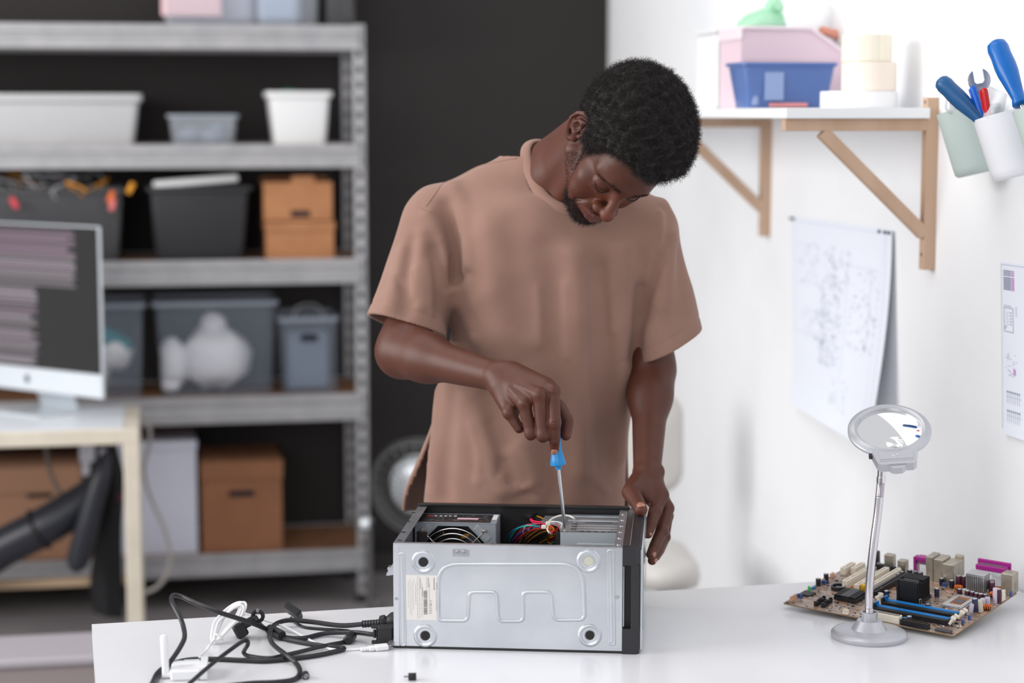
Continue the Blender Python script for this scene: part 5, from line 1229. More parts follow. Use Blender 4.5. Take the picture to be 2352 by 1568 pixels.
bb = B(); bb.lathe([(0, 0), (.006, 0), (.0063, .001), (.0063, .017), (.0058, .018), (0, .018)], 20, Matrix.Translation((.1027, .1224, 0))); build('golden_capacitor', bb, m_gold, brd)
def slot(u, v0, v1, h, w, m, name='expansion_slot'):
    bb = B(); bb.box(u - w / 2, u - w * .16, v0, v1, .0002, h, .0005); bb.box(u + w * .16, u + w / 2, v0, v1, .0002, h, .0005)
    bb.box(u - w * .16, u + w * .16, v0, v0 + .003, .0002, h, .0002); bb.box(u - w * .16, u + w * .16, v1 - .003, v1, .0002, h, .0002); k = v0 + (v1 - v0) * .22; bb.box(u - w * .16, u + w * .16, k, k + .003, .0002, h); bb.box(u - w * .16, u + w * .16, v0 + .003, v1 - .003, .0002, h * .55)
    return build(name, bb, m, brd)
slot(.0605, .125, .224, .0165, .0105, m_ivory); slot(.0905, .116, .238, .0165, .0105, m_ivory); slot(.1135, .130, .243, .0165, .0105, m_ivory)
slot(.0175, .196, .238, .0145, .0105, m_ivory, 'short_slot'); slot(.0345, .206, .246, .0145, .0105, m_ivory, 'short_slot')
slot(.1285, .110, .240, .0120, .0100, m_blk2, 'graphics_slot')
# north bridge cooler
bb = B(); bb.box(.1765, .2215, .1095, .158, .001, .008); bb.box(.1765, .2215, .1095, .1125, .001, .044, .0006); bb.box(.1775, .1815, .108, .110, .002, .043); bb.box(.2155, .2195, .108, .110, .002, .043); nb = build('chipset_cooler', bb, m_blk2, brd)
for i in range(9):
    v = .1155 + .0046 * i; hgt_ = .044 - (.004 if i in (1, 2) else 0); bb = B(); bb.box(.1765, .2215, v, v + .0018, .008, hgt_, .0003); build('cooler_fin', bb, m_blk2, nb)
bb = B(); bb.box(.184, .214, .117, .142, .0405, .0425, .0006); build('cooler_plate', bb, m_blk2, nb)
bb = B(); bb.tube(chain([(.2235, .108, .001), (.2235, .108, .012), (.2245, .11, .0135), (.2255, .112, .012), (.2255, .112, .002)], 4), .0008, 6); build('spring_clip', bb, m_steel2, nb)
# south bridge cooler
bb = B(); bb.box(.0735, .1195, .060, .106, .002, .0075, .0004); bb.box(.0865, .1055, .060, .106, .0075, .0125, .0005); sb = build('flat_cooler', bb, m_blk2, brd)
for u in (.0745, .0785, .0825, .1070, .1110, .1150): bb = B(); bb.box(u, u + .0018, .060, .106, .0075, .0118, .0002); build('cooler_rib', bb, m_blk2, sb)
# memory slots
for v, m in ((.0905, m_blue2), (.0775, m_blk2), (.0550, m_blue2), (.0430, m_blk2)):
    bb = B(); u0, u1 = .168, .309; bb.box(u0, u1, v - .0042, v - .0012, .0002, .0095, .0004); bb.box(u0, u1, v + .0012, v + .0042, .0002, .0095, .0004); bb.box(u0, u1, v - .0012, v + .0012, .0002, .005); bb.box(u0 - .004, u0, v - .0045, v + .0045, .0002, .0165, .0006); bb.box(u1, u1 + .004, v - .0045, v + .0045, .0002, .0115, .0006)
    ms = build('memory_slot', bb, m, brd)
    for ue, sg in ((u0 - .0055, -1), (u1 + .0055, 1)):
        bb = B(); T = Matrix.Translation((ue, v, .003)) @ Matrix.Rotation(sg * .55, 4, 'Y'); bb.box(-.0025, .0025, -.0030, .0030, 0, .0165, .0006, T=T); bb.box(-.0045, .0045, -.0026, .0026, .0125, .0175, .0008, T=T); build('slot_latch', bb, m_ivory, ms)
# power and drive connectors
bb = B(); bb.box(.1775, .2365, .0035, .0165, .0002, .0145, .0008); pc = build('power_connector', bb, m_ivory, brd)
for i in range(12):
    for j in range(2): bb = B(); u = .1805 + .0046 * i; v = .0058 + .0052 * j; bb.box(u, u + .0032, v, v + .0034, .0146, .0148); build('pin_hole', bb, m_slot, pc)
bb = B(); bb.box(.2395, .2925, .0025, .0045, .0002, .0110, .0003); bb.box(.2395, .2925, .0105, .0125, .0002, .0110, .0003); bb.box(.2395, .2415, .0045, .0105, .0002, .011); bb.box(.2905, .2925, .0045, .0105, .0002, .011); bb.box(.2415, .2905, .0045, .0105, .0002, .002); ide = build('drive_header', bb, m_blk2, brd)
bb = B()
for i in range(20):
    for j in range(2): u = .2432 + .00245 * i; v = .0060 + .003 * j; bb.box(u, u + .0008, v, v + .0008, .002, .0095)
build('header_pins', bb, m_gold, ide, kind='stuff')
bb = B(); bb.box(.3035, .3330, .0055, .0175, .0008, .0035, .0004); build('memory_chip', bb, mat('grey chip', (64, 62, 68), .5), brd)
bb = B(); bb.box(.2365, .2445, .0150, .0210, .0002, .0100, .0005); build('blue_header', bb, m_blue2, brd)
for (u, v) in ((.0612, .0135), (.0600, .0345), (.0765, .0126), (.0750, .0330)):
    bb = B(); bb.box(u - .0030, u + .0030, v, v + .0025, .0002, .0100, .0004); bb.box(u - .0030, u + .0030, v + .0135, v + .016, .0002, .0100, .0004); bb.box(u + .0005, u + .0030, v + .0025, v + .0135, .0002, .0075); bb.box(u - .0022, u - .0010, v + .0035, v + .0125, .0002, .0085); build('disk_header', bb, m_blk2, brd)
bb = B(); bb.box(.1235, .1345, .0020, .0075, .0002, .0030, .0003)
for i in range(4): bb.box(.1242 + .0027 * i, .1250 + .0027 * i, .0030, .0038, .003, .009)
bb.box(.1235, .1345, .0062, .0075, .003, .0095); build('fan_header', bb, m_ivory, brd)
# processor socket
bb = B(); u0, u1, v0, v1 = .2595, .2985, .126, .190
bb.box(u0, u1, v0, v0 + .011, .0035, .0060, .0006); bb.box(u0, u1, v1 - .009, v1, .0035, .0060, .0006); bb.box(u0, u0 + .008, v0 + .011, v1 - .009, .0035, .006, .0004); bb.box(u1 - .008, u1, v0 + .011, v1 - .009, .0035, .006, .0004)
bb.box(u0 - .001, u1 + .001, v0 - .001, v1 + .001, .0005, .0034); soc = build('processor_socket', bb, m_alu, brd)
bb = B(); bb.box(u0 + .008, u1 - .008, v0 + .011, v1 - .009, .0035, .0042); build('contact_field', bb, mat('brown contacts', (150, 92, 50), .5), soc)
bb = B(); bb.box(.2715, .2870, .148, .168, .0043, .0052, .0003); build('socket_centre', bb, mat('grey socket centre', (96, 94, 100), .5), soc)
bb = B(); bb.tube(chain([(.257, .122, .004), (.2795, .1205, .0065), (.3005, .1215, .005), (.3035, .150, .0055), (.3035, .186, .007)], 5), .0010, 6); build('socket_lever', bb, m_steel2, soc)
# finned block by the rear edge
bb = B(); bb.box(.2585, .2955, .2265, .2535, .030, .0355, .0005); ac = build('finned_cooler', bb, m_alu, brd)
for i in range(10): bb = B(); u = .2585 + .0037 * i; bb.box(u, u + .0016 if i not in (0, 9) else u + .0022, .2265, .2535, .004, .0305); build('cooler_fin', bb, m_alu, ac)
# rear connectors
for (u0, u1, v0, v1, h, m, nm) in ((.1660, .1815, .248, .281, .047, m_tin, 'port_block'), (.1830, .2025, .246, .281, .045, m_tin, 'port_block'), (.2035, .2275, .240, .281, .041, m_tin, 'port_block'), (.3165, .3400, .2505, .2765, .0375, m_tin, 'port_block'),
                                   (.0435, .0520, .272, .284, .030, m_blk2, 'audio_jack'), (.0660, .0850, .272, .286, .028, m_tin, 'audio_jack'), (.0960, .1130, .268, .284, .022, m_tin, 'audio_jack'), (.0585, .0940, .255, .2655, .012, m_blk2, 'audio_jack'), (.210, .226, .281, .290, .047, m_tin, 'port_block')):
    bb = B(); bb.box(u0, u1, v0, v1, -.0016 if v1 > .27 else .0005, h, .0012); o = build(nm, bb, m, brd)
    if nm == 'port_block' and v1 < .285:
        bb = B(); bb.box(u1, u1 + .0004, v0 + .010, v0 + .0125, .006, .02); build('folded_tab', bb, m_tin, o)
bb = B(); bb.box(.1290, .1635, .272, .278, .026, .034, .001); bb.box(.1290, .1340, .270, .286, .002, .034, .001); bb.box(.134, .1635, .278, .290, .018, .034, .0008); ser = build('serial_port', bb, m_pur, brd)
bb = B()
for i in range(7): bb.box(.1385 + .0035 * i, .1395 + .0035 * i, .270, .271, 0, .026)
build('port_pins', bb, m_alu, ser, kind='stuff')
bb = B(); bb.box(.2580, .3165, .268, .286, .030, .0405, .0012); bb.box(.2540, .3200, .286, .291, .024, .046, .0012); lp_ = build('parallel_port', bb, m_pur, brd)
bb = B(); bb.box(.262, .3100, .2725, .2805, .0406, .0412, .0002); build('port_label', bb, mat('dark grey label', (92, 88, 96), .5), lp_)
bb = B()
for i in range(12): bb.box(.2905 + .0021 * i, .2912 + .0021 * i, .2682, .2689, 0, .031)
build('port_pins', bb, m_alu, lp_, kind='stuff')
# battery holder, crystal, coils, chips, headers
bb = B(); bb.lathe([(.0, .0006), (.0145, .0006), (.0145, .0075), (.0115, .0075), (.0115, .003), (0, .003)], 32, Matrix.Translation((.0513, .1195, 0)), a0=.3, a1=2 * PI - .1); bh = build('battery_holder', bb, m_blk2, brd)
bb = B(); bb.bar((.050, .112, .0075), (.0575, .124, .0045), .003, .0006); build('battery_clip', bb, m_alu, bh)
for (u, v, r) in ((.3345, .1520, .0062), (.3105, .2530, .0055), (.3165, .2230, .0062), (.2440, .2260, .005)):
    bb = B()
    for k in range(12):
        a = 2 * PI * k / 12; T = Matrix.Rotation(a, 3, 'Z') @ Matrix.Rotation(PI / 2, 3, 'X'); bb.ring((u + r * math.cos(a), v + r * math.sin(a), .0055), .0026, .0009, 10, 5, T=T)
    build('copper_coil', bb, m_cop, brd, kind='stuff'); bb = B(); bb.ring((u, v, .0055), r, .0020, 20, 6); build('coil_core', bb, m_blk2, brd)
    bb = B(); bb.box(u - r, u + r, v - r * .8, v + r * .8, .0002, .0034, .0008); build('coil_base', bb, m_blk2, brd)
bb = B(); bb.ring((.0785, .1255, .005), .0036, .0016, 18, 6, T=Matrix.Rotation(PI / 2, 3, 'X')); build('copper_coil', bb, m_cop, brd)
bb = B(); bb.box(.0048, .0275, .0520, .0745, .0008, .0040, .0005); build('controller_chip', bb, mat('dark chip', (50, 48, 52), .45), brd)
bb = B(); bb.lathe([(0, .009), (.0018, .0085), (.0026, .0065), (.0026, .001), (.003, .001), (.003, 0), (0, 0)], 14, Matrix.Translation((.0066, .0868, 0))); build('green_lamp', bb, mat('green lamp plastic', (40, 190, 80), .25), brd)
bb = B(); bb.box(.0065, .0115, .0930, .1060, .0002, .004, .0004); build('blue_socket', bb, mat('teal blue plastic', (44, 110, 160), .4), brd)
bb = B(); bb.box(.3380, .3415, .2020, .2170, .0002, .0200, .0008); bb.box(.3290, .3380, .2060, .2170, .0002, .0190, .0008); build('processor_power', bb, m_ivory, brd)
for (u, v, n) in ((.006, .0160, 9), (.006, .1270, 6), (.004, .170, 5)):
    bb = B()
    for i in range(n): bb.box(u, u + .0008, v + .0028 * i, v + .0008 + .0028 * i, 0, .0085); bb.box(u + .003, u + .0038, v + .0028 * i, v + .0008 + .0028 * i, 0, .0085)
    bb.box(u - .001, u + .005, v - .001, v + .0028 * n, .0002, .0026); build('pin_header', bb, mat('pale orange header', (206, 160, 128), .5), brd, kind='stuff')
for (u, v) in ((.011, .0395), (.0165, .0395), (.012, .130), (.017, .130), (.213, .228), (.218, .228), (.331, .0885), (.331, .062), (.313, .108), (.3405, .2415)):
    bb = B(); bb.box(u - .002, u + .002, v - .003, v + .003, .0002, .0085, .0005); build('jumper', bb, mat('jumper blue', (62, 84, 140), .4), brd)
bb = B(); rnd = random.Random(31)
for i in range(800):
    u = rnd.uniform(.004, BW - .006); v = rnd.uniform(.004, BD - .012); s = rnd.uniform(.0008, .0022); k = rnd.choice((0, 0, 1, 2, 3)); bb.box(u, u + s * rnd.choice((1, 2)), v, v + s, 0, rnd.uniform(.0006, .0013), m=k)
for i in range(26):
    u = rnd.uniform(.01, BW - .016); v = rnd.uniform(.01, BD - .02); s = rnd.uniform(.003, .007); bb.box(u, u + s, v, v + s * .8, 0, .0016, m=0)
build('small_parts', bb, [m_blk2, m_tin, mat('tan part', (190, 140, 90), .5), m_ivory], brd, kind='stuff')
for (u, v) in ((.006, .006), (.160, .006), (.336, .007), (.333, .040), (.006, .252)): bb = B(); bb.lathe([(.003, .0002), (0, .0003)], 14, Matrix.Translation((u, v, 0))); build('mounting_hole', bb, m_slot, brd)
for (u, v) in ((.06, .20), (.26, .20), (.17, .15), (.07, .09), (.21, .07)):
    w = BM @ Vector((u, v, -.0018)); h = (w.z - TZ) / BM[2][2]; bb = B(); bb.lathe([(0, -.0018 - h * .985), (.003, -.0018 - h * .985), (.003, -.0019), (0, -.0019)], 10, Matrix.Translation((u, v, 0))); build('spacer', bb, m_gold, brd)
# ================================================================== the man
f32 = np.float32
def V3(v): return np.array(v, f32)
def cone(a, b, ra, rb):
    a, b = V3(a), V3(b); ba = b - a; L2 = float(ba @ ba) + 1e-12
    def fn(P):
        pa = P - a; h = np.clip((pa @ ba) / L2, 0, 1)
        return np.linalg.norm(pa - h[:, None] * ba, axis=1) - (ra + (rb - ra) * h)
    return fn
def ell(c, r, M=None):
    c, r = V3(c), V3(r); Mi = None if M is None else np.array(M, f32)
    def fn(P):
        q = P - c
        if Mi is not None: q = q @ Mi
        k0 = np.linalg.norm(q / r, axis=1); k1 = np.linalg.norm(q / (r * r), axis=1) + 1e-9
        return k0 * (k0 - 1) / k1
    return fn
def chainc(pts, rs):
    fs = [cone(pts[i], pts[i + 1], rs[i], rs[i + 1]) for i in range(len(pts) - 1)]
    def fn(P):
        d = fs[0](P)
        for g in fs[1:]: d = np.minimum(d, g(P))
        return d
    return fn
def smin(a, b, k):
    h = np.clip(.5 + .5 * (b - a) / k, 0, 1); return b + (a - b) * h - k * h * (1 - h)
def smax(a, b, k): return -smin(-a, -b, k)
def combine(items):
    """items: (function, blend, op) with op '+' or '-'"""
    def fn(P):
        d = items[0][0](P)
        for g, k, op in items[1:]:
            e = g(P); d = smin(d, e, k) if op == '+' else smax(d, -e, k)
        return d
    return fn
def surface(fn, lo, hi, h, keep=None, nb=16):
    """surface of fn = 0 inside a box, as quads (naive surface nets on sparse blocks)"""
    lo, hi = np.array(lo, float), np.array(hi, float)
    nblk = np.ceil((hi - lo) / (h * nb)).astype(int); n = nblk * nb + 1
    F = np.full(n, 1.0, f32)
    ii = np.stack(np.meshgrid(*[np.arange(k) for k in nblk], indexing='ij'), -1).reshape(-1, 3)
    cen = lo + (ii + .5) * nb * h
    dc = fn(cen.astype(f32)); half = nb * h * .5 * math.sqrt(3)
    act = np.abs(dc) < half * 1.35 + .004
    for b in ii[(dc <= 0) & ~act]:
        s = b * nb; F[s[0]:s[0] + nb + 1, s[1]:s[1] + nb + 1, s[2]:s[2] + nb + 1] = -1
    g = np.arange(nb + 1) * h; G = np.stack(np.meshgrid(g, g, g, indexing='ij'), -1).reshape(-1, 3)
    A = ii[act]
    for c in range(0, len(A), 24):
        bl = A[c:c + 24]
        P = (lo + bl[:, None, :] * nb * h + G[None]).reshape(-1, 3).astype(f32)
        D = fn(P).reshape(len(bl), nb + 1, nb + 1, nb + 1)
        for b, d in zip(bl, D):
            s = b * nb; F[s[0]:s[0] + nb + 1, s[1]:s[1] + nb + 1, s[2]:s[2] + nb + 1] = d
    I = F < 0
    c8 = [I[i:n[0] - 1 + i, j:n[1] - 1 + j, k:n[2] - 1 + k] for i in (0, 1) for j in (0, 1) for k in (0, 1)]
    anyI = c8[0].copy(); allI = c8[0].copy()
    for m in c8[1:]: anyI |= m; allI &= m
    cells = np.argwhere(anyI & ~allI)
    vid = np.full(np.array(n) - 1, -1, np.int32); vid[tuple(cells.T)] = np.arange(len(cells))
    acc = np.zeros((len(cells), 3)); cnt = np.zeros(len(cells))
    for ax in range(3):
        o1, o2 = [a for a in range(3) if a != ax]
        for p in (0, 1):
            for q in (0, 1):
                c0 = cells.copy(); c0[:, o1] += p; c0[:, o2] += q; c1 = c0.copy(); c1[:, ax] += 1
                f0 = F[tuple(c0.T)]; f1 = F[tuple(c1.T)]; m = (f0 < 0) != (f1 < 0)
                t = np.where(m, f0 / (f0 - f1 + 1e-20), 0)
                pt = c0.astype(float); pt[:, ax] += t
                acc[m] += pt[m]; cnt[m] += 1
    V = lo + acc / np.maximum(cnt, 1)[:, None] * h
    Q = []
    for ax in range(3):
        o1, o2 = (ax + 1) % 3, (ax + 2) % 3
        sl0 = [slice(None)] * 3; sl1 = [slice(None)] * 3; sl0[ax] = slice(0, n[ax] - 1); sl1[ax] = slice(1, n[ax])
        e = np.argwhere(I[tuple(sl0)] != I[tuple(sl1)])
        e = e[(e[:, o1] > 0) & (e[:, o2] > 0) & (e[:, o1] < n[o1] - 1) & (e[:, o2] < n[o2] - 1)]
        ins = I[tuple(e.T)]
        def cid(d1, d2):
            c = e.copy(); c[:, o1] -= d1; c[:, o2] -= d2; return vid[tuple(c.T)]
        q = np.stack([cid(1, 1), cid(0, 1), cid(0, 0), cid(1, 0)], 1)
        q[~ins] = q[~ins][:, ::-1]; Q.append(q)
    Q = np.concatenate(Q); Q = Q[(Q >= 0).all(1)]
    if keep is not None:
        kv = keep(V); Q = Q[kv[Q].all(1)]
        used = np.unique(Q); re = np.full(len(V), -1, np.int64); re[used] = np.arange(len(used)); V = V[used]; Q = re[Q]
    return V, Q
def mesh_np(name, V, Q, mats, parent=None, col=None):
    me = bpy.data.meshes.new(name); k = Q.shape[1]
    me.vertices.add(len(V)); me.vertices.foreach_set('co', np.ascontiguousarray(V, f32).ravel())
    me.loops.add(Q.size); me.loops.foreach_set('vertex_index', np.ascontiguousarray(Q, np.int32).ravel())
    me.polygons.add(len(Q)); me.polygons.foreach_set('loop_start', np.arange(0, Q.size, k, dtype=np.int32))
    me.polygons.foreach_set('use_smooth', np.ones(len(Q), bool))
    if col is not None:
        at_ = me.color_attributes.new('skin_tone', 'FLOAT_COLOR', 'POINT'); at_.data.foreach_set('color', np.ascontiguousarray(np.c_[col, np.ones(len(col))], f32).ravel())
    me.update(calc_edges=True); me.validate()
    for m in (mats if isinstance(mats, (list, tuple)) else [mats]): me.materials.append(m)
    o = bpy.data.objects.new(name, me); COL.objects.link(o)
    if parent is not None: o.parent = parent
    return o
def A_(px, py, Y): return np.array(at(px, py, Y=Y))

# ---- head pose
HR = np.array([[-.8479, .0083, .5301], [-.4674, -.4837, -.7400], [.2503, -.8752, .4140]])
u_, s_, vt_ = np.linalg.svd(HR); HR = u_ @ vt_
HS, HO = 1.052, np.array([.192, 3.507, 1.601])
def hw(p): return HO + HS * (HR @ np.array(p, float))
def to_local(P): return ((P - HO) @ HR / HS)
# ---- face, in head coordinates: x to his right, y forward, z up
hd = []
def add(f, k=.01, op='+'): hd.append((f, k, op))
add(ell((0, -.020, .042), (.0745, .096, .077)))
add(ell((0, .034, -.012), (.058, .060, .066)), .03)
add(ell((0, .062, .046), (.050, .030, .034)), .03)                                 # forehead
for s in (-1, 1):
    add(cone((s * .056, -.004, -.052), (s * .016, .070, -.100), .017, .016), .028)   # jaw
    add(ell((s * .047, .054, -.026), (.020, .022, .019)), .018)                      # cheekbone
    add(ell((s * .040, .062, -.055), (.020, .018, .022)), .02)
add(ell((0, .060, -.085), (.034, .028, .026)), .02)
add(ell((0, .082, -.106), (.019, .014, .014)), .014)                                # chin
add(ell((0, .078, -.068), (.030, .022, .026)), .016)                                # muzzle
add(chainc([(-.050, .064, .022), (-.030, .083, .025), (0, .088, .018), (.030, .083, .025), (.050, .064, .022)], [.006, .010, .009, .010, .006]), .018)
for s in (-1, 1): add(ell((s * .033, .094, -.001), (.019, .011, .011)), .012, '-')   # eye sockets
for s in (-1, 1):
    add(ell((s * .0325, .0725, -.0025), (.0165, .0142, .0135)), .004)                # lid over the ball
    add(chainc([(s * .047, .0785, .0035), (s * .040, .0868, .0088), (s * .031, .0890, .0098), (s * .022, .0865, .0072)], [.0010] * 4), .003, '-')   # lid crease
    add(chainc([(s * .0475, .0775, -.0035), (s * .040, .0858, -.0088), (s * .031, .0878, -.0102), (s * .022, .0862, -.0078), (s * .0175, .0850, -.0045)], [.0011] * 5), .0025, '-')   # closed lash line
    add(chainc([(s * .045, .075, -.016), (s * .033, .083, -.0195), (s * .021, .083, -.016)], [.003, .0035, .003]), .006)
add(chainc([(0, .083, .012), (0, .098, -.012), (0, .1105, -.033)], [.0095, .0085, .0105]), .010)   # nose
add(ell((0, .1125, -.0385), (.0125, .0125, .0115)), .008)
for s in (-1, 1):
    add(ell((s * .0165, .0985, -.0425), (.0095, .0115, .0085)), .006)
    add(ell((s * .0085, .1045, -.0525), (.0042, .0065, .0045)), .003, '-')
    add(chainc([(s * .027, .092, -.040), (s * .034, .082, -.062), (s * .036, .074, -.078)], [.0012, .0016, .0012]), .007, '-')
# lips
add(chainc([(-.027, .0865, -.0735), (-.014, .0985, -.0690), (-.005, .1040, -.0665), (0, .1035, -.0675), (.005, .1040, -.0665), (.014, .0985, -.0690), (.027, .0865, -.0735)], [.0026, .0044, .0052, .0050, .0052, .0044, .0026]), .005)
add(chainc([(-.025, .0865, -.0765), (-.012, .0985, -.0815), (0, .1025, -.0830), (.012, .0985, -.0815), (.025, .0865, -.0765)], [.0028, .0056, .0066, .0056, .0028]), .005)
add(chainc([(-.030, .0870, -.0740), (-.014, .1050, -.0748), (0, .1110, -.0745), (.014, .1050, -.0748), (.030, .0870, -.0740)], [.0012] * 5), .0025, '-')
add(ell((0, .0965, -.0965), (.016, .006, .005)), .007, '-')
# ears
ca, sa = math.cos(.35), math.sin(.35)
for s in (-1, 1):
    # outer ear: leaning out and back from the skull
    def E_(y, z, out=0.0): return (s * (.0745 + .55 * (.016 - y) + out), -.014 + .82 * y + .12 * z, .002 + z * 1.08)
    add(chainc([E_(.012, -.020), E_(.0, -.004), E_(-.002, .012)], [.007, .0075, .007]), .010)
    add(chainc([E_(.0145, .004), E_(.015, .018), E_(.009, .029), E_(-.003, .0345), E_(-.0155, .030), E_(-.022, .016), E_(-.021, -.002), E_(-.013, -.017), E_(-.003, -.027), E_(.007, -.030), E_(.013, -.022)],
               [.0034, .0038, .0042, .0044, .0046, .0046, .0044, .0046, .0058, .0062, .0045]), .0035)
    add(chainc([E_(.006, -.012), E_(-.006, -.012), E_(-.012, .0), E_(-.010, .014), E_(.0, .022)], [.0034, .0036, .0036, .0036, .0032]), .004)
    add(ell(E_(.001, .003, .007), (.0080, .0062, .0105)), .004, '-')
    add(chainc([E_(-.016, .004, .004), E_(-.014, .020, .004), E_(-.004, .028, .004)], [.0026, .0028, .0024]), .003, '-')
    add(cone(E_(.0155, -.008, .001), E_(.0155, .000, .001), .0040, .0036), .004)
head_l = combine(hd)
def head_fn(P): return (head_l(to_local(P).astype(f32)) * HS).astype(f32)
# ---- skeleton points (world)
NB = A_(1262, 402, 3.690)
RSH, REL, RWR = A_(1008, 512, 3.765), A_(921, 806, 3.655), A_(1146, 866, 3.440)
LSH, LEL, LWR = A_(1500, 548, 3.70), A_(1496, 845, 3.735), A_(1486, 1090, 3.56)
neck = combine([(cone(NB + [.012, .03, -.10], NB + [.012, 0, -.004], .058, .051), 0, '+'), (cone(NB + [.012, 0, -.004], hw((0, -.042, -.035)), .051, .058), .02, '+'), (cone(A_(1248, 366, 3.72), hw((0, -.075, -.025)), .032, .036), .03, '+'),
                (cone(NB + [.02, -.05, -.045], hw((.030, .0, -.035)), .016, .016), .025, '+'), (cone(hw((0, .0, -.07)), hw((0, .055, -.085)), .034, .030), .02, '+')])
def headneck(P): return smin(head_fn(P), neck(P), .014)
def arm_parts(sh, el, wr, r):
    fa = el + (wr - el) * .28
    return [(cone(sh, el, r[0], r[1]), 0, '+'), (cone(el + (fa - el) * .15, fa, r[1] * .93, r[2] * .99), .06, '+'), (cone(fa, wr, r[2] * .99, r[3]), .035, '+')]
rarm = arm_parts(RSH, REL, RWR, (.052, .0405, .0405, .0265))
larm = arm_parts(LSH, LEL, LWR, (.044, .0365, .0365, .0255))
def fing(ps, rs, k=.006): return (chainc(ps, rs), k, '+')
# right hand, closed round the screwdriver
rI, rM, rR, rP = A_(1270, 899, 3.364), A_(1238, 908, 3.354), A_(1204, 927, 3.360), A_(1170, 948, 3.377)
rh = list(rarm)
for m, r0, r1 in ((rI, .024, .0125), (rM, .024, .0128), (rR, .022, .012), (rP, .021, .0112)): rh.append((cone(RWR, m, r0, r1), .010, '+'))
rh.append((cone(RWR + (rI - RWR) * .25 + [0, .015, .008], rI + [-.012, .022, .004], .025, .018), .015, '+'))
rh.append((cone(RWR + (rP - RWR) * .3, rP + [.004, .020, .0], .022, .015), .012, '+'))
for m in (rI, rM, rR, rP): rh.append((ell(m + [0, -.001, .001], (.0118, .0115, .0112)), .006, '+'))
rfin = [([rI, A_(1274, 970, 3.343), A_(1274, 1010, 3.349), A_(1273, 1031, 3.357)], [.0118, .0110, .0098, .0086]),
        ([rM, A_(1247, 999, 3.346), A_(1259, 992, 3.378), A_(1272, 975, 3.392)], [.0122, .0112, .0098, .009]),
        ([rR, A_(1219, 995, 3.354), A_(1236, 988, 3.384), A_(1256, 972, 3.398)], [.0114, .0104, .0094, .0085]),
        ([rP, A_(1192, 983, 3.372), A_(1210, 978, 3.398), A_(1232, 966, 3.408)], [.0104, .0090, .0082, .0075]),
        ([RWR + (rI - RWR) * .45 + [.0, .03, .0], A_(1284, 936, 3.408), A_(1303, 966, 3.398), A_(1300, 999, 3.390)], [.018, .0135, .0118, .0098])]
for ps, rs in rfin: rh.append(fing(ps, rs, .0045))
for p, r in ((rfin[0][0][1], .0114), (rfin[1][0][1], .0116), (rfin[2][0][1], .0108)): rh.append((ell(p + [0, -.0005, 0], (r, r, r * 1.15)), .004, '+'))
for p0, p1 in ((rfin[0][0][1], [(-.010, -.0115, .002), (.010, -.0115, .002)]), (rfin[0][0][1], [(-.009, -.0118, -.003), (.009, -.0118, -.003)]), (rfin[0][0][2], [(-.008, -.0105, .001), (.008, -.0105, .001)])):
    rh.append((cone(p0 + p1[0], p0 + p1[1], .0007, .0007), .0015, '-'))
for a, b in (((RWR + (rM - RWR) * .45), rM), ((RWR + (rR - RWR) * .45), rR), ((RWR + (rI - RWR) * .5), rI)): rh.append((cone(a + [0, -.0215, .004], b + [0, -.011, .003], .0022, .003), .006, '+'))   # tendons
rarm_fn = combine(rh)
# left hand, resting over the corner of the case
lI, lM, lR, lP = A_(1519, 1137, 3.532), A_(1532, 1167, 3.545), A_(1531, 1184, 3.565), A_(1526, 1196, 3.585)
lh = list(larm)
for m, r0, r1 in ((lI, .023, .0135), (lM, .022, .013), (lR, .021, .0125), (lP, .02, .0115)): lh.append((cone(LWR, m, r0, r1), .010, '+'))
lfin = [([lI, A_(1504, 1175, 3.503), A_(1494, 1206, 3.478), A_(1488, 1225, 3.466)], [.0140, .0120, .0106, .0092]),
        ([lM, A_(1519, 1221, 3.505), A_(1503, 1255, 3.472), A_(1495, 1273, 3.458)], [.0132, .0114, .0102, .0088]),
        ([lR, A_(1525, 1234, 3.525), A_(1510, 1266, 3.488), A_(1498, 1287, 3.466)], [.0124, .0106, .0098, .0084]),
        ([lP, A_(1526, 1240, 3.555), A_(1516, 1264, 3.522), A_(1507, 1279, 3.504)], [.0112, .0092, .0084, .0074]),
        ([A_(1468, 1106, 3.540), A_(1449, 1130, 3.502), A_(1463, 1153, 3.468), A_(1472, 1170, 3.444)], [.020, .0170, .0140, .0122])]
for i, (ps, rs) in enumerate(lfin): lh.append(fing(ps, rs, .005 if i < 4 else .008))
lh.append((cone(A_(1470, 1118, 3.53), A_(1508, 1130, 3.535), .016, .015), .010, '+')); lh.append((cone(A_(1472, 1128, 3.520), A_(1494, 1148, 3.522), .013, .011), .010, '+'))
for p, r in ((lfin[0][0][1], .0118), (lfin[1][0][1], .0118), (lfin[2][0][1], .011)): lh.append((ell(p + [.0015, -.0005, 0.001], (r, r, r)), .004, '+'))
lh.append((ell(LWR + [.024, .002, .006], (.009, .009, .011)), .01, '+'))
larm_fn = combine(lh)

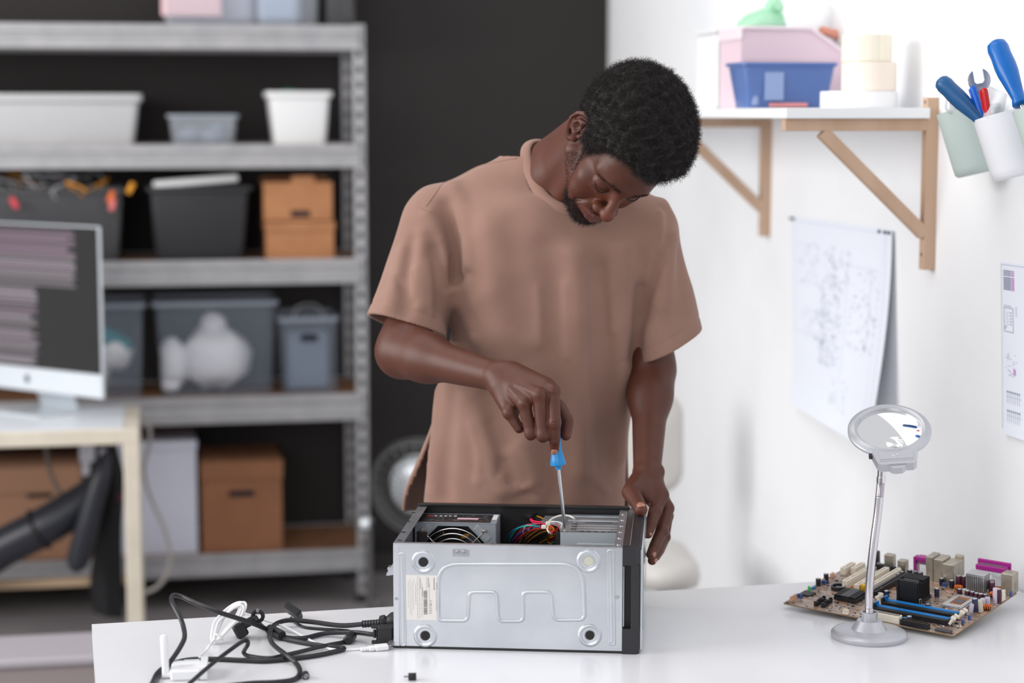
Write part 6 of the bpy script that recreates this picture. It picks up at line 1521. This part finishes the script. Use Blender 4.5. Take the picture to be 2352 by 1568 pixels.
# ---- torso and shirt
TOR = np.array([[1.54, .080, 3.700, .10, .075], [1.50, .084, 3.706, .165, .098], [1.44, .088, 3.724, .198, .118], [1.36, .090, 3.742, .205, .130], [1.25, .082, 3.762, .200, .136],
                [1.12, .052, 3.788, .195, .134], [1.00, .032, 3.800, .197, .134], [.90, .024, 3.808, .202, .138], [.72, .020, 3.812, .207, .142]])[::-1]
TOR = TOR.copy()
_zz = np.linspace(.72, 1.54, 60); _tt = np.stack([np.interp(_zz, TOR[:, 0], TOR[:, i]) for i in range(1, 5)], 1)
_k = np.ones(7) / 7; _tt = np.stack([np.convolve(np.pad(_tt[:, i], 3, mode='edge'), _k, 'valid') for i in range(4)], 1)
def torso(P, off=0.0, flare=True):
    z = P[:, 2]; cx, cy, rx, ry = [np.interp(z, _zz, _tt[:, i]).astype(f32) for i in range(4)]
    x = P[:, 0] - cx; y = P[:, 1] - cy
    if flare:                                          # back panel swings out at his right side
        fl = np.clip((1.10 - z) / .24, 0, 1); fl = fl * fl * (3 - 2 * fl)
        bk = np.clip((y + .015) / .03, 0, 1); sd = np.clip((-x - .05) / .15, 0, 1)
        x = x + .046 * fl * bk * sd
        sd2 = np.clip((x - .05) / .15, 0, 1); x = x - .012 * fl * bk * sd2
    rx = rx + off; ry = ry + off
    k0 = np.sqrt((x / rx) ** 2 + (y / ry) ** 2) + 1e-6; k1 = np.sqrt((x / rx ** 2) ** 2 + (y / ry ** 2) ** 2) + 1e-6
    d = k0 * (k0 - 1) / k1
    return smax(d, z - 1.515, .05)
RHEM, LHEM = A_(938, 752, 3.700), A_(1541, 792, 3.715)
rs_dir = (RHEM - RSH) / np.linalg.norm(RHEM - RSH); ls_dir = (LHEM - LSH) / np.linalg.norm(LHEM - LSH)
rsl = cone(RSH, RHEM + rs_dir * .06, .070, .0875); lsl = cone(A_(1496, 545, 3.70), LHEM + ls_dir * .06, .052, .071)
shd = [cone(A_(1226, 396, 3.735), A_(1016, 504, 3.765), .050, .066), cone(A_(1330, 420, 3.72), A_(1490, 512, 3.705), .050, .048), cone(A_(1226, 396, 3.735), A_(1330, 420, 3.72), .050, .050)]
def shirt_base(P):
    d = torso(P)
    for s in shd: d = smin(d, s(P), .05)
    d = smin(d, rsl(P), .022); d = smin(d, lsl(P), .022)
    return d
def project(p, fn, n=12):
    p = np.array(p, f32)
    for _ in range(n):
        e = .002; Q = np.stack([p] + [p + e * np.eye(3)[i] for i in range(3)] ).astype(f32); d = fn(Q)
        g = (d[1:] - d[0]) / e; p = p - d[0] * g / (g @ g + 1e-6)
    return p
def on_front(px, py, Y0=3.55):                          # march along the sight line to the cloth
    o = np.array([0, 0, CAM_Z]); d = np.array(at(px, py, Y=1.0)) - o; ts = np.linspace(Y0, 3.95, 200)
    v = shirt_base((o + ts[:, None] * d).astype(f32)); k = np.argmax(v < 0)
    return o + ts[k if v[k] < 0 else int(np.argmin(v))] * d
folds = []                                             # (points, amplitude, width)
def fold(pts, amp, w):
    P = [on_front(840 + x / 1.7425, 300 + y / 1.7425) for x, y in pts]; P = chain(P, 3); folds.append((chainc(P, [0.0] * len(P)), amp, w, np.min(P, 0).astype(f32) - 2.6 * w, np.max(P, 0).astype(f32) + 2.6 * w))
for pts, a, w in (([(345, 225), (390, 330), (412, 430), (412, 530)], .008, .017), ([(325, 300), (345, 440), (352, 590)], -.008, .018), ([(250, 340), (300, 420), (330, 520)], .006, .016),
                  ([(365, 596), (390, 590), (415, 572)], -.005, .012), ([(405, 600), (378, 660), (395, 740), (430, 830)], .008, .018), ([(318, 700), (350, 780), (420, 890)], -.010, .026),
                  ([(150, 480), (120, 600), (95, 700)], .006, .018), ([(225, 420), (215, 560), (228, 690)], .007, .017), ([(275, 480), (290, 600), (300, 720)], -.006, .015), ([(190, 440), (165, 600), (160, 720)], -.006, .015),
                  ([(480, 420), (520, 700), (560, 900)], .006, .035), ([(600, 380), (640, 700), (650, 900)], -.005, .035), ([(720, 480), (760, 700), (745, 1100), (740, 1450)], -.010, .030), ([(845, 500), (855, 760), (865, 1050), (870, 1350)], .010, .026),
                  ([(935, 560), (950, 900), (960, 1300)], -.010, .028), ([(1035, 480), (1040, 640), (1030, 860), (1020, 1050), (1010, 1300)], .011, .024), ([(1095, 640), (1080, 800), (1060, 900)], -.008, .018),
                  ([(1190, 285), (1188, 380), (1180, 470)], .005, .014), ([(1205, 330), (1200, 420), (1165, 560), (1115, 740)], -.007, .017), ([(1228, 420), (1215, 560), (1185, 700)], .006, .017), ([(1255, 500), (1262, 640), (1268, 740)], -.005, .016),
                  ([(290, 1050), (275, 1250), (262, 1440)], .007, .021), ([(345, 1060), (330, 1250), (320, 1450)], -.007, .019), ([(410, 1080), (470, 1200), (500, 1330), (545, 1440)], .007, .018), ([(480, 1060), (530, 1180), (560, 1250)], -.006, .016),
                  ([(470, 1400), (520, 1440), (600, 1430)], .005, .012), ([(560, 1330), (600, 1420), (690, 1450)], -.005, .014), ([(640, 1250), (680, 1350), (700, 1460)], .006, .018), ([(455, 850), (560, 820), (640, 850)], .004, .025), ([(400, 700), (500, 650)], .004, .020)):
    fold(pts, a, w)
for pts, a, w in (([(355, 240), (372, 330), (385, 400)], .003, .008), ([(300, 440), (322, 520), (340, 600)], .0035, .008), ([(338, 520), (352, 560), (375, 590)], -.0035, .008), ([(395, 560), (372, 600), (350, 640)], .003, .007),
                  ([(245, 540), (255, 640), (262, 730)], .0035, .009), ([(200, 560), (190, 660)], .003, .009), ([(130, 600), (180, 690)], -.003, .009), ([(330, 660), (345, 740), (375, 820)], .0035, .009), ([(425, 640), (470, 760)], .003, .010),
                  ([(1180, 330), (1176, 420), (1150, 500)], .0035, .008), ([(1140, 520), (1120, 620), (1100, 720)], .0035, .009), ([(1195, 560), (1160, 680)], .003, .009), ([(430, 1180), (460, 1300), (450, 1400)], .0035, .010), ([(545, 1390), (590, 1440), (660, 1420)], .0035, .009),
                  ([(640, 1430), (700, 1450), (760, 1440)], .003, .008), ([(500, 1180), (540, 1290), (530, 1380)], -.0035, .010), ([(900, 1380), (960, 1440)], .003, .010), ([(690, 640), (700, 860)], .003, .012), ([(800, 620), (808, 900)], .003, .011), ([(890, 600), (905, 860), (905, 1100)], -.003, .011), ([(985, 560), (990, 800)], .003, .011)):
    fold(pts, a, w)
raxis = cone(RHEM + rs_dir * .02, RHEM + rs_dir * .30, .0, .0); laxis = cone(LHEM + ls_dir * .02, LHEM + ls_dir * .3, .0, .0)
rn = rs_dir + np.array([-.10, 0, -.25]); rn = (rn / np.linalg.norm(rn)).astype(f32); ln = ls_dir + np.array([.36, 0, .0]); ln = (ln / np.linalg.norm(ln)).astype(f32)
def shirt_solid(P):
    d = shirt_base(P)
    for f, a, w, lo_, hi_ in folds:
        m = ((P > lo_) & (P < hi_)).all(1)
        if m.any(): e = f(P[m]); d[m] -= 1.4 * a * np.exp(-(e / w) ** 2)
    for pt, nn, ax in ((RHEM, rn, raxis), (LHEM, ln, laxis)):   # stitched hem lines of the sleeves
        m = np.linalg.norm(P - pt.astype(f32), axis=1) < .14
        if m.any(): a = (P[m] - pt.astype(f32)) @ nn; d[m] += .0013 * np.exp(-((a + .024) / .0028) ** 2)
    d = d - .0022 * np.sin(P[:, 0] * 47 + 1.3 * np.sin(P[:, 2] * 21)) * np.sin(P[:, 2] * 17 + P[:, 1] * 23 + P[:, 0] * 12)
    return d
cpx = [(1246, 324, 3.745), (1216, 333, 3.725), (1205, 356, 3.70), (1213, 394, 3.66), (1236, 428, 3.63), (1268, 460, 3.60), (1305, 482, 3.585), (1350, 482, 3.59), (1390, 458, 3.61), (1405, 415, 3.65), (1390, 370, 3.70), (1320, 338, 3.75)]
def fold_free(P): return shirt_solid(P)
neck_dir = hw((0, -.03, -.03)) - NB; neck_dir /= np.linalg.norm(neck_dir)
cl = np.array(chain([tuple(project(A_(*p), fold_free)) for p in cpx], 3, True))
for _ in range(6): cl = (np.roll(cl, 1, 0) + 2 * cl + np.roll(cl, -1, 0)) / 4
cl = [p for p in cl]
clc = np.array(chain([tuple(p) for p in cl], 1, True))
ne1 = np.cross(neck_dir, [0, 0, 1.0]); ne1 /= np.linalg.norm(ne1); ne2 = np.cross(neck_dir, ne1)
cl2 = np.stack([(clc - NB) @ ne1, (clc - NB) @ ne2], 1).astype(f32); cmid = cl2.mean(0); clh = float(((clc - NB) @ neck_dir).min())
def neck_hole(P):
    """signed distance (below zero inside) to the prism over the collar loop"""
    out = np.full(len(P), .2, f32); Q = P - NB.astype(f32)
    m = (np.linalg.norm(Q, axis=1) < .22); q = Q[m]
    if not m.any(): return out
    x = np.stack([q @ ne1.astype(f32), q @ ne2.astype(f32)], 1); d = np.full(len(x), 9.0, f32); w = np.zeros(len(x), bool)
    for a, b in zip(cl2, np.roll(cl2, -1, 0)):
        e = b - a; v = x - a; h = np.clip((v @ e) / (e @ e), 0, 1); d = np.minimum(d, np.linalg.norm(v - h[:, None] * e, axis=1))
        c = (a[1] > x[:, 1]) != (b[1] > x[:, 1]); w ^= c & (x[:, 0] < (b[0] - a[0]) * (x[:, 1] - a[1]) / (b[1] - a[1] + 1e-12) + a[0])
    out[m] = np.maximum(np.where(w, -d, d), clh - .03 - q @ neck_dir.astype(f32)); return out
slit0 = 1.035
def shirt_fn(P):
    S = shirt_solid(P); d = np.maximum(S, -(S + .0075))
    d = np.maximum(d, -neck_hole(P))
    a = (P - RHEM.astype(f32)) @ rn; d = np.maximum(d, -np.maximum(-a, raxis(P) - .092))
    a = (P - LHEM.astype(f32)) @ ln; d = np.maximum(d, -np.maximum(-a, laxis(P) - .080))
    z = P[:, 2]; yl = P[:, 1] - np.interp(z, _zz, _tt[:, 1]).astype(f32)
    hem = np.where(yl < -.005, .84, .868 - .02 * np.clip(yl / .1, 0, 1)).astype(f32)
    d = np.maximum(d, hem - z)
    w = .004 + np.clip(slit0 - z, 0, .2) * .08
    sl = np.maximum(np.maximum(np.abs(yl + .002) - w, z - slit0), np.abs(P[:, 0] - np.float32(.03)) * -1 + .15)
    return np.maximum(d, -sl)

m_shirt = mat('brown cotton jersey', (146, 113, 100), .92, var=((138, 106, 93), 9, .35, .65), bump=(900, .22), sheen=.12, bdist=.0012)
def skin_material():
    m = bpy.data.materials.new('dark brown skin'); m.use_nodes = True; nt = m.node_tree; b = nt.nodes['Principled BSDF']
    a = nt.nodes.new('ShaderNodeAttribute'); a.attribute_name = 'skin_tone'
    tc = nt.nodes.new('ShaderNodeTexCoord')
    n = nt.nodes.new('ShaderNodeTexNoise'); n.inputs['Scale'].default_value = 45; n.inputs['Detail'].default_value = 5; nt.links.new(tc.outputs['Object'], n.inputs['Vector'])
    r = nt.nodes.new('ShaderNodeMapRange'); r.inputs['To Min'].default_value = .82; r.inputs['To Max'].default_value = 1.18; nt.links.new(n.outputs['Fac'], r.inputs['Value'])
    mx = nt.nodes.new('ShaderNodeVectorMath'); mx.operation = 'SCALE'; nt.links.new(a.outputs['Color'], mx.inputs[0]); nt.links.new(r.outputs['Result'], mx.inputs['Scale'])
    nt.links.new(mx.outputs['Vector'], b.inputs['Base Color'])
    b.inputs['Roughness'].default_value = .5; b.inputs['Specular IOR Level'].default_value = .42
    b.inputs['Subsurface Weight'].default_value = .06; b.inputs['Subsurface Radius'].default_value = (.008, .003, .002); b.inputs['Subsurface Scale'].default_value = .4
    n2 = nt.nodes.new('ShaderNodeTexNoise'); n2.inputs['Scale'].default_value = 420; n2.inputs['Detail'].default_value = 3; nt.links.new(tc.outputs['Object'], n2.inputs['Vector'])
    bp = nt.nodes.new('ShaderNodeBump'); bp.inputs['Strength'].default_value = .16; bp.inputs['Distance'].default_value = .0012; nt.links.new(n2.outputs['Fac'], bp.inputs['Height']); nt.links.new(bp.outputs['Normal'], b.inputs['Normal'])
    return m
m_skin = skin_material()

pieces = []
hc = [hw(p) for p in ((-.1, -.13, -.13), (.1, .13, .13), (-.1, .13, -.13), (.1, -.13, .13), (-.1, .13, .13), (.1, -.13, -.13), (.1, .13, -.13), (-.1, -.13, .13))] + [NB + [-.1, -.08, -.07], NB + [.1, .08, 0]]
pieces.append(surface(headneck, np.min(hc, 0), np.max(hc, 0), .0016, keep=lambda V: (V - NB) @ neck_dir > -.05))
def box_of(pts, m): pts = np.array(pts); return pts.min(0) - m, pts.max(0) + m
fp = [p for ps, _ in rfin for p in ps]
lo, hi = box_of([REL, RWR, REL + (RSH - REL) * .45] + fp, .062); pieces.append(surface(rarm_fn, lo, hi, .0017, keep=lambda V: V[:, 2] < (REL + (RSH - REL) * .42)[2]))
fp = [p for ps, _ in lfin for p in ps]
lo, hi = box_of([LEL, LWR, LEL + (LSH - LEL) * .45] + fp, .058); pieces.append(surface(larm_fn, lo, hi, .0017, keep=lambda V: V[:, 2] < (LEL + (LSH - LEL) * .42)[2]))
def core(P):
    d = torso(P, -.035, False)
    for s in (cone(NB + [0, .015, -.08], RSH, .05, .05), cone(NB + [.03, .01, -.08], LSH, .05, .048), cone(RSH, REL, .052, .0445), cone(LSH, LEL, .05, .041), neck): d = smin(d, s(P), .03)
    return d
pieces.append(surface(core, (-.32, 3.58, .80), (.40, 3.96, 1.60), .009, keep=lambda V: ((V - NB) @ neck_dir < -.03) & (V[:, 2] > min((REL + (RSH - REL) * .40)[2], 9) * (np.abs(V[:, 0] - .05) > .19)) & (V[:, 2] > .82)))
Vs, Qs, o = [], [], 0
for V, Q in pieces: Vs.append(V); Qs.append(Q + o); o += len(V)
BV, BQ = np.concatenate(Vs), np.concatenate(Qs)
# skin colours
base = np.array(lin((82, 42, 29))); lips = np.array(lin((94, 49, 42))); warm = np.array(lin((102, 50, 32))); nailc = np.array(lin((196, 148, 130)))
col = np.tile(base, (len(BV), 1)); nh = len(pieces[0][0]); L = to_local(pieces[0][0])
def blend(c, w, rng=slice(None)):
    global col
    w = np.clip(w, 0, 1)[:, None]; col[rng] = col[rng] * (1 - w) + c * w
fx_ = np.abs(L[:, 0])
blend(np.array(lin((100, 52, 34))), (1 - np.sqrt((fx_ / .05) ** 2 + ((L[:, 2] + .03) / .05) ** 2)) * 1.2 * (L[:, 1] > .04), slice(0, nh))
lipd = np.minimum(*[chainc(p, [0] * len(p))(L.astype(f32)) / w for p, w in (([(-.025, .0885, -.0735), (-.012, .103, -.0700), (0, .108, -.0690), (.012, .103, -.0700), (.025, .0885, -.0735)], .0062), ([(-.024, .0885, -.0765), (-.011, .103, -.0805), (0, .108, -.0825), (.011, .103, -.0805), (.024, .0885, -.0765)], .0082))])
blend(lips, (1.25 - lipd) * 3, slice(0, nh))
# fingertips and the inner hand are a little warmer
for k, fin in ((1, rfin), (2, lfin)):
    a0 = sum(len(p[0]) for p in pieces[:k]); a1 = a0 + len(pieces[k][0]); P = pieces[k][0]
    for ps, rs in fin: blend(warm, (1 - np.linalg.norm(P - ps[-1], axis=1) / .016) * 1.4, slice(a0, a1))
man = mesh_np('person', BV, BQ, m_skin, None, col)
tag(man, 'person in a brown T-shirt bending over the open computer with a blue screwdriver', 'person')
SV, SQ = surface(shirt_fn, (-.335, 3.56, .82), (.42, 3.98, 1.58), .0028)
shirt = mesh_np('t_shirt', SV, SQ, m_shirt, man)
# collar band, seams
def lay(pts, fn, off=.0): return [tuple(project(p, fn) ) for p in pts]
cc = np.array(chain([tuple(p) for p in cl], 2, True)); nC = len(cc); rows = []
def grad(p):
    Q = np.stack([p] + [p + .003 * np.eye(3)[i] for i in range(3)]).astype(f32); d = shirt_base(Q); g = (d[1:] - d[0]); return g / (np.linalg.norm(g) + 1e-9)
ctrC = cc.mean(0); sides = []
for i in range(nC):
    t = cc[(i + 1) % nC] - cc[i - 1]; t /= np.linalg.norm(t); n_ = grad(cc[i]); sd_ = np.cross(t, n_); sd_ /= np.linalg.norm(sd_)
    if sd_ @ (ctrC - cc[i]) < 0: sd_ = -sd_
    sd_ = sd_ + neck_dir * .55; sd_ /= np.linalg.norm(sd_); sides.append((t, sd_))
sm = np.array([q[1] for q in sides]); sm = sum(np.roll(sm, k, 0) for k in range(-5, 6)); sm /= np.linalg.norm(sm, axis=1)[:, None]
for i in range(nC):
    t = sides[i][0]; u = sm[i]; w = np.cross(t, u); row = []
    for k in range(14):
        a = 2 * PI * k / 14; row.append(tuple(cc[i] + u * (.0118 * math.cos(a) + .0008) + w * .0052 * math.sin(a)))
    rows.append(row)
rows.append(rows[0])
bb = B(); bb.grid(rows, closed=True); build('collar', bb, m_shirt, man, angle=180)
def seam(name, pts, r=.0013):
    P = [on_front(840 + x / 1.7425, 300 + y / 1.7425) for x, y in pts]; P = chain([tuple(p) for p in P], 8); P = [project(p, shirt_solid) for p in P]
    bb = B(); bb.tube([tuple(p) for p in P], r, 6, flat=1.0); build(name, bb, m_shirt, man, angle=180)
seam('shoulder_seam', [(602, 108), (520, 128), (430, 155), (340, 195), (290, 240), (240, 305)]); seam('sleeve_seam', [(215, 306), (250, 330), (300, 378), (335, 430), (352, 500)])
# trousers and shoes (below the table)
m_jean = mat('dark grey trousers', (62, 54, 60), .85, bump=(200, .2)); m_shoe = mat('dark shoe', (40, 38, 38), .6)
trs = combine([(cone((.02, 3.83, .96), (.02, 3.82, .86), .145, .15), 0, '+'), (cone((-.075, 3.83, .86), (-.095, 3.86, .48), .088, .068), .04, '+'), (cone((.115, 3.83, .86), (.125, 3.86, .48), .088, .068), .04, '+'),
               (cone((-.095, 3.86, .48), (-.10, 3.90, .09), .066, .054), .02, '+'), (cone((.125, 3.86, .48), (.135, 3.90, .09), .066, .054), .02, '+')])
tq = lambda P: np.maximum(np.maximum(trs(P), P[:, 2] - 1.06), .05 - P[:, 2])
V, Q = surface(lambda P: np.where(P[:, 2] > .78, np.maximum(tq(P), torso(P, -.012, False)), tq(P)), (-.2, 3.66, .03), (.24, 4.0, 1.08), .009); mesh_np('trousers', V, Q, m_jean, man)
for x in (-.10, .135):
    V, Q = surface(combine([(ell((x, 3.80, .045), (.048, .135, .045)), 0, '+'), (cone((x, 3.89, .05), (x, 3.89, .10), .042, .045), .03, '+'), (lambda P: P[:, 2] - .006, .004, '-')]), (x - .08, 3.64, -.01), (x + .08, 3.97, .17), .006); mesh_np('shoe', V, Q, m_shoe, man)
# nails
m_nail = mat('finger nail', (168, 116, 98), .3, coat=.3)
def nail(tip, prev, out, w=.0058, l=.0085, r=.0092, name='finger_nail'):
    d = (tip - prev); d /= np.linalg.norm(d); o = np.array(out, float); o -= d * (o @ d); o /= np.linalg.norm(o); s = np.cross(d, o)
    rows = []
    for i in range(7):
        u = -1 + 2 * i / 6; row = []
        for j in range(7):
            v = -1 + 2 * j / 6; cur = 1 - .12 * v * v
            if u < 0: cur *= math.sqrt(1 - (.75 * u) ** 2 * .9)
            else: cur *= math.sqrt(max(.05, 1 - (.8 * u) ** 4))
            row.append(tuple(tip + d * (u * l * .5 + .0015 * (1 - v * v) * (1 if u > 0 else -.5)) + s * v * w * cur + o * (r + .0008 - .0022 * v * v - .0012 * max(0, u) ** 2)))
        rows.append(row)
    bb = B(); bb.grid(rows, thick=.0012); build(name, bb, m_nail, man, angle=180)
nail(rfin[0][0][3] + np.array([0, 0, -.001]), rfin[0][0][2], (0, -1, .1), w=.0066, l=.0095, r=.0083)
nail(lfin[4][0][3] + np.array([.0, 0, .0]), lfin[4][0][2], (.05, -.75, .65), w=.0088, l=.0115, r=.0118)
nail(lfin[0][0][3], lfin[0][0][2], (.55, -.8, -.05), r=.0084); nail(lfin[1][0][3], lfin[1][0][2], (.65, -.75, -.05), r=.0084); nail(lfin[2][0][3], lfin[2][0][2], (.65, -.72, -.1), r=.008)

# ---- hair
m_hair = mat('black hair', (33, 27, 27), .65, spec=.4)
hair_l = combine([(ell((0, -.020, .057), (.0940, .104, .097)), 0, '+'), (ell((0, .017, .075), (.084, .089, .080)), .03, '+')])
hair_pl = np.array([0, -.46, .888])
def hairline(L):
    """below zero where hair grows"""
    x, y, z = np.abs(L[:, 0]), L[:, 1], L[:, 2]
    front = .064 - .012 * np.clip(1 - ((x - .043) / .014) ** 2, 0, 1) * -1 + .006 * np.clip(x / .03, 0, 1)
    line = np.interp(y, [-.12, -.07, -.048, -.030, -.010, .006, .014, .030, .036, .046, .060, .078, .10], [-.055, -.045, .000, .036, .044, .038, .004, -.006, .030, .058, .074, .080, .082])
    line = np.where(y > .05, line + .012 * np.exp(-((x - .044) / .014) ** 2), line)
    return line - z
def hair_fn(P):
    L = to_local(P).astype(f32)
    d = hair_l(L); d = smax(d, hairline(L).astype(f32) * .8, .014)
    bump = .0022 * np.sin(L[:, 0] * 190 + 2 * np.sin(L[:, 2] * 90)) * np.sin(L[:, 1] * 210 + L[:, 2] * 60) + .0016 * np.sin(L[:, 2] * 260 + L[:, 0] * 130) * np.sin(L[:, 1] * 290)
    return (d - bump) * HS
lo, hi = np.min([hw((a, b, c)) for a in (-.11, .11) for b in (-.15, .12) for c in (-.07, .16)], 0), np.max([hw((a, b, c)) for a in (-.11, .11) for b in (-.15, .12) for c in (-.07, .16)], 0)
HV, HQ = surface(hair_fn, lo, hi, .003)
hair = mesh_np('hair', HV, HQ, m_hair, man)
rg = np.random.default_rng(3)
def sample(V, Q, n, weight=None):
    a, b, c, d = V[Q[:, 0]], V[Q[:, 1]], V[Q[:, 2]], V[Q[:, 3]]
    N = np.cross(c - a, d - b); ar = np.linalg.norm(N, axis=1) + 1e-12; w = ar.copy()
    if weight is not None: w = w * weight((a + c) / 2)
    k = rg.choice(len(Q), n, p=w / w.sum()); u, v = rg.random((2, n, 1))
    P = (a[k] * (1 - u) + b[k] * u) * (1 - v) + (d[k] * (1 - u) + c[k] * u) * v
    return P, N[k] / ar[k][:, None]
def strands(P, N, length, rad, curl, steps=6, lean=.6, turns=1.2):
    n = len(P); r = rg.normal(size=(n, 3)); D = N + lean * r; D /= np.linalg.norm(D, axis=1)[:, None]
    Uo = np.cross(D, rg.normal(size=(n, 3))); Uo /= np.linalg.norm(Uo, axis=1)[:, None] + 1e-9; W = np.cross(D, Uo)
    ph = rg.random(n) * 6.28; tr = turns * (.6 + .8 * rg.random(n)); len_ = length * (.6 + .8 * rg.random(n))
    pts = []
    for i in range(steps + 1):
        t = i / steps; a = ph + 6.28 * tr * t; cr = curl * min(1, t * 3)
        pts.append(P + D * (len_ * t)[:, None] + (Uo * np.cos(a)[:, None] + W * np.sin(a)[:, None]) * cr)
    X = np.stack(pts, 1)
    T = np.gradient(X, axis=1); T /= np.linalg.norm(T, axis=2)[:, :, None] + 1e-9
    Bn = np.cross(T, Uo[:, None]); Bn /= np.linalg.norm(Bn, axis=2)[:, :, None] + 1e-9; Cn = np.cross(T, Bn)
    rr = rad * np.linspace(1, .35, steps + 1)[None, :, None]
    ring = np.stack([X + rr * (Bn * math.cos(a) + Cn * math.sin(a)) for a in (0, 2.0944, 4.1888)], 2)   # n, steps+1, 3, 3
    V = ring.reshape(-1, 3); base_ = (np.arange(n) * (steps + 1) * 3)[:, None, None]
    i = np.arange(steps)[None, :, None]; k = np.arange(3)[None, None, :]; k2 = (k + 1) % 3
    Q = np.stack([base_ + i * 3 + k, base_ + i * 3 + k2, base_ + (i + 1) * 3 + k2, base_ + (i + 1) * 3 + k], -1).reshape(-1, 4)
    return V, Q
P, N = sample(HV, HQ, 27000); V, Q = strands(P, N, .0110, .00030, .0022, steps=5, lean=.75)
c = mesh_np('hair_curls', V, Q, m_hair, hair); c['kind'] = 'stuff'
# beard, sideburn stubble, moustache, brows, lashes
HVb, HQb = pieces[0]
def wt_beard(C):
    L = to_local(C); x, y, z = np.abs(L[:, 0]), L[:, 1], L[:, 2]
    goat = (z < -.092 + .010 * (x / .03)) & (y > .045) & (x < .040) & (y < .112)
    under = (z < -.088) & (y > .01) & (y <= .045) & (x < .05)
    return 6.0 * goat + 1e-9
def wt_stub(C):
    L = to_local(C); x, y, z = np.abs(L[:, 0]), L[:, 1], L[:, 2]
    jaw = (z < np.interp(y, [-.02, .02, .03, .05, .07, .09], [-.02, -.010, -.035, -.070, -.088, -.095])) & (y > .010) & (z > -.112) & (x > .02)
    mus = (z > -.066) & (z < -.054) & (y > .088) & (x > .006) & (x < .026)
    side = (y > .004) & (y < .034) & (z < .01) & (z > -.06) & (x > .050)
    return 1.0 * jaw + 1.8 * mus + 2.0 * side + 1e-9
P, N = sample(HVb, HQb, 3600, wt_beard); V1_, Q1_ = strands(P, N, .0095, .00030, .0012, steps=5, lean=.55, turns=.9)
P, N = sample(HVb, HQb, 4600, wt_stub); V2_, Q2_ = strands(P, N, .0024, .00018, .0004, steps=3, lean=.8, turns=.5)
bd = mesh_np('beard', np.concatenate([V1_, V2_]), np.concatenate([Q1_, Q2_ + len(V1_)]), m_hair, man)
for s in (-1, 1):
    def wt_brow(C):
        L = to_local(C); x, y, z = L[:, 0] * s, L[:, 1], L[:, 2]
        arch = .021 + .006 * np.clip((x - .014) / .02, 0, 1) - .010 * np.clip((x - .036) / .016, 0, 1)
        return ((np.abs(z - arch) < .0036) & (x > .012) & (x < .054) & (y > .05)) + 1e-12
    P, N = sample(HVb, HQb, 420, wt_brow); V, Q = strands(P, N, .0030, .00020, .0003, steps=3, lean=.9, turns=.3); mesh_np('eyebrow', V, Q, m_hair, man)
    pts = [hw((s * .0475, .0790, -.0045)), hw((s * .040, .0872, -.0098)), hw((s * .031, .0892, -.0112)), hw((s * .022, .0872, -.0088)), hw((s * .0178, .0858, -.0052))]
    bb = B(); cc = chain([tuple(p) for p in pts], 6); bb.tube(cc, [.0004] + [.0011] * (len(cc) - 2) + [.0004], 6)
    for k in range(2, len(cc) - 2, 2): d_ = HR @ np.array([s * .2, .7, -.7]); p = np.array(cc[k]); bb.tube([tuple(p), tuple(p + d_ * .004)], [.0003, .0001], 3)
    build('eyelashes', bb, m_hair, man, angle=180)

# ---- the screwdriver in his hand
tip = np.array(SCREW_TIP); top_ = A_(1281.5, 1062, 3.386); dr = (top_ - tip) / np.linalg.norm(top_ - tip)
sd = thing('screwdriver', 'blue screwdriver in the hand of the man, its tip on a screw in the computer', 'screwdriver', tuple(tip), rot=Vector(dr).to_track_quat('Z', 'Y').to_euler())
L0 = float((A_(1283, 1076, 3.386) - tip) @ dr)
bb = B(); bb.lathe([(0, 0), (.0012, 0), (.0028, .008), (.0032, .012), (.0032, L0 + .01), (0, L0 + .01)], 16); build('shaft', bb, m_steel, sd)
bb = B(); oct8 = 8; prof = [(0, L0 - .001), (.0055, L0 - .001), (.0058, L0 + .004), (.0058, L0 + .006)]; bb.lathe(prof, 20)
pr2 = [(.0062, L0 + .006), (.0135, L0 + .0068), (.0142, L0 + .010), (.0125, L0 + .018), (.0100, L0 + .030), (.0092, L0 + .042), (.0105, L0 + .060), (.0120, L0 + .085), (.0118, L0 + .098), (.009, L0 + .104), (0, L0 + .105)]
bb.lathe(pr2, 12); build('handle', bb, mat('bright blue grip', (24, 134, 200), .35), sd, angle=25)
